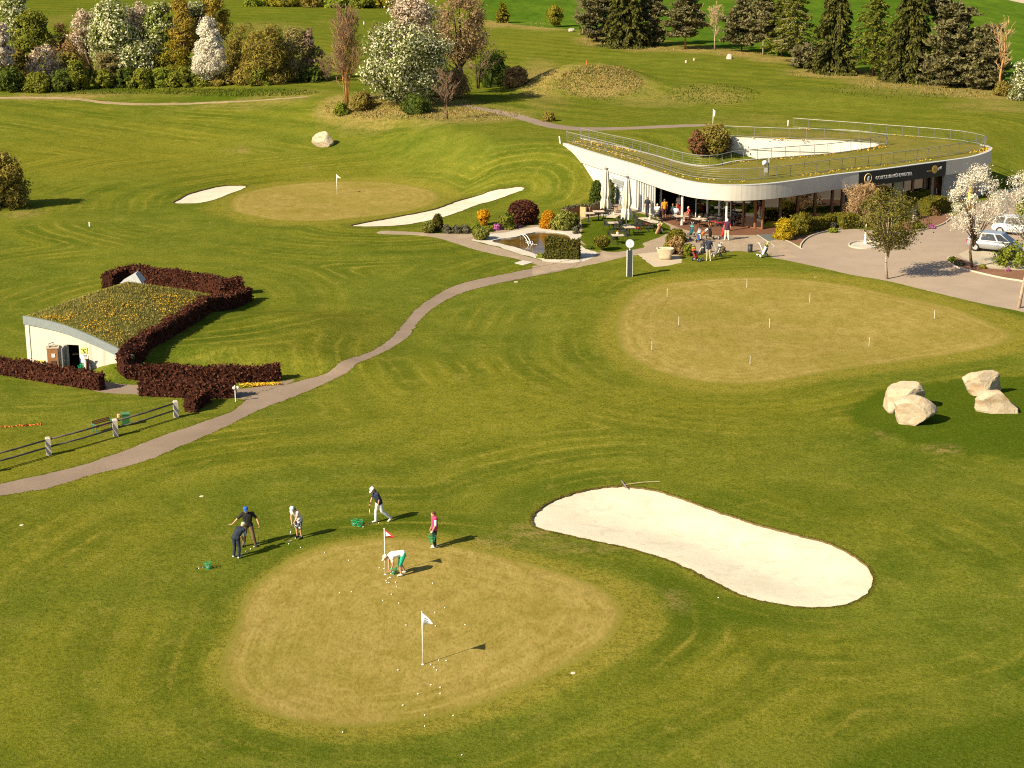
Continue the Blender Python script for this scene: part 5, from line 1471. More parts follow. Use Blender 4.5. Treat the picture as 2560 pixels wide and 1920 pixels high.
def conifer(name, label, px, pyb, pyt, wpx, leaf, kind='spruce', bottom=.05, size=.30, dens=1.0, bark=BARKD, trunk=.030, group='conifers along the field edge'):
    NTREE[0] += 1; sd = NTREE[0]; r_ = np.random.default_rng(300 + sd)
    p = ground(px, pyb); sc = scale_at(p); h = at_y(px, pyt, p.y).z - p.z; w = wpx / sc
    root = thing(name, label, 'conifer', p, 0, group)
    P, D_ = [], []
    mb = MB(); rad = trunk * h * .5
    mb.tube([(0, 0, -.2), (0, 0, h * .3), (r_.normal(0, .05), 0, h * .65), (0, 0, h * .97)], [rad * 1.3, rad, rad * .55, .02], 7)
    size *= .82
    nb = int((130 if kind == 'spruce' else 96 if kind == 'larch' else 74) * dens)
    for i in range(nb):
        t = bottom + (1 - bottom) * (i + r_.uniform(0, 1)) / nb
        u = (t - bottom) / (1 - bottom)
        if kind == 'spruce': L = w / 2 * (1 - u) ** .62 * r_.uniform(.80, 1.22) + .15; dr = -.30 - .25 * (1 - u) + r_.normal(0, .08)
        elif kind == 'larch': L = w / 2 * min(1, (1 - u) * 1.35) ** .7 * r_.uniform(.55, 1.1) + .15; dr = -.12 + r_.normal(0, .14)
        else: L = w / 2 * (math.sin(min(1, .22 + u * .95) * math.pi) ** .6 if u < .82 else .55 * (1 - u) / .18 + .15) * r_.uniform(.45, 1.12) + .15; dr = .10 + .35 * u + r_.normal(0, .15)
        a = i * 2.39996 + r_.normal(0, .3)
        d = Vector((math.cos(a), math.sin(a), dr)).normalized()
        s = Vector((0, 0, h * t)); e = s + d * L
        if kind != 'spruce' or i % 3 == 0: mb.tube([s, e], [max(.02, rad * .30 * (1 - u)), .012], 4)
        if kind == 'pine':
            for c_ in range(int(2 + L * .9)):
                f = r_.uniform(.40, 1.02); cc = s + d * L * f + Vector((r_.normal(0, .18), r_.normal(0, .18), r_.normal(.05, .15)))
                m = 34; dd = r_.normal(size=(m, 3)); dd[:, 2] = np.abs(dd[:, 2]) * .9; dd /= np.linalg.norm(dd, axis=1)[:, None]
                P.append(np.array(cc) + dd * r_.uniform(.15, .62, m)[:, None] * np.array([1.15, 1.15, .75])); D_.append(dd)
        else:
            m = int((54 if kind == 'spruce' else 44) * (.4 + L / (w / 2)))
            f = np.power(r_.uniform(.03, 1, m), .75)
            side = np.array([-d.y, d.x, 0.0]); wd_ = (1 - f * .75) * L * .30
            o = r_.uniform(-1, 1, m) * wd_
            pp = np.array(s) + np.outer(f * L, np.array(d)) + o[:, None] * side
            pp[:, 2] -= np.abs(r_.normal(0, .16 if kind == 'spruce' else .10, m)) * (1.0 + L * .10) + (f ** 2) * L * .10
            P.append(pp); dd = np.array(d)[None, :] * .8 + side[None, :] * np.sign(o)[:, None] * .5 + np.array([0, 0, -.55 if kind == 'spruce' else -.15])
            D_.append(np.repeat(dd, 1, 0) if len(dd) == m else np.tile(dd, (m, 1)))
    P = np.concatenate(P); D_ = np.concatenate(D_)
    P[:, 2] = np.maximum(P[:, 2], .05)
    leaves('crown', P, size, leaf, root, 2.3 if kind != 'larch' else 1.8, D_, sd)
    mb.build('trunk', bark, root, True)
    return root

def bare_tree(name, label, px, pyb, pyt, wpx, stems=1, bark=BARK, twig=TWIGB, n1=22, n2=7, n3=4, up=.75, bottom=.15, rad=.02, haze=None, hn=0, cat='tree', group=None, lean=0.0, tw=.016, hsize=.16):
    NTREE[0] += 1; sd = NTREE[0]; r_ = np.random.default_rng(500 + sd)
    p = ground(px, pyb); sc = scale_at(p); h = at_y(px, pyt, p.y).z - p.z; w = wpx / sc
    root = thing(name, label, cat, p, 0, group)
    tr, tg = MB(), MB(); tips = []
    for k in range(stems):
        a = 2 * math.pi * k / stems + r_.normal(0, .4); sp = (0 if stems == 1 else w * .16 * r_.uniform(.5, 1.2))
        top = Vector((math.cos(a) * sp + lean * h, math.sin(a) * sp, h * r_.uniform(.78, .95)))
        b0 = Vector((math.cos(a) * sp * .12, math.sin(a) * sp * .12, -.15))
        sp_ = [b0, b0.lerp(top, .3) + Vector((r_.normal(0, .1), r_.normal(0, .1), 0)), b0.lerp(top, .65) + Vector((r_.normal(0, .12), r_.normal(0, .12), 0)), top]
        R0 = rad * h / stems ** .5
        tr.tube(sp_, [R0, R0 * .75, R0 * .45, R0 * .1], 6)
        for i in range(n1):
            t = bottom + (1 - bottom) * r_.uniform(0, 1) ** .85
            s = b0.lerp(top, t); az = r_.uniform(0, 6.28); L = w * .5 * (1.05 - t * .72) * r_.uniform(.5, 1.1)
            d = Vector((math.cos(az), math.sin(az), up * r_.uniform(.7, 1.4) * (1 + t))).normalized()
            L = min(L / max(.3, math.hypot(d.x, d.y)), h * .5, (h * 1.0 - s.z) / max(d.z, .1))
            e = s + d * L; mid = s.lerp(e, .5) + Vector((r_.normal(0, .06) * L, r_.normal(0, .06) * L, -.05 * L))
            tr.tube([s, mid, e], [R0 * .28 * (1.1 - t), R0 * .16 * (1.1 - t), tw], 4)
            for j in range(n2):
                f = r_.uniform(.25, 1); s2 = s.lerp(e, f); d2 = (d + Vector(r_.normal(size=3)) * .55 + Vector((0, 0, .25))).normalized(); L2 = L * r_.uniform(.2, .5) * (1.2 - f * .5)
                e2 = s2 + d2 * L2; tg.tube([s2, e2], [tw * 1.2, tw * .6], 3, cap=False)
                for q in range(n3):
                    s3 = s2.lerp(e2, r_.uniform(.2, 1)); d3 = (d2 + Vector(r_.normal(size=3)) * .6).normalized(); e3 = s3 + d3 * L2 * r_.uniform(.25, .6)
                    tg.tube([s3, e3], [tw * .8, tw * .4], 3, cap=False); tips.append(e3); tips.append(s3.lerp(e3, .5))
    tr.build('trunk', bark, root, True)
    tg.build('twigs', twig, root)
    if haze is not None:
        tp = np.array([tuple(t) for t in tips]); idx = r_.integers(0, len(tp), hn)
        leaves('crown', tp[idx] + r_.normal(0, .12, (hn, 3)), hsize, haze, root, 2.2, None, sd)
    return root

def shrub(name, label, px, pyb, wpx, hpx, leaf, prof='dome', n=1500, size=.14, core=True, cat='shrub', group=None, stem=False, ncl=30, cl=.2, asp=1.5, pz=None, depth=None):
    """clipped or loose bush; its foliage sits on the ground or on a short stem"""
    NTREE[0] += 1; sd = NTREE[0]; r_ = np.random.default_rng(700 + sd)
    p = ground(px, pyb) if pz is None else pz
    sc = scale_at(p); h = at_y(px, pyb - hpx, p.y).z - p.z; w = wpx / sc
    # the foot of a bush is as deep as wide: move the centre back half its depth
    p = p + Vector((0, w * .28, 0)); p.z = T(p.x, p.y) if pz is None else p.z
    z0 = .28 * h if stem else 0.0
    if size > .18: n = int(n * 2.1); size = size * .70; ncl = int(ncl * 1.4)
    P, C, NN = cloud(r_, w, h - z0, n, prof, ncl, cl, .45, depth)
    P[:, 2] += z0
    ex = None
    if core:
        ex = MB()
        f = PROF[prof]; ts = np.linspace(.02, .93, 8)
        ex.lathe([(max(.01, float(f(np.array(t))) * w * .34), z0 + (h - z0) * t * .95) for t in ts], n=14)
    if stem:
        root = thing(name, label, cat, p, 0, group)
        mb = MB(); mb.tube([(0, 0, -.1), (0, 0, z0 + .3 * h)], [.07, .05], 6); mb.build('stem', BARK, root)
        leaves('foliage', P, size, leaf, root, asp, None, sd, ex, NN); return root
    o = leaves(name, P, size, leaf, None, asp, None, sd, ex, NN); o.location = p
    return tag(o, label, cat, group)

def ball_shrub(name, label, px, pyb, wpx, hpx, leaf, n=1400, size=.10, stem=False, group=None, prof='round', cat='shrub'):
    """tightly clipped bush: leaves in a thin uneven shell"""
    NTREE[0] += 1; sd = NTREE[0]; r_ = np.random.default_rng(900 + sd)
    p = ground(px, pyb); sc = scale_at(p); h = at_y(px, pyb - hpx, p.y).z - p.z; w = wpx / sc
    p = p + Vector((0, w * .25, 0)); p.z = T(p.x, p.y)
    z0 = .25 * h if stem else -.04 * h
    t = r_.uniform(0, 1, n * 3); f = PROF[prof](t); k = r_.uniform(0, 1, n * 3) < f * .8 + .2; t = t[k][:n]; f = f[k][:n]
    a = r_.uniform(0, 6.283, len(t)); q = np.sqrt(r_.uniform(0, 1, len(t))) if prof == 'x' else np.clip(r_.normal(.96, .07, len(t)), .5, 1.12)
    top = r_.uniform(0, 1, len(t)) < .12; q[top] *= np.sqrt(r_.uniform(0, 1, top.sum()))
    P = np.stack([np.cos(a) * f * q * w / 2, np.sin(a) * f * q * w / 2, z0 + t * (h - z0)], 1)
    P += r_.normal(0, .03, P.shape)
    ex = MB(); ts = np.linspace(.01, .97, 10)
    ex.lathe([(max(.01, float(PROF[prof](np.array(x))) * w * .44), z0 + (h - z0) * x * .97 + .01) for x in ts], n=16)
    if stem:
        root = thing(name, label, cat, p, 0, group)
        mb = MB(); mb.tube([(0, 0, -.1), (0, 0, z0 + .3 * h)], [.08, .06], 6); mb.build('stem', BARK, root)
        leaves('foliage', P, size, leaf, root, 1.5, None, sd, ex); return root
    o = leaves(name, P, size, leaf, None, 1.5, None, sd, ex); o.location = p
    return tag(o, label, cat, group)

def hedge(label, pxs, w, h, leaf, size=.11, dens=95, curve=False, group=None, hvar=.06, z=None):
    NTREE[0] += 1; sd = NTREE[0]; r_ = np.random.default_rng(1100 + sd)
    L = [(ground(*q).x, ground(*q).y) for q in pxs]
    if curve: L = catmull(L, False, 6)
    L = resample(L, .35, False); Lb = offset_chain(L, w)      # second line lies on the far side
    hh = [h * (1 + hvar * math.sin(i * .7 + sd) + r_.normal(0, hvar * .35)) for i in range(len(L))]
    o0 = Vector((L[0][0], L[0][1], T(*L[0])))
    ex = MB(); vs = []
    ins = .06
    for (a, b, q) in zip(offset_chain(L, ins), offset_chain(L, w - ins), hh):
        za, zb = T(*a), T(*b)
        vs += [Vector((a[0], a[1], za - .05)) - o0, Vector((a[0], a[1], za + q - ins)) - o0, Vector((b[0], b[1], zb + q - ins)) - o0, Vector((b[0], b[1], zb - .05)) - o0]
    fs = []
    for i in range(len(L) - 1):
        for k in range(3): fs.append((i * 4 + k, (i + 1) * 4 + k, (i + 1) * 4 + k + 1, i * 4 + k + 1))
    e = (len(L) - 1) * 4; fs += [(0, 1, 2, 3), (e + 3, e + 2, e + 1, e)]
    ex.add(vs, fs)
    P = []
    tot = math.fsum(math.dist(L[i], L[i + 1]) for i in range(len(L) - 1))
    n = int(dens * tot * (2 * h + w))
    for _ in range(n):
        i = r_.uniform(0, len(L) - 1.001); k = int(i); f = i - k
        a = (L[k][0] + (L[k + 1][0] - L[k][0]) * f, L[k][1] + (L[k + 1][1] - L[k][1]) * f); b = (Lb[k][0] + (Lb[k + 1][0] - Lb[k][0]) * f, Lb[k][1] + (Lb[k + 1][1] - Lb[k][1]) * f); q = hh[k] * (1 - f) + hh[k + 1] * f
        u = r_.uniform(0, 2 * h + w)
        if u < h: x, y_, zz = a[0], a[1], u / h * q
        elif u < h + w: g_ = (u - h) / w; x, y_, zz = a[0] + (b[0] - a[0]) * g_, a[1] + (b[1] - a[1]) * g_, q
        else: x, y_, zz = b[0], b[1], (u - h - w) / h * q
        P.append((x - o0.x, y_ - o0.y, T(x, y_) - o0.z + zz))
    for (a, b, q) in ((L[0], Lb[0], hh[0]), (L[-1], Lb[-1], hh[-1])):
        for _ in range(int(dens * w * h)):
            g_ = r_.uniform(0, 1); x, y_ = a[0] + (b[0] - a[0]) * g_, a[1] + (b[1] - a[1]) * g_
            P.append((x - o0.x, y_ - o0.y, T(x, y_) - o0.z + r_.uniform(0, q)))
    P = np.array(P) + r_.normal(0, .035, (len(P), 3))
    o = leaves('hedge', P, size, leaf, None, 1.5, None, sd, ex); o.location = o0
    return tag(o, label, 'hedge', group)

# ---- purple hedges round the shed
HG = 'purple hedges round the shed'
hedge('purple hedge bending behind the flowering roof of the shed', [(284,729),(297,716),(318,706),(400,715),(480,726),(553,742),(608,739)], .8, 1.15, L_PURPLE, group=HG)
hedge('purple hedge stepping down beside the turf roof on its shaded flank', [(314,946),(338,924),(368,896),(386,868),(423,849),(508,797),(560,777),(632,752)], .62, 1.0, L_PURPLE, group=HG)
hedge('long purple hedge above the lane, yellow flowers at its end', [(318,950),(400,954),(500,957),(600,958),(702,953)], .62, .90, L_PURPLE, group=HG)
hedge('purple hedge with a white signpost at its end, below the lane', [(346,991),(420,994),(500,998),(589,996)], .62, .86, L_PURPLE, group=HG)
hedge('short purple hedge spur reaching down to the end fence post', [(500,1003),(480,1014),(459,1030)], .7, .8, L_PURPLE, group=HG)
hedge('purple hedge standing before the open shed door', [(-60,925),(0,938),(80,952),(160,965),(247,978)], .62, .95, L_PURPLE, group=HG)

# ---- belt of trees and bushes on the far bank
TB = 'trees and bushes of the flowering belt'
def T1(name, label, x, yt, yb, w, leaf, **k): return tree(name, label, 'tree', x / 3.456, yb / 3.456, yt / 3.456, w / 3.456, leaf, group=TB, **k)
def S1(label, x, yt, yb, w, leaf, name='shrub', **k): return shrub(name, label, x / 3.456, yb / 3.456, w / 3.456, (yb - yt) / 3.456, leaf, group=TB, **k)
sh_kw = dict(n=1500, size=.30, core=False, ncl=26, cl=.22, asp=2.2)
tw_kw = dict(n=2600, size=.20, core=False, ncl=40, cl=.16, asp=3.6)
T1('blossom_tree', 'tall tree capped with pale yellow blossom at the far end of the belt', 170, -60, 640, 320, L_CREAM, prof='round', bottom=.30, n=3400, ncl=18)
T1('blossom_tree', 'white blossoming tree cut by the picture edge', 10, 130, 760, 240, L_CHERRY, prof='egg', bottom=.12, n=3600)
T1('leafy_tree', 'dark green tree with a few white flowers between blossom trees', 290, 70, 650, 320, L_MGREEN, prof='round', bottom=.25, n=3000)
S1('brown leafless thicket in a gap of the belt', 560, 210, 660, 440, L_BROWN, **tw_kw)
T1('blossom_tree', 'small pinkish white tree left bare around the twigs, beside the tall cream one', 770, 80, 680, 250, L_PINKW, prof='round', bottom=.34, n=2200, ncl=18, size=.26)
T1('blossom_tree', 'tall pale green tree thick with cream blossom', 1000, -60, 705, 430, L_CREAM, prof='egg', bottom=.12, n=6000, ncl=36)
T1('blossom_tree', 'faded pink blossom tree squeezed between two tall green ones', 1235, 0, 670, 240, L_PINKW, prof='column', bottom=.35, n=2400, size=.26)
T1('blossom_tree', 'low white blossoming tree over deep shade in the belt', 1215, 360, 720, 330, L_WHITEG, prof='round', bottom=.10, n=2200)
T1('leafy_tree', 'bright green tree with creamy flowers and a broad top', 1415, -10, 680, 290, L_CREAMY, prof='round', bottom=.22, n=4000)
T1('birch', 'golden olive birch with a white stem', 1590, -20, 690, 280, L_GOLD, prof='egg', bottom=.15, n=4200, size=.24, asp=2.4, bark=BARKP)
T1('leafy_tree', 'dark green tree with white specks behind the birch', 1710, -10, 660, 230, L_WHITEG, prof='round', bottom=.35, n=1800)
T1('birch', 'broad golden brown tree rising behind the white cherry', 1860, -70, 650, 300, L_GOLD, prof='round', bottom=.25, n=3400, size=.24, asp=2.4)
S1('yellow green bush beneath the birch', 1480, 340, 720, 320, L_YGREEN, n=2600, size=.24, core=False, ncl=30, cl=.2)
T1('cherry_tree', 'white cherry shaped like a cone, brightest of the belt', 1820, 128, 740, 340, L_CHERRYW, prof='drop', bottom=.08, n=9500, size=.22, ncl=110, cl=.13)
S1('olive brown thicket beside the white cherry', 2110, 210, 690, 420, L_OLIVE, **tw_kw)
S1('bush with cream flowers low at the far end of the belt', 370, 410, 720, 300, L_PINKW, **sh_kw)
S1('mid green bush with white flowers behind the low cream one', 220, 320, 700, 230, L_MGREEN, **sh_kw)
S1('yellowish brown bush in the middle of the belt', 920, 450, 740, 260, L_TWIG, **tw_kw)
for i, (x, yt, yb, w, lf, lb) in enumerate([(60,600,800,260,L_DGREEN,'dark green bush at the foot of the edge blossom tree'),(330,640,800,240,L_MGREEN,'green bush below the low cream flowering one'),(520,620,790,230,L_DGREEN,'dark bush at the bend of the dirt trail'),
      (660,540,780,210,L_MGREEN,'leafy green bush under the brown thicket'),(880,620,765,200,L_MGREEN,'small green bush under the tall cream tree'),(1080,600,760,190,L_DGREEN,'dark green bush below the pink blossom tree'),(1200,610,765,220,L_MGREEN,'rounded green bush before the deep shade'),
      (1400,600,750,220,L_GREEN,'fresh green bush below the bright green tree'),(1570,600,755,240,L_MGREEN,'wide green bush under the golden birch'),(1760,620,745,240,L_MGREEN,'green bush at the foot of the white cherry'),(1940,640,740,220,L_OLIVE,'olive bush past the white cherry'),(2120,600,735,240,L_OLIVE,'low olive bush at the end of the brown thicket'),
      (600,480,700,240,L_OLIVE,'olive shrub inside the brown thicket'),(1340,440,700,200,L_DGREEN,'dark shrub in the shaded middle of the belt'),(120,420,720,200,L_OLIVE,'olive shrub near the edge blossom tree')]):
    S1(lb, x, yt, yb, w, lf, **sh_kw)
def T2(name, label, x, yt, yb, w, leaf, **k): return tree(name, label, 'tree', 600 + x / 3.16, yb / 3.16, yt / 3.16, w / 3.16, leaf, **k)
def S2(label, x, yt, yb, w, leaf, name='shrub', **k): return shrub(name, label, 600 + x / 3.16, yb / 3.16, w / 3.16, (yb - yt) / 3.16, leaf, **k)
S2('broad olive brown tree bush right of the cherry belt', 190, 190, 670, 430, L_OLIVE, group=TB, n=3800, size=.22, core=False, ncl=50, cl=.16, asp=3.4)
S2('green bush at the foot of the broad olive one', 150, 540, 680, 170, L_MGREEN, group=TB, **sh_kw)
S2('pale grey green shrub with arching twigs at the end of the belt', 430, 220, 645, 380, L_TWIG, group=TB, n=3600, size=.22, core=False, ncl=46, cl=.16, asp=3.2)
S2('pinkish twiggy shrub leaning on the grey green one', 570, 210, 640, 210, L_PINKTW, group=TB, n=1700, size=.2, core=False, ncl=30, cl=.18, asp=3.2)
S2('dark green bush under the pinkish twigs', 560, 540, 650, 220, L_DGREEN, group=TB, **sh_kw)
bare_tree('bare_tree', 'tall leafless tree of many orange stems standing alone', 600 + 845 / 3.16, 835 / 3.16, 55 / 3.16, 280 / 3.16, stems=6, bark=BARKO, twig=TWIGB, n1=26, n2=7, n3=4, up=1.3, bottom=.18, rad=.018, tw=.02)
bare_tree('bare_shrub', 'small leafless shrub behind the tall orange stemmed tree', 600 + 690 / 3.16, 645 / 3.16, 450 / 3.16, 180 / 3.16, stems=4, n1=14, n2=5, n3=3, up=.7, tw=.02, cat='shrub')
T2('blossom_tree', 'pale pink blossom tree rising behind the great white one', 1370, -40, 800, 380, L_PINKW, prof='round', bottom=.48, n=4200, size=.26, ncl=30)
T2('autumn_coloured_tree', 'tree with orange brown young leaves and dark forked trunk', 1740, -70, 735, 480, L_ORANGE, prof='round', bottom=.28, n=4200, size=.24, ncl=44, cl=.16, bark=BARKD, trunk=.05, nl=14)
bare_tree('bare_tree', 'leafless spreading tree between the orange one and the grassy mound', 600 + 1880 / 3.16, 700 / 3.16, 230 / 3.16, 330 / 3.16, stems=2, bark=BARKD, twig=TWIGB, n1=22, n2=7, n3=4, up=.6, tw=.02)
T2('blossom_tree', 'great round tree covered in white blossom, largest of all', 1310, 160, 815, 760, L_WHITEG, prof='round', bottom=.02, n=12500, size=.27, ncl=90, cl=.14, trunk=.045, nl=16)
S2('dark green bush in the shade below the great white tree', 1380, 770, 905, 260, L_DGREEN, n=1200, size=.22, core=True)
S2('wide dark bush beside the grassy mound', 2010, 400, 690, 300, L_DGREEN, n=2400, size=.26, core=True)
S2('purplish brown bush at the foot of the grassy mound', 2180, 540, 690, 200, L_BROWN, n=1600, size=.2, core=False, asp=3)
S2('brown undergrowth behind the small bare tree', 1660, 560, 780, 330, L_BROWN, n=2200, size=.2, core=False, asp=3)
S2('light green bush at the root of the tall orange stemmed tree', 800, 820, 915, 120, L_GREEN, n=800, size=.2, core=True)
S2('twiggy low bush between the orange stems and the white tree', 960, 750, 880, 200, L_OLIVE, n=1200, size=.2, core=False, asp=2.6)
S2('small rounded bush at the bend of the back path', 2440, 890, 960, 110, L_OLIVE, n=500, size=.2, core=True)
bare_tree('bare_tree', 'small leafless tree alone on the dry bank', 600 + 1638 / 3.16, 940 / 3.16, 545 / 3.16, 290 / 3.16, stems=1, bark=BARK, twig=TWIGB, n1=26, n2=7, n3=4, up=.85, bottom=.30, rad=.018, tw=.016)
bare_tree('bare_shrub', 'brownish leafless shrub peeping past the white tree', 600 + 1085 / 3.16, 640 / 3.16, 170 / 3.16, 170 / 3.16, stems=3, n1=16, n2=6, n3=3, tw=.02, cat='shrub')
# hedge row at the very top
for i, (x, w, t, lf) in enumerate([(640,70,-18,L_GREEN),(705,80,-14,L_YGREEN),(780,60,-30,L_OLIVE),(845,80,-14,L_GREEN),(905,70,-24,L_MGREEN),(965,70,-12,L_YGREEN)]):
    shrub('bush', ['fresh green bush starting the distant row', 'yellow green bush beside the first white stake', 'olive bush behind the first white stake', 'green bush in the middle of the distant row', 'mid green bush by the second white stake', 'yellow green bush ending the distant row'][i],
          x, 16 + i * 1.2, w, 16 - t, lf, group='bushes of the distant row', n=1500, size=.5, core=False, asp=1.8)

# ---- conifers along the crop field
def C3(name, label, x, yt, yb, w, leaf, kind, **k): return conifer(name, label, 1200 + x / 3.16, yb / 3.16, yt / 3.16, w / 3.16, leaf, kind, **k)
def C4(name, label, x, yt, yb, w, leaf, kind, **k): return conifer(name, label, 1860 + x / 3.16, yb / 3.16, yt / 3.16, w / 3.16, leaf, kind, **k)
bare_tree('bare_tree', 'brownish leafless tree leaning out behind the first conifers', 1200 + 830 / 3.16, 250 / 3.16, -30 / 3.16, 260 / 3.16, stems=2, twig=TWIGB, n1=20, n2=6, n3=4, tw=.025)
C3('pine', 'grey green pine at the start of the conifer row', 920, -110, 325, 333, L_PINE, 'pine', bottom=.05, dens=1.3)
C3('spruce', 'darkest broad spruce near the start of the conifer row', 1140, -230, 372, 459, L_SPRUCE, 'spruce', bottom=.02, dens=1.5, size=.34)
C3('pine', 'dark pine leaning against the broad spruce', 1340, -110, 360, 299, L_PINE, 'pine', bottom=.03, dens=1.3)
C3('pine', 'pine with a bare orange patch of trunk, standing free', 1620, -60, 388, 345, L_PINE, 'pine', bottom=.20, dens=1.2, bark=BARKO)
bare_tree('bare_birch', 'pale leafless birch between two pines', 1200 + 1855 / 3.16, 395 / 3.16, 25 / 3.16, 190 / 3.16, stems=1, bark=BARKP, twig=TWIGT, n1=34, n2=8, n3=5, up=1.0, bottom=.25, tw=.02)
C3('pine', 'open pine behind the small grey boulder', 2065, 10, 408, 333, L_PINE, 'pine', bottom=.12, dens=1.1)
C4('pine', 'slim pine with bare reddish lower trunk', 150, -30, 432, 332, L_PINE, 'pine', bottom=.22, dens=1.1, bark=BARKP)
C4('larch', 'yellow green larch, first of the light pair', 300, -80, 445, 320, L_LARCH, 'larch', bottom=.12, dens=1.3)
C4('larch', 'larch with a thick pale trunk at its foot', 400, -130, 490, 384, L_LARCH, 'larch', bottom=.14, dens=1.35, bark=BARKP, trunk=.05)
C4('pine', 'low young pine under the larches', 490, 395, 535, 243, L_PINE, 'pine', bottom=.02, dens=.9)
C4('spruce', 'tall green spruce with drooping boughs', 700, -190, 578, 460, L_SPRUCE, 'spruce', bottom=.01, dens=1.6, size=.32)
C4('larch', 'bright larch between two dark spruces', 1020, -110, 602, 500, L_LARCH, 'larch', bottom=.14, dens=1.3)
C4('spruce', 'tall dark spruce beside the bright larch', 1300, -230, 648, 512, L_SPRUCE, 'spruce', bottom=.02, dens=1.6, size=.32)
C4('pine', 'thin pine with a bare pole trunk showing above its neighbours', 1510, -60, 640, 204, L_PINE, 'pine', bottom=.66, dens=.5, bark=BARKP)
C4('pine', 'bulky grey green pine with boughs to the ground', 1630, 70, 685, 486, L_PINE, 'pine', bottom=.01, dens=1.9)
C4('pine', 'smaller grey green pine near the orange stemmed tree', 1900, 225, 705, 371, L_PINE, 'pine', bottom=.01, dens=1.5)
bare_tree('bare_tree', 'leafless tree with orange trunk ending the conifer row', 1860 + 2022 / 3.16, 745 / 3.16, 140 / 3.16, 300 / 3.16, stems=1, bark=BARKO, twig=TWIGT, n1=30, n2=6, n3=3, up=1.1, bottom=.30, rad=.020, tw=.018)
shrub('bush', 'olive bush round the foot of the orange trunk', 1860 + 2060 / 3.16, 760 / 3.16, 170 / 3.16, 120 / 3.16, L_OLIVE, n=900, size=.22, core=True)
shrub('blossom_bush', 'white blossoming bush cut by the picture edge past the conifers', 1860 + 2230 / 3.16, 795 / 3.16, 260 / 3.16, 330 / 3.16, L_WHITEG, n=2600, size=.24, core=False)
conifer('young_birch', 'slim yellow green young tree on the field edge', 1257, 57, 5, 36, L_YGREEN, 'larch', bottom=.06, dens=.9, group='young trees on the field edge')
tree('young_birch', 'rounder golden young tree on the field edge', 'tree', 1387, 67, 8, 44, L_YGREEN, prof='egg', bottom=.05, n=1600, size=.28, group='young trees on the field edge')
tree('spreading_shrub', 'large grey green bush at the picture edge with a long shadow', 'bush', 4, 520, 388, 150, L_OLIVE, prof='dome', bottom=.02, n=4200, size=.22, ncl=60, cl=.16, asp=2.4, bark=BARKD)

# ---- young trees by the driveway and the terrace
tree('young_tree', 'young tree in fresh olive leaf at the driveway edge', 'tree', 2218, 697, 470, 185, mat_leaf('young_olive_leaf', [(.085,.080,.018),(.16,.145,.030),(.24,.20,.050)]), prof='round', bottom=.33, n=7500, size=.10, ncl=60, cl=.15, bark=BARKP, trunk=.028, nl=22)
bare_tree('shrub_tree', 'tan leafless many stemmed tree before the black sign', 2152, 560, 464, 120, stems=5, bark=BARKP, twig=TWIGT, n1=24, n2=8, n3=4, up=.55, bottom=.1, rad=.016, haze=mat_leaf('tan_buds', [(.28,.16,.06),(.42,.26,.11),(.48,.33,.16)]), hn=2200, tw=.014, hsize=.09)
tree('white_blossom_tree', 'white blossoming young tree in the bark bed beside the silver car', 'tree', 2430, 668, 405, 200, L_CHERRYW, prof='egg', bottom=.28, n=9500, size=.072, ncl=95, cl=.09, bark=BARK, trunk=.026, nl=26)
tree('white_blossom_tree', 'white blossoming tree cut off by the picture edge', 'tree', 2572, 655, 425, 190, L_CHERRYW, prof='round', bottom=.22, n=9000, size=.072, ncl=85, cl=.10, bark=BARK, trunk=.03, nl=20)
tree('slender_tree', 'tree of which only the leaning trunk stands in the picture', 'tree', 2546, 770, 480, 110, L_GREEN, prof='round', bottom=.70, n=2500, size=.12, bark=BARKP, trunk=.030, lean=.13, wob=.15)
shrub('shrub', 'yellow green shrub in the bark bed by the car bonnet', 2538, 672, 90, 62, L_GREEN, n=1500, size=.13, core=False)

# ---- garden round the pond
GB = 'garden bushes round the pond'
ball_shrub('bush', 'variegated ball bush at the start of the pond path', 1070, 583, 31, 28, L_VARI, group=GB)
ball_shrub('bush', 'dark olive dome bush behind the variegated ball', 1094, 577, 29, 41, L_BRONZE, group=GB, prof='dome')
for i, (x, w) in enumerate(((1118, 28), (1141, 30), (1165, 30))):
    shrub('lavender', ['grey lavender cushion next to the dark dome', 'middle grey lavender cushion', 'grey lavender cushion next to the green ball'][i], x, 584, w, 20, L_LAV, n=420, size=.11, core=True, group='lavender cushions')
shrub('bush', 'orange flowering bush shaped like a vase', 1209, 565, 40, 38, L_FORS, prof='fan', n=3600, size=.085, core=False, ncl=60, cl=.16, group=GB)
ball_shrub('bush', 'small plain green ball beside the second variegated one', 1190, 583, 24, 22, L_GREEN, group=GB)
ball_shrub('bush', 'variegated ball bush at the gravel edge', 1202, 600, 40, 29, L_VARI, group=GB)
shrub('flower_clump', 'magenta flower clump by the pond path', 1243, 576, 27, 15, L_PINKF, n=500, size=.09, core=True)
shrub('flower_clump', 'tiny violet flower clump under the dark red ball', 1296, 569, 14, 9, L_PINKF, n=160, size=.09, core=True)
shrub('bush', 'leafy green bush before the dark red ball', 1266, 574, 44, 40, L_MGREEN, n=1300, size=.13, group=GB)
ball_shrub('clipped_beech', 'dark red ball shaped beech on a short stem', 1308, 562, 74, 58, L_PURPLE, n=3600, size=.13, group=GB)
for i, (x, y_, w, h) in enumerate(((1303,562,30,16),(1330,559,30,15),(1221,580,24,12))):
    shrub('ground_plant', ['low dark plant under the dark red ball', 'low grey green plant at the end of the north path', 'low green plant behind the second variegated ball'][i], x, y_, w, h, [L_DGREEN, L_LAV, L_MGREEN][i], n=350, size=.11)
ball_shrub('bush', 'golden yellow bush at the head of the pond', 1371, 571, 42, 42, L_FORS, n=2400, size=.10, group=GB, prof='dome')
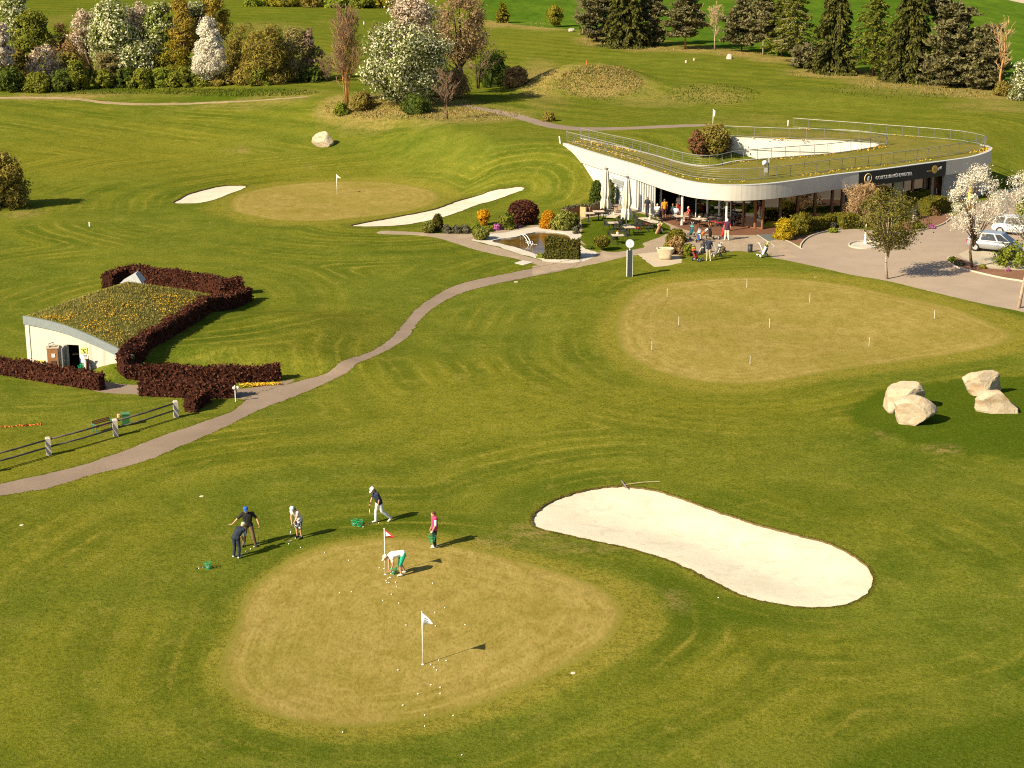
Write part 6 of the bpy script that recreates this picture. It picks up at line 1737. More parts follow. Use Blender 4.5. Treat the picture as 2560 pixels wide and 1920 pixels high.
shrub('bush', 'yellow green spotted bush between golden bush and lawn', 1410, 576, 62, 44, L_VARI, n=1900, size=.13, group=GB)
shrub('bush', 'dark leafed bush behind the yellow green one', 1432, 568, 40, 34, L_MGREEN, n=900, size=.13, group=GB)
shrub('bush', 'small grey green cushion at the lawn corner', 1441, 584, 22, 18, L_LAV, n=420, size=.10, group=GB)
hedge('clipped block hedge standing before the pond', [(1362,648),(1446,649)], .9, 1.55, L_BRONZE, size=.12)
ball_shrub('bush', 'golden brown ball tree on a short stem in the terrace lawn', 1505, 628, 38, 36, L_HEDGEG, stem=True, group=GB)
shrub('ground_plant', 'small dark plants at the gravel tip by the ball tree', 1474, 623, 20, 7, L_DGREEN, n=200, size=.1)
shrub('ground_plant', 'small green plants at the foot of the block hedge', 1352, 645, 22, 10, L_GREEN, n=220, size=.1)
ball_shrub('laurel_bush', 'glossy dark laurel beside the closed parasol', 1492, 508, 34, 55, L_DGREEN, prof='dome', n=1500, size=.14)
shrub('laurel_bush', 'laurel half hidden between parasol and store door', 1527, 512, 22, 64, L_DGREEN, prof='column', n=900, size=.14)
ball_shrub('bush', 'golden dome bush beside the stone trough', 1692, 606, 52, 31, L_HEDGEG, prof='dome', group=GB)
shrub('bush', 'brown twiggy bush behind the stone trough', 1692, 637, 44, 42, L_BROWN, n=1500, size=.12, core=False, asp=2.6, group=GB)
shrub('bush', 'green leafy bush between trough and litter bin', 1722, 640, 40, 27, L_MGREEN, n=1100, size=.12, group=GB)
shrub('flower_clump', 'lemon yellow flowers behind the stone trough', 1667, 622, 18, 14, L_YGREEN, n=300, size=.1)
shrub('bush', 'low reddish bush behind the man in navy shirt', 1806, 632, 26, 14, L_ORANGE, n=400, size=.1)
shrub('golden_conifer', 'golden yellow bush at the corner of the driveway', 1966, 600, 62, 48, L_GOLDB, prof='dome', n=4400, size=.09, core=True)
shrub('bush', 'big olive bush behind the golden one', 2000, 588, 78, 52, L_HEDGEG, prof='dome', n=2600, size=.13, core=True)
HB = 'clipped hedges at the clubhouse front'
hedge('clipped green hedge running from the olive bush along the windows', [(2030,580),(2105,566)], .9, 1.0, L_HEDGEG, group=HB)
hedge('clipped hedge block turned toward the driveway', [(2108,574),(2150,571)], 1.6, 1.15, L_HEDGEG, group=HB)
hedge('clipped hedge shading the entrance, dark side toward us', [(2262,520),(2324,512)], .9, 1.3, L_HEDGEG, group=HB)
hedge('clipped sunlit hedge wing beyond the entrance hedge', [(2326,541),(2378,528)], 1.4, 1.3, L_HEDGEG, group=HB)
for nm, lb, x, y_, w, h, lf in [('bush','grey green ball bush in the entrance bed',2284,548,44,34,L_LAV),('bush','brownish low bush beside the sunlit hedge wing',2334,540,34,22,L_BROWN),('bush','olive bush behind the young tree',2190,568,60,36,L_OLIVE),('bush','grey green plant in the bed by the windows',2082,572,22,18,L_LAV),('bush','bright green cushion in the bed by the windows',2083,582,26,10,L_GREEN),
      ('flower_clump','white flowering shrub in the entrance bed',2285,556,18,17,L_CHERRY),('flower_clump','pink flower clump at the driveway kerb',2330,572,16,10,L_PINKF),('ground_plant','low green plants at the kerb before the pink clump',2300,573,40,14,L_MGREEN),
      ('ground_plant','bright green tuft at the tip of the bark bed',2382,656,20,12,L_GREEN),('ground_plant','grey green cushion at the tip of the bark bed',2400,664,28,10,L_LAV),('ground_plant','yellow green tuft behind the blossom tree trunk',2458,672,16,8,L_YGREEN),('ground_plant','pink flower tuft far along the bark bed',2521,678,10,5,L_PINKF)]:
    shrub(nm, lb, x, y_, w, h, lf, n=600, size=.11, core=True)
pz = plane(1748, 398, 1.0); pz.z = T(pz.x, pz.y)
shrub('courtyard_bush', 'reddish brown bush growing up through the courtyard', 1747, 395, 56, 66, mat_leaf('red_brown_bush', [(.14,.075,.035),(.24,.14,.06),(.27,.10,.05)]), prof='egg', n=3600, size=.15, core=False, ncl=44)
shrub('courtyard_bush', 'green bush beside the reddish one in the courtyard', 1790, 398, 84, 74, L_OLIVE, prof='round', n=4600, size=.15, core=False, ncl=60, cl=.18)
shrub('courtyard_bush', 'pale lilac twiggy bush against the white courtyard wall', 1815, 392, 40, 44, L_PINKTW, prof='fan', n=900, size=.14, core=False)
# yellow flowers under the hedge by the path
P = []
r3 = np.random.default_rng(21)
for _ in range(420):
    q = (r3.uniform(597, 705), 0); q = (q[0], 961 + (705 - q[0]) * .04 + r3.uniform(-3, 6) * (1 - (q[0] - 597) / 130)); w_ = ground(*q); P.append((w_.x, w_.y, w_.z + r3.uniform(.03, .14)))
o = flower_patch(P, .045, 8).build('yellow_flowers', M_YEL); tag(o, 'yellow flowers in the grass under the long purple hedge', 'flowers', kind='stuff')
# rough grass: dry tufts on the mound, the tree bank and under the conifers
M_DRY = mat_tint('dry_tuft', (.17, .12, .035), (.42, .31, .13))
r4 = np.random.default_rng(31); P = []
for (cx_, cy_, rx_, ry_, n) in [(1500,205,105,44,2600),(1360,200,70,30,500),(1010,268,175,32,1800),(1160,288,140,16,700),(900,272,90,26,700),(1500,106,60,12,300),(1620,120,80,10,300),(1850,134,60,9,250),(2080,184,110,12,450),(2240,208,110,12,450),(2400,230,120,14,450),(1300,62,90,7,250)]:
    for _ in range(n):
        a = r4.uniform(0, 6.28); q = math.sqrt(r4.uniform(0, 1)); w_ = ground(cx_ + rx_ * q * math.cos(a), cy_ + ry_ * q * math.sin(a)); P.append((w_.x, w_.y, w_.z - .02))
o = blades('dry_grass', P, .20, M_DRY, None, 6, .055); tag(o, kind='stuff')
P = []
for (cx_, cy_, rx_, ry_, n) in [(1500,212,110,46,1200),(1010,265,175,32,900),(300,228,300,8,1600),(600,232,200,10,1600),(1780,236,120,26,800),(2300,225,250,22,900)]:
    for _ in range(n):
        a = r4.uniform(0, 6.28); q = math.sqrt(r4.uniform(0, 1)); w_ = ground(cx_ + rx_ * q * math.cos(a), cy_ + ry_ * q * math.sin(a)); P.append((w_.x, w_.y, w_.z - .02))
o = blades('rough_grass', P, .22, mat_tint('rough_tuft', (.050, .070, .010), (.13, .15, .020)), None, 9, .07); tag(o, kind='stuff')

r8 = np.random.default_rng(44); P = []
def fringe(line, n_per, out, zoff=.0):
    L = np.array(line); nx = np.roll(L, -1, 0); d = nx - L; seg = np.linalg.norm(d, axis=1); tot = seg.sum(); n = int(tot * n_per)
    k = r8.choice(len(L), n, p=seg / tot); t = r8.uniform(0, 1, n); q = L[k] + d[k] * t[:, None]; nr = np.stack([d[k][:, 1], -d[k][:, 0]], 1) / (seg[k][:, None] + 1e-9)
    a_ = sum(L[i][0] * nx[i][1] - nx[i][0] * L[i][1] for i in range(len(L))); nr *= (1 if a_ > 0 else -1)
    q = q + nr * r8.uniform(-.02, out, n)[:, None]
    for x, y_ in q: P.append((x, y_, T(x, y_) - .01))
for k in ('bunker_front',): fringe(O[k], 70, .16)
for k in ('bunker_left', 'bunker_long'): fringe(O[k], 30, .3)
fringe([q for q in O['path_main'] if q[1] < 135], 34, .14)
o = blades('grass_fringe', P, .055, mat_tint('fringe_blade', (.055, .070, .006), (.22, .17, .040)), None, 12, .022); tag(o, kind='stuff')
# ------------------------------------------------------------------ stones
def mat_rock(name, a, b, st):
    m, nt = newmat(name); g = G(nt)
    n = g.noise(1.1, 5, .65); f = g.noise(8, 6, .75); s = g.noise(.9, 3, .5, vec=g.scalevec(g.pos(), (1.0, 1.2, 2.2)))
    c = g.mix(g.rng(n, .3, .7), a, b)
    c = g.mix(g.rng(s, .52, .68, 0, .75), c, st)
    c = g.mix(g.rng(f, .28, .46, .6, 0), c, tuple(x * .35 for x in a))
    g.surf(c, .9, g.bump(f, .6, .05), spec=.15); return m
M_ROCK = mat_rock('sandy_granite', (.38, .30, .205), (.47, .385, .275), (.32, .20, .11))
M_ROCKG = mat_rock('grey_granite', (.36, .32, .26), (.46, .41, .34), (.28, .22, .15))
import bmesh
def boulder(label, px, pyb, wpx, hpx, depth=.8, seed=1, mat=M_ROCK, cuts=9, tilt=0.0, group=None, yaw=0.0):
    r_ = np.random.default_rng(seed)
    p = ground(px, pyb); sc = scale_at(p); h = at_y(px, pyb - hpx, p.y + .3).z - p.z; w = wpx / sc * .95; dp = w * depth
    p = p + Vector((0, dp * .38, 0)); p.z = T(p.x, p.y)
    bm = bmesh.new(); bmesh.ops.create_icosphere(bm, subdivisions=4, radius=1.0)
    pl = []
    for i in range(cuts):
        d = Vector(r_.normal(size=3)); d.z = d.z * .8 + (.25 if i % 3 else .1); d.normalize(); pl.append((d, r_.uniform(.46, .80)))
    for v in bm.verts:
        for d, k in pl:
            q = v.co.dot(d)
            if q > k: v.co -= d * (q - k) * .99
        nz = Vector(v.co)
        v.co += v.co.normalized() * (.022 * math.sin(nz.x * 7 + seed) * math.sin(nz.y * 6 + 1) + .012 * math.sin(nz.z * 13 + nz.x * 9) + r_.normal(0, .008))
    lo = [min(v.co[i] for v in bm.verts) for i in range(3)]; hi = [max(v.co[i] for v in bm.verts) for i in range(3)]
    Rz = Matrix.Rotation(yaw, 3, 'Z') @ Matrix.Rotation(tilt, 3, 'Y')
    for v in bm.verts:
        k_ = (v.co.z - lo[2]) / (hi[2] - lo[2]); k_ = 1 + max(0, .55 - k_) * .55
        c = Vector(((v.co.x - lo[0]) / (hi[0] - lo[0]) - .5, (v.co.y - lo[1]) / (hi[1] - lo[1]) - .5, (v.co.z - lo[2]) / (hi[2] - lo[2])))
        v.co = Rz @ Vector((c.x * w * min(k_, 1.10), c.y * dp * k_, (c.z - .24) * h * 1.32))
    me = bpy.data.meshes.new('boulder'); bm.to_mesh(me); bm.free(); me.materials.append(mat)
    o = bpy.data.objects.new('boulder', me); COL.objects.link(o); o.location = p
    return tag(o, label, 'boulder', group)
boulder('sandy boulder at the back of the closer pair, tallest top', 2264, 1030, 104, 74, .75, 4, tilt=.12, cuts=10)
boulder('broad sandy boulder in front of the closer pair', 2293, 1064, 118, 72, .62, 8, cuts=10)
boulder('brown stained boulder leaning behind the far stone of the lawn island', 2461, 990, 100, 62, .7, 12, cuts=10, tilt=-.1)
boulder('pale wedge boulder with a shaded end in front of the brown stained one', 2490, 1031, 112, 56, .6, 17, cuts=11)
boulder('rounded pale boulder alone on the fairway', 806, 368, 58, 36, .8, 22, M_ROCK, cuts=11)
boulder('small grey boulder by the tee below the pines', 1825, 148, 17, 14, .9, 25, M_ROCKG)
boulder('small pale stone block before the first pines', 1429, 79, 16, 9, .9, 28, M_ROCKG)

# ------------------------------------------------------------------ flags, pins, stakes
def flagstick(label, px, pyb, pyt, cloth, emblem=None, width=.46, height=.34, wave=.05, rect=False, pole_r=.016, pole=None, dir_=(1, -.2)):
    p = ground(px, pyb); h = at_y(px, pyt, p.y).z - p.z
    root = thing('flagstick', label, 'flagstick', p)
    mb = MB(); mb.tube([(0, 0, -.05), (0, 0, h)], pole_r, 8); mb.build('pole', pole or plain('pole_white', (.78, .76, .70), .4), root, True)
    mb = MB(); mb.ball((0, 0, h + .01), pole_r * 1.7, 8, 6); mb.build('knob', plain('pole_white', (.78, .76, .70), .4), root)
    mb = MB(); mb.lathe([(.055, .0), (.055, .012)], (0, 0, 0), 12); mb.build('cup_ring', plain('pole_white', (.78, .76, .70), .4), root)
    d = Vector((dir_[0], dir_[1], 0)).normalized(); nrm = Vector((-d.y, d.x, 0)); N = 8; vs = []; fs = []
    for side in (-1, 1):
        for i in range(N + 1):
            t = i / N; hh = height * (1 if rect else (1 - t * .92)); zc = h - .02 - height * (.5 if not rect else .5) - (0 if rect else height * .08 * t) - t * .07
            off = nrm * (math.sin(t * 5) * wave * t + side * .005)
            a = d * (width * t + pole_r) + off
            vs += [a + Vector((0, 0, zc - hh / 2)), a + Vector((0, 0, zc + hh / 2))]
    m = 2 * (N + 1)
    for i in range(N):
        a = 2 * i; fs += [(a, a + 2, a + 3, a + 1), (a + m, a + 1 + m, a + 3 + m, a + 2 + m), (a, a + m, a + 2 + m, a + 2), (a + 1, a + 3, a + 3 + m, a + 1 + m)]
    fs += [(0, 1, 1 + m, m), (2 * N, 2 * N + m, 2 * N + 1 + m, 2 * N + 1)]
    mb = MB(); mb.add(vs, fs); f = mb.build('flag', cloth, root, True)
    if emblem:
        mb = MB()
        for shape in emblem[1]:
            q = [d * (u * width + pole_r) - nrm * (.012 - math.sin(u * 5) * wave * u) + Vector((0, 0, h - .02 - height * .5 + z * height - u * .07)) for u, z in shape]
            if (q[1] - q[0]).cross(q[2] - q[0]).y > 0: q = q[::-1]
            mb.add(q, [tuple(range(len(q)))])
        mb.build('emblem', emblem[0], f)
    return root
M_RED = plain('flag_red', (.50, .015, .02), .7, var=.1); M_WHITEF = plain('flag_white', (.62, .64, .68), .7, var=.08); M_CREAMF = plain('flag_cream', (.78, .72, .50), .7)
flagstick('flagstick with red pennant carrying a white triangle, behind the crouching person', 963, 1436, 1322, M_RED, (plain('flag_emblem_white', (.75, .72, .70), .7), [[(.12, -.28), (.12, .30), (.62, -.02)]]), .44, .36, dir_=(1, -.35))
flagstick('flagstick with white pennant marked in grey, in the middle of the front green', 1057, 1661, 1531, M_WHITEF, (plain('flag_ink', (.12, .12, .15), .7), [[(.18, .08), (.18, .15), (.48, .12), (.48, .06)], [(.14, -.08), (.14, -.04), (.55, -.04), (.55, -.08)], [(.14, -.20), (.14, -.17), (.45, -.15), (.45, -.18)]]), .42, .46, dir_=(1, -.35))
flagstick('flagstick with cream pennant on the far oval green', 843, 485, 437, M_CREAMF, None, .40, .34, dir_=(1, -.3), pole_r=.03)
flagstick('tall white pole with a narrow white flag behind the roof railing', 1782, 322, 274, plain('banner_white', (.78, .77, .73), .7), None, .16, .62, rect=True, dir_=(1, -.3), pole_r=.035)
M_PIN = plain('pin_white', (.72, .69, .60), .5)
for (x, y_), lb in zip([(1441,632),(1613,611),(1749,643),(1662,697),(1466,692),(1408,746),(1620,777),(1877,738),(2018,679)],
        ['farther of the two marker pins near the clock column side', 'marker pin closest to the navy shirted man by the trolleys', 'marker pin between the middle of the green and the driveway tree', 'marker pin in the middle of the practice green', 'middle one of three marker pins along the clock column side',
         'lowest marker pin on the clock column side of the practice green', 'marker pin at the lower rim of the practice green', 'marker pin toward the boulders, lower part of the practice green', 'marker pin nearest the pointed end of the practice green']):
    p = ground(x * 1.1573, (y_ + 11) * 1.1573); h = at_y(x * 1.1573, (y_ - 10) * 1.1573, p.y).z - p.z
    root = thing('marker_pin', lb, 'marker pin', p, 0, 'pins on the practice green')
    mb = MB(); mb.tube([(0, 0, -.03), (0, 0, h)], .013, 6); mb.build('pin', M_PIN, root); mb = MB(); mb.ball((0, 0, h), .024, 8, 6); mb.build('knob', plain('pin_knob', (.10, .08, .05), .5), root)
    mb = MB(); mb.lathe([(.06, -.01), (.06, .006)], n=12); mb.build('cup', plain('cup_dark', (.03, .03, .02), .8), root)
def stake(name, label, px, pyb, pyt, mat, r=.06, cat='stake'):
    p = ground(px, pyb); h = at_y(px, pyt, p.y).z - p.z
    mb = MB(); mb.tube([(0, 0, -.1), (0, 0, h * .93), (0, 0, h)], [r, r, r * .5], 8); o = mb.build(name, mat); o.location = p; return tag(o, label, cat)
stake('stake', 'white stake before the distant bush row, closer to the trees', 770, 18, 9, M_SIGNW, .13); stake('stake', 'white stake under the distant bush row, farther along', 885, 18, 8, M_SIGNW, .13)
stake('stake', 'tiny white marker on the distant fairway', 910, 61, 54, M_SIGNW, .10)
stake('stake', 'orange stake on top of the grassy mound', 1467, 161, 151, plain('stake_orange', (.55, .12, .03), .6), .07)
stake('tee_marker', 'small pale tee marker on the far tee, lower one', 1715, 157, 151, plain('tee_pale', (.75, .60, .45), .6), .14, 'tee marker'); stake('tee_marker', 'small pale tee marker on the far tee, upper one', 1735, 151, 146, plain('tee_pale', (.75, .60, .45), .6), .14, 'tee marker')
stake('stake', 'short white stake on the fairway below the single bush', 224, 566, 555, M_SIGNW, .06)
stake('tee_marker', 'small orange and white marker in the grass beyond the fence', 297, 1043, 1035, plain('tee_orange', (.70, .40, .22), .6), .09, 'tee marker')

# ------------------------------------------------------------------ fence, bench, bin and ropes by the path
M_POSTS = mat_speckle('stone_post', (.42, .37, .31), (.50, .45, .38), (.22, .18, .14), 12)
M_RAILW = plain('weathered_rail', (.10, .085, .07), .9, var=.4, scale=3)
fpx = [(-45, 1184), (122.4, 1137), (289.6, 1090), (440.6, 1043)]
fp = [ground(*q) for q in fpx]
fn = thing('post_and_rail_fence', 'fence of square stone posts and two dark wooden rails beside the path', 'fence', fp[1])
for i, p in enumerate(fp):
    mb = MB(); mb.box((p.x, p.y, p.z + .36), (.25, .25, .98), .32); mb.box((p.x, p.y, p.z + .88), (.25, .25, .06), .32, taper=.7); mb.build('post', M_POSTS, fn, False, True)
for a, b in zip(fp[:-1], fp[1:]):
    for z in (.40, .78):
        mb = MB(); d = (b - a).normalized() * .11; m = a.lerp(b, .5); mb.tube([a + d + Vector((0, 0, z)), m + Vector((0, 0, z - .02)), b - d + Vector((0, 0, z))], [.048, .052, .045], 8); mb.build('rail', M_RAILW, fn, True, True)
p = ground(252, 1086); p = p + Vector((0, .7, 0)); fd = (fp[2] - fp[1]); ya = math.atan2(fd.y, fd.x)
bn = thing('park_bench', 'low brown slatted bench with green iron ends behind the fence', 'bench', (p.x, p.y, T(p.x, p.y)), ya)
M_GIRON = plain('green_iron', (.07, .20, .13), .5); M_BSLAT = plain('bench_slats', (.26, .11, .045), .6, var=.3, scale=4)
mb = MB()
for k in range(4): mb.box((0, -.18 + k * .11, .42), (1.5, .085, .03))
mb.build('seat', M_BSLAT, bn)
mb = MB()
for k in range(3): mb.box((0, .26 + k * .03, .56 + k * .11), (1.5, .03, .085))
mb.build('backrest', M_BSLAT, bn)
for sx in (-.72, .72):
    mb = MB(); mb.tube([(sx, -.2, 0), (sx, -.16, .40), (sx, .2, .40), (sx, .30, .85)], .03, 6); mb.tube([(sx, .24, 0), (sx, .18, .40)], .03, 6); mb.tube([(sx, -.2, .58), (sx, .26, .62)], .03, 6); mb.tube([(sx, -.2, .58), (sx, -.17, .40)], .025, 6); mb.build('leg', M_GIRON, bn)
p = ground(305, 1073); p = p + Vector((.05, .7, 0))
bn.scale = (.78, .78, .70)
bt = thing('litter_box', 'green mesh litter box behind the middle fence post', 'bin', (p.x, p.y, T(p.x, p.y)), .3)
mb = MB(); mb.box((0, 0, .32), (.36, .32, .56), taper=1.15); mb.build('box', plain('bin_green', (.035, .13, .045), .5), bt); mb = MB(); mb.box((0, 0, .63), (.46, .40, .05)); mb.build('lid', plain('bin_lid', (.07, .18, .08), .5), bt)
mb = MB(); mb.tube([(-.16, 0, 0), (.16, 0, 0)], .06, 8); mb.build('foot', plain('bin_foot', (.45, .5, .5), .5), bt)
a, b = ground(24, 1067), ground(104, 1061); mb = MB(); r5 = np.random.default_rng(4)
pts_ = [a.lerp(b, t) + Vector((0, r5.normal(0, .10), .02)) for t in np.linspace(-.3, 1, 26)]; mb.tube([q - a for q in pts_], .032, 5); o = mb.build('rope', plain('orange_rope', (.62, .14, .03), .7)); o.location = a; tag(o, 'orange rope lying on the grass before the fence', 'rope')
# signpost by the hedge end
p = ground(589, 1004); sp = thing('signpost', 'white signpost with two round discs at the hedge end', 'signpost', p)
mb = MB(); mb.tube([(0, 0, -.1), (0, 0, .93)], .028, 8); mb.build('pole', M_SIGNW, sp)
for dx_, dy_ in ((-.05, -.05), (.13, .03)):
    mb = MB(); mb.lathe([(.0, -.012), (.075, -.012), (.088, 0), (.075, .012), (0, .012)], (dx_, dy_ - .03, .80), 20, 0, Matrix.Rotation(R(80), 3, 'X')); mb.build('disc', plain('disc_grey', (.50, .48, .44), .5), sp)
# ball dispenser and clutter at the shed
wa = math.atan2(wd.y, wd.x)
def by_wall(px, off):
    q = W0 + wd * on_wall(px, 905, off)[0] + wn_ * off; return Vector((q.x, q.y, T(q.x, q.y)))
p = by_wall(134, .52); dp_ = thing('ball_dispenser', 'tall ball dispenser box, grey flank and orange brown front, at the shed door', 'dispenser', p, wa + R(24))
mb = MB(); mb.box((0, 0, .86), (.62, .66, 1.72)); mb.build('cabinet', [plain('dispenser_grey', (.36, .35, .32), .5)], dp_)
mb = MB(); mb.box((0, -.34, .90), (.58, .025, 1.58)); fr_ = mb.build('front_panel', plain('dispenser_orange', (.36, .17, .07), .5), dp_)
mb = MB(); mb.box((0, 0, 1.745), (.70, .74, .05)); mb.build('top_plate', plain('dispenser_top', (.55, .42, .30), .5), dp_)
mb = MB(); mb.box((.04, -.36, 1.32), (.20, .02, .22)); mb.build('label_plate', M_SIGNW, fr_)
mb = MB(); mb.box((.02, -.36, .80), (.30, .02, .42)); mb.build('slot', plain('slot_dark', (.12, .06, .03), .6), fr_)
mb = MB(); mb.tube([(-.20, -.25, 1.77), (-.20, -.25, 1.98), (.05, .15, 1.98), (.05, .15, 1.77)], .03, 6); mb.box((-.08, -.05, 1.84), (.5, .32, .05)); mb.build('wire_tray', plain('tray_metal', (.45, .40, .34), .5), dp_)
def basket_pile(p0, label, rz, col=M_BASKET): pass
for i, (x, y_, z) in enumerate(((197, 935, 0), (205, 938, 0), (201, 936, .26), (206, 937, .30))):
    q = by_wall(x, .38 + (y_ - 935) * -.04); basket(['green basket at the bottom of the pile, door side', 'green basket at the bottom of the pile, wall end side', 'green basket stacked on the pile by the shed door', 'topmost green basket of the pile at the shed wall'][i], (q.x, q.y, q.z + z), i, False, 1.1)
p = by_wall(216, .35); cb = thing('bag_trolley', 'small brown bag with white strap leaning on the shed wall', 'golf bag', p)
mb = MB(); mb.lathe([(.14, 0), (.15, .3), (.14, .8)], n=12, M=Matrix.Rotation(R(-10), 3, 'X')); mb.build('bag', plain('bag_brown', (.10, .05, .035), .7), cb, True); mb = MB(); mb.box((-.05, -.18, .45), (.07, .04, .75), 0, tilt=Matrix.Rotation(R(-10), 3, 'X')); mb.build('strap', M_SIGNW, cb)
mb = MB()
for k in range(4): mb.tube([(-.06 + k * .04, -.02, .7), (-.08 + k * .05, -.12, 1.05)], .012, 5); mb.ball((-.08 + k * .05, -.13, 1.06), .04, 8, 6)
mb.build('clubs', M_STEEL, cb)
p = by_wall(90, .40); tb = thing('side_table', 'low grey table with yellow tray against the shed wall', 'table', p, wa)
mb = MB(); mb.box((0, 0, .70), (1.3, .45, .06)); mb.build('table_top', plain('table_grey', (.52, .48, .42), .6), tb)
for sx in (-.58, .58): mb = MB(); mb.box((sx, 0, .335), (.06, .42, .67)); mb.build('leg', M_GREYW, tb)
mb = MB(); mb.box((.30, -.05, .79), (.55, .30, .10), .2); o = mb.build('tray', plain('tray_yellow', (.58, .44, .10), .6)); o.location = p; o.rotation_euler = (0, 0, wa); tag(o, 'yellow tray on the low grey table at the shed', 'tray')

# ------------------------------------------------------------------ rake, slabs, covers
a, b = ground(1562, 1214), ground(1650, 1206)
rk = thing('bunker_rake', 'rake lying across the upper rim of the large bunker', 'rake', a)
d = (b - a); mb = MB(); mb.tube([Vector((0, 0, .05)), d * .5 + Vector((0, 0, .09)), d + Vector((0, 0, .05))], .018, 6); mb.build('handle', plain('rake_handle', (.45, .36, .22), .6), rk)
e = Vector((-d.y, d.x, 0)).normalized(); mb = MB(); mb.tube([e * .45 + Vector((-.03, 0, .08)), e * -.45 + Vector((-.03, 0, .06))], .026, 6)
for k in range(9): q = e * (-.4 + k * .1); mb.tube([q + Vector((-.03, 0, .06)), q + Vector((-.06, 0, -.02))], .009, 4)
mb.build('rake_head', plain('rake_head', (.22, .16, .16), .6), rk)
sl_ = [ground(*v3(*q)) for q in ((1350, 656), (1425, 634), (1527, 649), (1432, 676))]
mb = MB(); c = sum(sl_, Vector()) / 4; mb.prism([(q.x - c.x, q.y - c.y) for q in sl_], -.05, .035); o = mb.build('stone_slab', plain('slab_pale', (.46, .43, .38), .8)); o.location = c; tag(o, 'pale stone slab set in the lawn beside the pond path', 'slab')
def cover(label, px, py, r):
    p = ground(px, py); mb = MB(); mb.lathe([(r, -.02), (r, .012), (r * .9, .018), (0.01, .02)], n=16); o = mb.build('sprinkler_cover', plain('cover_pale', (.55, .46, .36), .8)); o.location = p; return tag(o, label, 'cover')
cover('round pale sprinkler cover in the lawn above the golfers', 504, 1241, .10); cover('round pale sprinkler cover near the edge of the wide lawn', 54, 1313, .09); cover('round dark sprinkler cover on the collar of the front green', 1433, 1683, .09); cover('round cover on the lawn by the path below the clock column', 1290, 705, .16)

# ------------------------------------------------------------------ clock column, trough, statue, kerbs
p = ground(1573.5, 691); ck = thing('clock_column', 'round clock on a dark column with pale edges beside the path', 'clock', p, R(6))
mb = MB(); mb.box((0, 0, .97), (.36, .22, 1.94)); mb.build('column', plain('column_slate', (.045, .055, .06), .45), ck)
for sx in (-.20, .20): mb = MB(); mb.box((sx, 0, .97), (.036, .25, 1.96)); mb.build('side_post', plain('column_edge', (.55, .54, .50), .5), ck)
mb = MB(); mb.tube([(0, 0, 1.92), (0, 0, 2.14)], .06, 8); mb.build('neck', plain('column_edge', (.55, .54, .50), .5), ck)
Mc = Matrix.Rotation(R(-12), 3, 'Z') @ Matrix.Rotation(R(86), 3, 'X')
mb = MB(); mb.lathe([(.05, -.16), (.27, -.16), (.32, -.10), (.32, .08), (.275, .09), (.27, .075)], (0, 0, 2.42), 28, 0, Mc); dr_ = mb.build('drum', plain('clock_rim', (.36, .36, .35), .4, .3), ck, False)
mb = MB(); mb.lathe([(.002, .085), (.272, .085), (.272, .07)], (0, 0, 2.42), 28, 0, Mc); fc = mb.build('dial', plain('clock_face', (.80, .79, .75), .4), dr_)
mb = MB(); c0 = Vector((0, 0, 2.42))
for ang, L, w_ in ((.9, .15, .02), (2.6, .22, .015)):
    mb.add([c0 + Mc @ Vector(q) for q in ((-w_ * math.cos(ang), w_ * math.sin(ang), .09), (w_ * math.cos(ang), -w_ * math.sin(ang), .09), (L * math.sin(ang), L * math.cos(ang), .09))], [(0, 1, 2)])
for k in range(12):
    t = k * math.pi / 6; q = Vector((math.sin(t) * .235, math.cos(t) * .235, .089)); mb.box(c0 + Mc @ q, (.018, .006, .03))
mb.build('hands', plain('clock_hands', (.06, .06, .06), .5), dr_)
p = ground(1664, 651); p = p + Vector((0, .45, 0))
tr_ = thing('stone_trough', 'heavy pale stone trough planted with soil on the sandy paving', 'trough', (p.x, p.y, T(p.x, p.y)), R(-10))
mb = MB(); rings = [(.40, .28, 0), (.46, .33, .18), (.58, .42, .55), (.66, .48, .82), (.68, .50, .86), (.58, .40, .86), (.54, .37, .70)]; N = 24; vs = []; fs = []
for (a_, b_, z) in rings:
    for k in range(N):
        t = 2 * math.pi * k / N; c_, s_ = math.cos(t), math.sin(t); q = .55
        vs.append((a_ * abs(c_) ** q * (1 if c_ > 0 else -1) + .012 * math.sin(k * 3.1), b_ * abs(s_) ** q * (1 if s_ > 0 else -1), z + .015 * math.sin(k * 2.3)))
for i in range(len(rings) - 1):
    for k in range(N): fs.append((i * N + k, i * N + (k + 1) % N, (i + 1) * N + (k + 1) % N, (i + 1) * N + k))
fs.append(tuple(range(N - 1, -1, -1))); mb.add(vs, fs); mb.build('basin', mat_rock('trough_stone', (.50, .42, .28), (.58, .50, .36), (.40, .30, .18)), tr_, True)
mb = MB(); mb.add([(.55 * math.cos(t) * .98, .38 * math.sin(t) * .98, .74) for t in np.linspace(0, 2 * math.pi, 20)[:-1]], [tuple(range(19))]); mb.build('soil', M_BED, tr_)
p = ground(2163, 609); st_ = thing('stone_figure', 'slender white stone figure rising from the round gravel island', 'statue', p)
mb = MB(); mb.lathe([(.19, 0), (.17, .08), (.12, .12), (.10, .35), (.13, .55), (.10, .75), (.06, .82)], n=14); mb.build('pedestal', mat_rock('figure_stone', (.62, .58, .50), (.72, .68, .60), (.40, .36, .30)), st_, True)
mb = MB(); mb.ball((0, 0, .90), (.09, .09, .11)); mb.lathe([(.05, .98), (.035, 1.2), (.06, 1.35), (.03, 1.6)], n=10); mb.build('figure', MATS.get('x') or plain('figure_white', (.70, .66, .58), .8), st_, True)
M_KERB = mat_speckle('kerb_stone', (.45, .38, .29), (.52, .45, .36), (.28, .22, .16), 9)
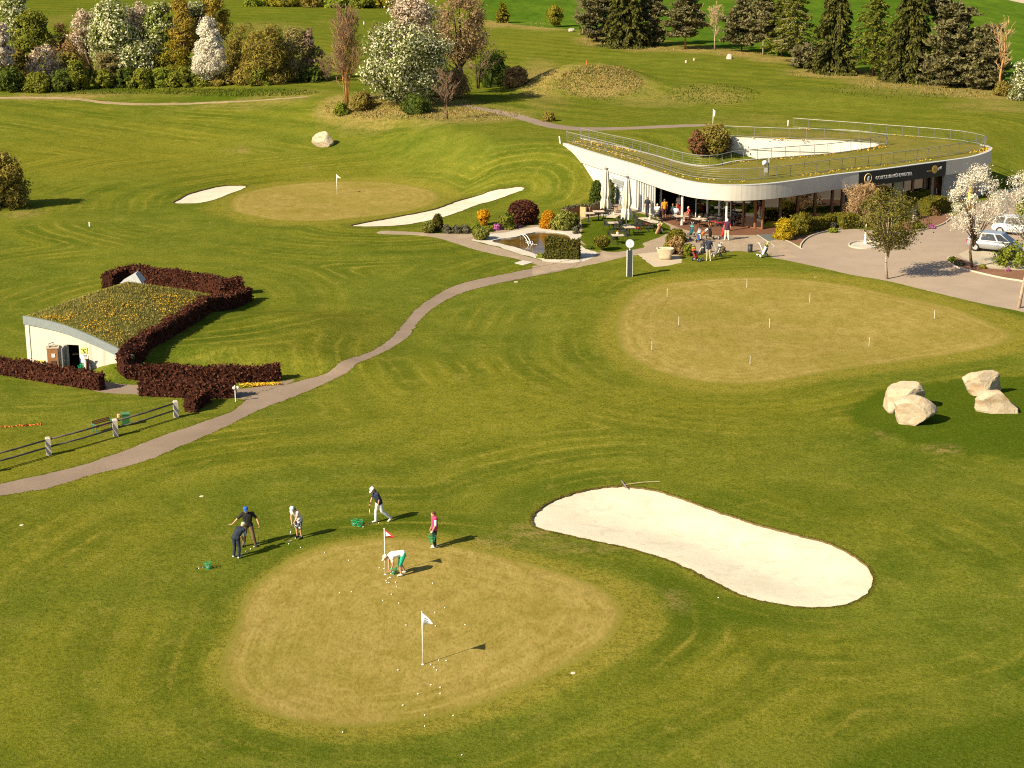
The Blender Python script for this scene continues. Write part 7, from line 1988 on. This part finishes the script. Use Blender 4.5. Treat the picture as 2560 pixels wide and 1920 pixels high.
def kerb(line, closed=False, w=.10, h=.10, name='kerb'):
    L = [(q[0], q[1]) for q in line]
    if closed: L = L + L[:1]
    mb = MB(); inn = offset_chain(L, w); vs = []; fs = []
    for a, b in zip(L, inn):
        za, zb = T(*a), T(*b); vs += [(a[0], a[1], za - .03), (a[0], a[1], za + h), (b[0], b[1], zb + h), (b[0], b[1], zb - .03)]
    for i in range(len(L) - 1):
        for k in range(4): fs.append((i * 4 + k, (i + 1) * 4 + k, (i + 1) * 4 + (k + 1) % 4, i * 4 + (k + 1) % 4))
    e = (len(L) - 1) * 4; fs += [(0, 1, 2, 3), (e + 3, e + 2, e + 1, e)]
    mb.add(vs, fs); o = mb.build(name, M_KERB); o['kind'] = 'structure'; return o
def gline(pts_, view=ident, step=.4):
    W_ = [ground(*view(*q)) for q in pts_]; return resample(catmull([(w.x, w.y) for w in W_], False, 6), step, False)
kerb(O['island'], True); kerb(gline([(1420,1204),(1370,1206),(1350,1226),(1376,1262),(1450,1297),(1600,1335),(1800,1380),(1990,1412),(2200,1480)], v6))
kerb(gline([(140,1130),(150,1096),(200,1048),(300,1008),(470,973),(545,966)], v6)); kerb(gline([(1000,996),(1140,983),(1300,943),(1400,880)], v6))
kerb(gline([(2060,1128),(2112,1166),(2212,1210),(2300,1262)], v5), w=.08, h=.03); kerb(gline([(1890,1132),(1960,1178),(2040,1232),(2015,1255),(1890,1262)], v5), w=.08, h=.015)

# ------------------------------------------------------------------ pond fountain
a, b = plane(1301, 587, .25), plane(1324, 610, -.05)
jt = thing('fountain_jet', 'thin twin jets of water arching into the pond', 'fountain', (a.x, a.y, -.05))
def mat_spray():
    m, nt = newmat('water_spray'); g = G(nt); g.surf((.80, .82, .80), .15, spec=.6); return m
M_SPRAY = mat_spray()
for o_ in (0, .22):
    mb = MB(); mb.tube([Vector((o_, o_ * .4, .3)) + (b - a) * t + Vector((0, 0, 1.3 * t * (1 - t) - .3 * t)) for t in np.linspace(0, 1, 12)], [.022 + .012 * t for t in np.linspace(0, 1, 12)], 6); mb.build('jet', M_SPRAY, jt, True)
r6 = np.random.default_rng(3); mb = MB()
for k in range(40): q = (b - a) + Vector((r6.normal(.1, .22), r6.normal(.05, .35), .0)); mb.ball((q.x, q.y, r6.uniform(.02, .14)), r6.uniform(.012, .04), 6, 5)
mb.build('splash', M_SPRAY, jt)
mb = MB(); mb.tube([(0, 0, -.1), (0, 0, .32)], .035, 8); mb.tube([(.22, .09, -.1), (.22, .09, .32)], .035, 8); mb.build('nozzle', plain('nozzle', (.2, .18, .15), .5), jt)

# ------------------------------------------------------------------ terrace furniture
M_TOP = plain('table_top_beige', (.46, .38, .29), .6, var=.12, scale=5); M_IRON = plain('dark_metal', (.030, .028, .028), .5); M_WICK = plain('dark_wicker', (.035, .032, .030), .7, var=.3, scale=30)
M_REDC = plain('red_cushion', (.50, .035, .03), .8)
def table(label, px, py, w=.8, d=.8, rz=.25, dark=False, legs4=False):
    p = plane(px, py, .74); root = thing('terrace_table', label, 'table', (p.x, p.y, T(p.x, p.y)), rz)
    mb = MB(); mb.box((0, 0, .735), (w, d, .035)); mb.build('table_top', M_TOP if not dark else plain('table_top_dark', (.12, .10, .09), .5), root)
    if legs4 or d > 1.4:
        for sx in (-1, 1):
            for sy in (-1, 1): mb = MB(); mb.box((sx * (w / 2 - .07), sy * (d / 2 - .12), .358), (.05, .05, .716)); mb.build('leg', M_IRON, root)
    else:
        mb = MB(); mb.tube([(0, 0, .02), (0, 0, .715)], .045, 8); mb.box((0, 0, .015), (.5, .09, .03)); mb.box((0, 0, .016), (.09, .5, .028)); mb.build('pedestal', M_IRON, root)
    return root
table('beige square table alone on the paving by the planters', 1471.5, 532.5, .95, .8, .1)
table('beige square table touching the pole of the farther parasol', 1496.5, 528, .95, .8, .1)
table('long beige table between the two parasols', 1536, 538, .85, 2.2, R(-20))
table('small beige table before the long one, no parasol over it', 1533, 556.5, .85, .8, .08)
table('beige table at the foot of the nearer parasol', 1573.5, 567.5, .9, .8, .15)
table('beige table nearest the golden ball tree', 1544, 587.5, .95, .8, .12)
table('longest beige table with a white flower pot, beside the brick terrace', 1624, 550.5, .78, 2.7, R(25))
table('beige table on the brick terrace between two columns', 1749, 546.5, 1.0, .9, R(35))
table('table of the seated guests behind the slim column', 1703, 540, 1.1, .9, .2)
table('dark long table with red chairs behind the third column', 1806, 543, 2.2, .8, R(-20), True, True)
def make_chair(name, label, group, seatmat, red=False):
    root = thing(name, label, 'chair', (0, 0, 0), 0, group)
    mb = MB(); mb.box((0, 0, .44), (.46, .46, .05)); mb.build('seat', seatmat, root)
    mb = MB()
    arc = [(.26 * math.sin(a), .22 * math.cos(a) + .02) for a in np.linspace(-1.9, 1.9, 15)]
    mb.tube([(x, y_, .80 if abs(x) < .2 else .68) for x, y_ in arc], .022, 5)
    for x, y_ in arc[2:-2]: mb.tube([(x * .92, y_ * .95, .45), (x, y_, .79 if abs(x) < .2 else .68)], .014, 4)
    mb.build('backrest', M_WICK, root)
    for sx in (-1, 1):
        for sy in (-1, 1): mb = MB(); mb.tube([(sx * .20, sy * .19, .43), (sx * .24, sy * .24, 0)], .016, 5); mb.build('leg', M_IRON, root)
        mb = MB(); mb.tube([(sx * .25, .04, .67), (sx * .25, -.20, .66), (sx * .23, -.21, .44)], .016, 5); mb.build('armrest', M_WICK, root)
    return root
proto_d = make_chair('terrace_chair', '', '', M_WICK); proto_r = make_chair('terrace_chair', '', '', M_REDC); used_c = set()
def chair(px, py, yaw, label, group, red=False):
    global used_c
    src = proto_r if red else proto_d
    o = src if src.name not in used_c else copy_tree(src); used_c.add(src.name)
    p = ground(px, py); o.location = p; o.rotation_euler = (0, 0, R(yaw)); o['label'] = label; o['group'] = group
    return o
CH = [('dark armchair at the long table between the parasols', 'chairs at the long parasol table', [(1515,546,90),(1520,540,90),(1528,534,90),(1536,529,70),(1551,556,-90),(1556,549,-90)]),
      ('dark armchair at the small table before the long one', 'chairs at the small table', [(1516,575,90),(1550,567,-90),(1532,574,200)]),
      ('dark armchair between two small tables on the terrace lawn', 'chairs between the small tables', [(1542,580,160),(1549,574,200)]),
      ('dark armchair at the table under the nearer parasol', 'chairs at the nearer parasol table', [(1586,574,-60),(1577,584,190)]),
      ('dark armchair at the table nearest the ball tree', 'chairs at the ball tree table', [(1525,600,90),(1563,603,-80),(1536,607,190),(1557,590,-30)]),
      ('dark armchair at the longest table by the brick terrace', 'chairs at the longest table', [(1590,556,90),(1597,566,90),(1606,574,100),(1638,543,-70),(1645,552,-70),(1628,580,170)]),
      ('dark armchair at the table between the terrace columns', 'chairs at the column table', [(1729,557,80),(1768,557,-80),(1744,563,190),(1756,545,10)])]
for lb, gr, ps in CH:
    for q in ps: chair(*q, lb, gr)
chair(1593, 583, -70, 'armchair with red seat on the lawn beyond the parasol foot', 'x', True); list(proto_r.children); 
o = proto_r; del o['group']
c = chair(1618, 572, 120, 'armchair with red seat tucked under the longest table', 'x', True); del c['group']
for q in ((1784, 566, 180), (1798, 569, 180), (1815, 566, 190)): chair(*q, 'armchair with red seat at the dark table behind the column', 'red chairs at the dark table', True)
M_POT = plain('pot_white', (.75, .72, .66), .5)
for (x, y_), lb in zip(((1624, 549), (1544, 586), (1535, 537), (1749, 545)), ('white flower pot on the longest table', 'small pot with yellow bloom on the table by the ball tree', 'small white pot on the long parasol table', 'brown pot plant on the table between the columns')):
    p = plane(x, y_, .752); pt = thing('table_pot', lb, 'flower pot', p); mb = MB(); mb.lathe([(.07, 0), (.10, .16), (.09, .16)], n=12); mb.build('pot', M_POT, pt, True)
    r7 = np.random.default_rng(int(x)); leaves('flowers', r7.normal(0, .05, (40, 3)) + np.array([0, 0, .20]), .06, L_FORS if '1544' in str(x) else L_VARI if x > 1700 else L_CHERRY, pt)
# closed parasols
M_CANV = plain('parasol_canvas', (.60, .54, .43), .85, var=.10, scale=5)
def parasol(label, px, pyb, pyt):
    p = ground(px, pyb); h = at_y(px, pyt, p.y).z - p.z; root = thing('closed_parasol', label, 'parasol', p)
    mb = MB(); mb.tube([(0, 0, 0), (0, 0, h)], .04, 8); mb.build('pole', M_POST, root, True)
    mb = MB(); N = 48; prof_ = [(.14, .97), (.20, .90), (.27, .72), (.34, .55), (.36, .45), (.29, .39), (.25, .365), (.31, .34), (.37, .26), (.38, .18), (.34, .155)]
    vs = []; fs = []
    for i, (r_, z) in enumerate(prof_):
        for k in range(N):
            t = 2 * math.pi * k / N; f = 1 + (.20 + .03 * i) * math.cos(8 * t + .3 * i) * .8 + .05 * math.sin(3 * t + i)
            vs.append((r_ * f * math.cos(t), r_ * f * math.sin(t), h * (z + (.014 * math.cos(8 * t + .6) if i > 8 else 0))))
    for i in range(len(prof_) - 1):
        for k in range(N): fs.append((i * N + k, (i + 1) * N + k, (i + 1) * N + (k + 1) % N, i * N + (k + 1) % N))
    fs.append(tuple(range(N))); mb.add(vs, fs); cv_ = mb.build('canopy', M_CANV, root, True)
    mb = MB(); mb.tube([(.27 * math.cos(t), .27 * math.sin(t), h * .367) for t in np.linspace(0, 2 * math.pi, 25)], .018, 5, cap=False); mb.build('tie_strap', M_CANV, cv_)
    mb = MB(); mb.lathe([(.02, .985 * h), (.22, .975 * h), (.20, .99 * h), (.06, 1.0 * h)], n=16); mb.tube([(.06 * math.cos(t), 0, h * 1.015 + .07 * math.sin(t)) for t in np.linspace(0, math.pi, 8)], .015, 5); mb.build('top_cap', M_RAILD, root)
    mb = MB(); mb.box((0, 0, .04), (.7, .7, .08)); mb.build('base_plate', M_GREYW, root)
parasol('closed canvas parasol nearest the laurel and store door', 1513.5, 539, 419); parasol('closed canvas parasol standing on the terrace lawn by the glazing', 1565.5, 565, 440)
# planters
M_PLW = plain('planter_brown', (.19, .10, .055), .7, var=.2, scale=3); M_PLL = plain('planter_light', (.55, .34, .17), .7, var=.15, scale=3)
def planter(label, A_, B_, h, mat, w=.5, top=True, seed=3):
    a, b = ground(*A_), ground(*B_); d = b - a; ang = math.atan2(d.y, d.x); c = a.lerp(b, .5); root = thing('planter_box', label, 'planter', (c.x, c.y, T(c.x, c.y)), ang)
    L = d.length
    mb = MB()
    for sy in (-w / 2, w / 2): mb.box((0, sy, h / 2 - .1), (L, .06, h + .2))
    for sx in (-L / 2 + .03, L / 2 - .03): mb.box((sx, 0, h / 2 - .1), (.06, w - .062, h + .2))
    mb.build('box', mat, root)
    if top:
        mb = MB(); mb.box((0, 0, h - .12), (L - .13, w - .07, .1)); mb.build('soil', M_BED, root)
        r_ = np.random.default_rng(seed); leaves('plants', np.stack([r_.uniform(-L / 2 + .1, L / 2 - .1, 260), r_.uniform(-w / 2, w / 2, 260), h + r_.uniform(-.08, .18, 260)], 1), .12, L_LAV, root)
    return root
planter('long brown planter by the golden bush, front one', (1409, 545), (1449, 536), .75, M_PLW)
planter('long brown planter behind the beige square tables', (1468, 540), (1506, 529), .78, M_PLW, seed=5)
planter('short light wooden planter end facing the sun', (1452, 540), (1466, 541), .85, M_PLL, .4, seed=7)

# ------------------------------------------------------------------ guests
NAVY = (.020, .025, .050)
make_person('woman in black with bag walking toward the terrace tables', ground(1618, 541), R(-25), dict(knL=(.10, -.10, .5), anL=(.09, -.10, .08), elR=(-.26, .05, 1.12), wrR=(-.24, -.08, .90)), 1.70, (.020, .020, .024), .95, legs=(.02, .02, .025), leg_len=2.0, shoes=(.05, .05, .05), hair=(.09, .05, .03), fine=False, female=True, hair_long=.05)
make_person('person in orange shirt and dark shorts seen from behind, hands low', ground(1660.5, 549), R(195), None, 1.78, (.72, .26, .015), .9, legs=(.07, .025, .025), leg_len=.95, shoes=(.2, .12, .1), hair=(.12, .08, .05), fine=False)
SIT = dict(head=(0, -.05, 1.22), neck=(0, .02, 1.08), chest=(0, .04, .90), waist=(0, .06, .70), pelvis=(0, .06, .56), shL=(.185, .02, 1.02), shR=(-.185, .02, 1.02), elL=(.24, -.08, .78), elR=(-.24, -.08, .78), wrL=(.16, -.30, .76), wrR=(-.16, -.30, .76),
           hipL=(.10, .04, .53), hipR=(-.10, .04, .53), knL=(.12, -.40, .54), knR=(-.12, -.40, .54), anL=(.12, -.38, .10), anR=(-.12, -.38, .10))
def seated(label, px, py, yaw, chairlabel, **k):
    p = ground(px, py); pr, _ = make_person(label, p, R(yaw), SIT, fine=False, **k)
    cdir = Matrix.Rotation(R(yaw), 3, 'Z') @ Vector((0, .08, 0)); o = copy_tree(proto_d); o.location = p + cdir; o.rotation_euler = (0, 0, R(yaw)); o['label'] = chairlabel
    if 'group' in o: del o['group']
seated('seated person in white shirt seen from behind, near the glazing', 1643, 548, 190, 'armchair under the white shirted guest near the glazing', height=1.72, shirt=(.74, .72, .68), legs=(.05, .05, .07), leg_len=2.0, hair=(.5, .45, .38))
seated('seated guest in white with dark hair leaning over the table', 1690, 553, 140, 'armchair under the leaning guest in white', height=1.72, shirt=(.76, .73, .68), legs=(.30, .15, .07), leg_len=2.0, hair=(.28, .15, .06))
seated('seated guest in dark green top with auburn hair', 1681, 547, 150, 'armchair under the guest in dark green', height=1.68, shirt=(.03, .06, .06), vest=(.03, .06, .06), legs=(.6, .6, .6), leg_len=2.0, hair=(.28, .12, .04))
seated('seated guest in red shirt beside the slim column', 1721, 554, -80, 'armchair under the guest in red shirt', height=1.68, shirt=(.52, .02, .03), legs=(.35, .15, .10), leg_len=.95, hair=(.55, .40, .22))
make_person('man in white shirt and red shorts standing behind the seated guests', ground(1697, 538), R(15), None, 1.80, (.76, .74, .70), .6, legs=(.45, .02, .03), leg_len=.95, shoes=(.6, .6, .6), hair=None, fine=False)
make_person('person in pale blue shirt standing in the shade behind the glazing line', ground(1747, 541), R(160), None, 1.74, (.30, .38, .52), .6, legs=(.04, .05, .10), leg_len=2.0, hair=(.06, .05, .04), fine=False)
make_person('person in white shirt entering the store door', ground(1556, 512), R(150), dict(wrR=(-.30, -.10, .80)), 1.74, (.76, .74, .70), .6, legs=(.03, .03, .035), leg_len=2.0, hair=(.45, .25, .14), fine=False)
make_person('white haired man in cream trousers and navy vest over red shirt, back turned', ground(1817, 601), R(168), dict(knL=(.12, -.04, .5), anL=(.16, .04, .08), anR=(-.14, .0, .08)), 1.76, (.50, .02, .03), .6, vest=(.045, .018, .045), legs=(.68, .60, .46), leg_len=2.0, shoes=(.5, .42, .32), hair=(.72, .68, .62), fine=False)
make_person('man in navy shirt and khaki trousers bent over his golf trolley', ground(1771, 652), R(165), dict(head=(0, -.12, 1.57), elL=(.24, -.12, 1.13), wrL=(.15, -.34, 1.0), elR=(-.24, -.12, 1.13), wrR=(-.18, -.34, 1.0), anL=(.13, 0, .08), anR=(-.16, .04, .08)), 1.80, NAVY, .55, legs=(.36, .30, .20), leg_len=2.0, shoes=(.70, .68, .62), hair=(.10, .06, .04), fine=False)

# ------------------------------------------------------------------ golf bags on trolleys
M_TYRE = plain('trolley_tyre', (.025, .025, .025), .7); M_HUB = plain('trolley_hub', (.35, .35, .34), .4)
def trolley(label, px, py, yaw, bagc, trim, frame=(.05, .05, .05), towel=None, wheels=True, heads=((.55, .55, .55), (.03, .03, .03), (.6, .58, .55)), k=1.0, tilt=28):
    p = ground(px, py); root = thing('golf_trolley' if wheels else 'golf_bag', label, 'golf trolley' if wheels else 'golf bag', p, R(yaw))
    fm = plain('frame_%d_%d_%d' % tuple(int(c * 200) for c in frame), frame, .45)
    B = Matrix.Rotation(R(tilt), 3, 'X'); o = Vector((0, -.18, .22 if wheels else .02))
    mb = MB(); mb.lathe([(.115 * k, 0), (.125 * k, .06), (.12 * k, .45), (.135 * k, .80 * k), (.14 * k, .84 * k)], o, 14, 0, B); bag = mb.build('bag', plain('bag_%d_%d_%d' % tuple(int(c * 200) for c in bagc), bagc, .7), root, True)
    mb = MB(); tm = plain('trim_%d_%d_%d' % tuple(int(c * 200) for c in trim), trim, .7)
    mb.box(o + B @ Vector((.02, -.125 * k, .45)), (.17, .05, .46), 0, tilt=B); mb.box(o + B @ Vector((.115 * k, .02, .30)), (.06, .14, .34), 0, tilt=B); mb.lathe([(.145 * k, .80 * k), (.15 * k, .82 * k), (.145 * k, .86 * k)], o, 14, 0, B); mb.build('pocket', tm, bag)
    r_ = np.random.default_rng(int(px)); 
    mb = MB()
    for i in range(9):
        a = r_.uniform(0, 6.28); q = r_.uniform(.02, .10); s = o + B @ Vector((q * math.cos(a), q * math.sin(a), .6)); e = o + B @ Vector((q * 1.4 * math.cos(a), q * 1.4 * math.sin(a), .98 + r_.uniform(0, .22)))
        mb.tube([s, e], .009, 4, 0); mb.ball(e, (.045, .06, .045) if i < 4 else (.02, .05, .035), 8, 6, int(i % 3))
    mb.build('clubs', [plain('head_%d' % int(h_[0] * 200 + h_[2] * 50), h_, .4, .2) for h_ in heads], root)
    mb = MB()
    if wheels:
        ax = .30
        mb.tube([(0, -.30, .20), (0, .25, 1.0), (0, .42, 1.02)], .022, 6); mb.tube([(-.12, .46, 1.02), (.12, .40, 1.02)], .02, 6)
        mb.tube([(-ax, -.25, .15), (0, -.20, .22), (ax, -.25, .15)], .02, 6); mb.tube([(0, -.18, .24), (0, .42, .12)], .02, 6)
        mb.build('frame', fm, root)
        for wx, wy, rr in ((-ax, -.25, .15), (ax, -.25, .15), (0, .44, .11)):
            M_ = Matrix.Rotation(R(90), 3, 'Y'); mb = MB(); mb.lathe([(rr * .72, -.03), (rr, -.025), (rr, .025), (rr * .72, .03)], (wx, wy, rr), 18, 0, M_, cap=False); w_ = mb.build('wheel', M_TYRE, root)
            mb = MB(); mb.lathe([(.002, -.02), (rr * .72, -.02), (rr * .72, .02), (.002, .02)], (wx, wy, rr), 14, 0, M_); mb.build('hub', fm if frame[0] > .3 else M_HUB, w_)
    else:
        mb.tube([o + B @ Vector((.05, -.1, .7)), (.22, -.45, 0)], .012, 5); mb.tube([o + B @ Vector((-.05, -.1, .7)), (-.22, -.45, 0)], .012, 5); mb.build('stand_leg', M_IRON, root)
    if towel:
        mb = MB(); c = o + B @ Vector((-.10, -.17, .40)); mb.box(c, (.16, .03, .55), 0, tilt=B); mb.build('towel', plain('towel_%d' % int(towel[2] * 200), towel, .9), root)
    return root
trolley('tan golf bag with yellow club cover standing on the terrace lawn', 1637, 584, 40, (.38, .22, .12), (.25, .08, .05), wheels=False, heads=((.70, .50, .03), (.6, .5, .4), (.1, .1, .1)))
trolley('white and navy golf bag on a stand at the terrace lawn edge', 1655, 582, -30, (.05, .05, .09), (.70, .70, .72), wheels=False)
trolley('trolley with turquoise panelled golf bag by the brick terrace', 1725, 591, 10, (.05, .06, .07), (.03, .40, .42))
trolley('trolley with orange golf bag lying low beside the golden dome bush', 1738, 601, 60, (.52, .17, .06), (.35, .10, .04), tilt=48)
trolley('trolley with black and white golf bag and hanging blue towel', 1752, 605, -20, (.03, .03, .03), (.70, .68, .62), towel=(.05, .12, .45))
trolley('trolley with plain black golf bag and orange club cover', 1776, 596, -15, (.018, .018, .018), (.03, .03, .03), heads=((.62, .25, .04), (.7, .7, .7), (.03, .03, .03)))
trolley('trolley with red golf bag before the white haired man', 1802, 596, 20, (.50, .03, .03), (.55, .05, .05))
trolley('white framed trolley with maroon and black golf bag on the lawn', 1746, 653, -50, (.04, .03, .03), (.42, .06, .06), (.72, .71, .68), heads=((.70, .55, .08), (.1, .1, .1), (.5, .5, .5)))
trolley('trolley with grey and white golf bag behind the man in navy shirt', 1788, 641, 30, (.10, .10, .10), (.62, .60, .56), (.35, .33, .30))
trolley('white trolley and white golf bag alone at the lawn edge', 1903, 642, 35, (.70, .69, .66), (.05, .05, .06), (.75, .74, .70), heads=((.60, .62, .05), (.05, .05, .05), (.5, .5, .5)))
q = ground(1553, 512); trolley('grey golf bag carried beside the store door', 1548, 512, 20, (.30, .31, .33), (.20, .21, .22), wheels=False)
def litter(label, px, pyb, pyt, r=.19):
    p = ground(px, pyb); h = at_y(px, pyt, p.y).z - p.z; root = thing('litter_bin', label, 'litter bin', p)
    mb = MB(); mb.lathe([(r * .92, 0), (r, .04), (r, h * .86), (r * .9, h * .86)], n=18); mb.build('body', plain('bin_black', (.030, .030, .032), .5), root, True)
    mb = MB(); mb.lathe([(r * .9, h * .87), (r * 1.06, h * .88), (r * 1.04, h * .97), (r * .5, h)], n=18); mb.build('lid', plain('bin_lid_dark', (.05, .05, .05), .4), root, True)
litter('black litter bin behind the maroon trolley', 1757, 632, 608); litter('dark litter bin beside the lone white trolley', 1875, 630, 610)

# ------------------------------------------------------------------ cars
def car(label, px, py, heading, paint, name='parked_car'):
    q = ground(px, py); hx = Vector((math.cos(heading), math.sin(heading), 0)); perp = Vector((-hx.y, hx.x, 0))
    c = q + perp * .86; root = thing(name, label, 'car', (c.x, c.y, T(c.x, c.y)), heading)
    # stations along x (rear -2.0 .. front 2.0): lower, belt height, half width
    ST_ = [(-2.02, .42, .70, .70), (-1.95, .28, .86, .80), (-1.5, .22, .92, .86), (-.6, .20, .92, .88), (.4, .20, .90, .88), (1.0, .20, .86, .87), (1.55, .24, .76, .83), (1.92, .30, .62, .74), (2.03, .42, .52, .62)]
    mb = MB(); vs = []; fs = []; N = 14
    for x, z0, z1, w in ST_:
        for k in range(N):
            t = 2 * math.pi * k / N; cx_ = math.cos(t); sx_ = math.sin(t); e = .42
            vs.append((x, w * abs(cx_) ** e * (1 if cx_ > 0 else -1), (z0 + z1) / 2 + (z1 - z0) / 2 * abs(sx_) ** e * (1 if sx_ > 0 else -1)))
    for i in range(len(ST_) - 1):
        for k in range(N): fs.append((i * N + k, i * N + (k + 1) % N, (i + 1) * N + (k + 1) % N, (i + 1) * N + k))
    fs += [tuple(range(N - 1, -1, -1)), tuple((len(ST_) - 1) * N + k for k in range(N))]
    mb.add(vs, fs); body = mb.build('body', paint, root, True)
    # cabin: belt line to roof
    belt = [(-1.96, .72), (-1.0, .80), (.4, .80), (1.38, .72)]; roof = [(-1.68, .57), (-.9, .62), (.05, .62), (.52, .56)]
    def cab(zb, zt, g_): 
        v = []
        for (x, y_), (x2, y2) in zip(belt, roof): v += [(x, -y_, zb), (x, y_, zb), (x2, -y2, zt), (x2, y2, zt)]
        f = [(0, 2, 3, 1), (12, 13, 15, 14)]
        for i in range(3):
            a = 4 * i; b = 4 * (i + 1); f += [(a, b, b + 2, a + 2), (a + 1, a + 3, b + 3, b + 1), (a + 2, b + 2, b + 3, a + 3)]
        return v, f
    mb = MB(); v, f = cab(.86, 1.48, 0); mb.add(v, f); mb.build('roof', paint, root)
    GL_ = plain('car_glass', (.03, .035, .04), .05, spec=.6)
    def pane_(a, b, c, d, off, nm, shrink=.10):
        P_ = [Vector(q) for q in (a, b, c, d)]; m = sum(P_, Vector()) / 4; n_ = (P_[1] - P_[0]).cross(P_[3] - P_[0]).normalized()
        if n_.dot(Vector(off)) < 0: n_ = -n_
        P_ = [m + (q - m) * (1 - shrink) + n_ * .012 for q in P_]; mb = MB(); mb.add(P_, [(0, 1, 2, 3)]); mb.build(nm, GL_, root)
    for s in (-1, 1):
        for i in range(3):
            (x, y_), (x2, y2) = belt[i], roof[i]; (u, w), (u2, w2) = belt[i + 1], roof[i + 1]
            pane_((x, s * y_, .90), (u, s * w, .90), (u2, s * w2, 1.44), (x2, s * y2, 1.44), (0, s, .2), 'side_window', .13)
    pane_((-1.94, -.70, .95), (-1.94, .70, .95), (-1.70, .57, 1.40), (-1.70, -.57, 1.40), (-1, 0, .3), 'rear_window'); pane_((1.38, -.72, .88), (1.38, .72, .88), (.52, .56, 1.46), (.52, -.56, 1.46), (1, 0, .5), 'windscreen', .08)
    for s in (-1, 1):
        mb = MB(); mb.box((1.86, s * .56, .60), (.22, .22, .13), s * -.25); mb.build('headlight', plain('lamp_clear', (.70, .72, .74), .1), root)
        mb = MB(); mb.box((-1.97, s * .66, .74), (.12, .16, .22)); mb.build('tail_light', plain('lamp_red', (.35, .02, .02), .2), root)
        mb = MB(); mb.ball((.78, s * .95, .95), (.08, .11, .07), 8, 6); mb.build('mirror', paint, root)
        mb = MB(); mb.box((-.05, s * .875, .74), (.16, .02, .025)); mb.build('door_handle', M_STEEL, root)
        for x in (-1.28, 1.30):
            mb = MB(); Mw = Matrix.Rotation(R(90), 3, 'X'); mb.lathe([(.20, -.10), (.31, -.10), (.325, -.06), (.325, .06), (.31, .10), (.20, .10)], (x, s * .80, .325), 24, 0, Mw, cap=False); wl_ = mb.build('wheel', M_TYRE, root, True)
            mb = MB(); mb.lathe([(.002, -.07), (.205, -.07), (.205, .07), (.002, .07)], (x, s * .80, .325), 20, 0, Mw)
            for k in range(7): a = k * 2 * math.pi / 7; mb.box((x + .11 * math.cos(a), s * .88, .325 + .11 * math.sin(a)), (.19, .03, .035), 0, tilt=Matrix.Rotation(-a, 3, 'Y'))
            mb.build('rim', plain('alloy_rim', (.62, .62, .63), .3, .7), wl_)
    mb = MB(); mb.box((-2.03, 0, .62), (.02, .50, .11)); mb.build('number_plate', M_SIGNW, root)
def mat_paint(name, col, met=.4):
    m, nt = newmat(name); g = G(nt); p_ = g.surf(col, .25, metal=met, spec=.5); p_.inputs['Coat Weight'].default_value = .6; p_.inputs['Coat Roughness'].default_value = .06; return m
car('silver hatchback parked beyond the blossom tree in the bark bed', 2478, 632, R(-30), mat_paint('silver_paint', (.34, .35, .37)))
car('white car half hidden by blossom at the picture edge', 2538, 590, R(-30), mat_paint('white_paint', (.75, .75, .74), 0))
p = ground(2414, 552); bnr = thing('banner_flag', 'upright yellow banner on a pole behind the white blossom tree', 'banner', p)
mb = MB(); mb.tube([(0, 0, 0), (0, 0, 3.0)], .03, 6); mb.build('pole', M_ALU, bnr)
mb = MB(); N = 8; vs = []; fs = []
for i in range(N + 1):
    z = 1.0 + 1.95 * i / N
    for x in (0.03, .42): 
        for s in (-.004, .004): vs.append((x, .05 * math.sin(i * .9) * (x > .1) + s, z))
for i in range(N):
    a, b = 4 * i, 4 * i + 4; fs += [(a, a + 2, b + 2, b), (a + 1, b + 1, b + 3, a + 3), (a + 2, a + 3, b + 3, b + 2), (a + 1, a, b, b + 1)]
mb.add(vs, fs); mb.build('cloth', plain('banner_yellow', (.70, .48, .08), .8), bnr, True)
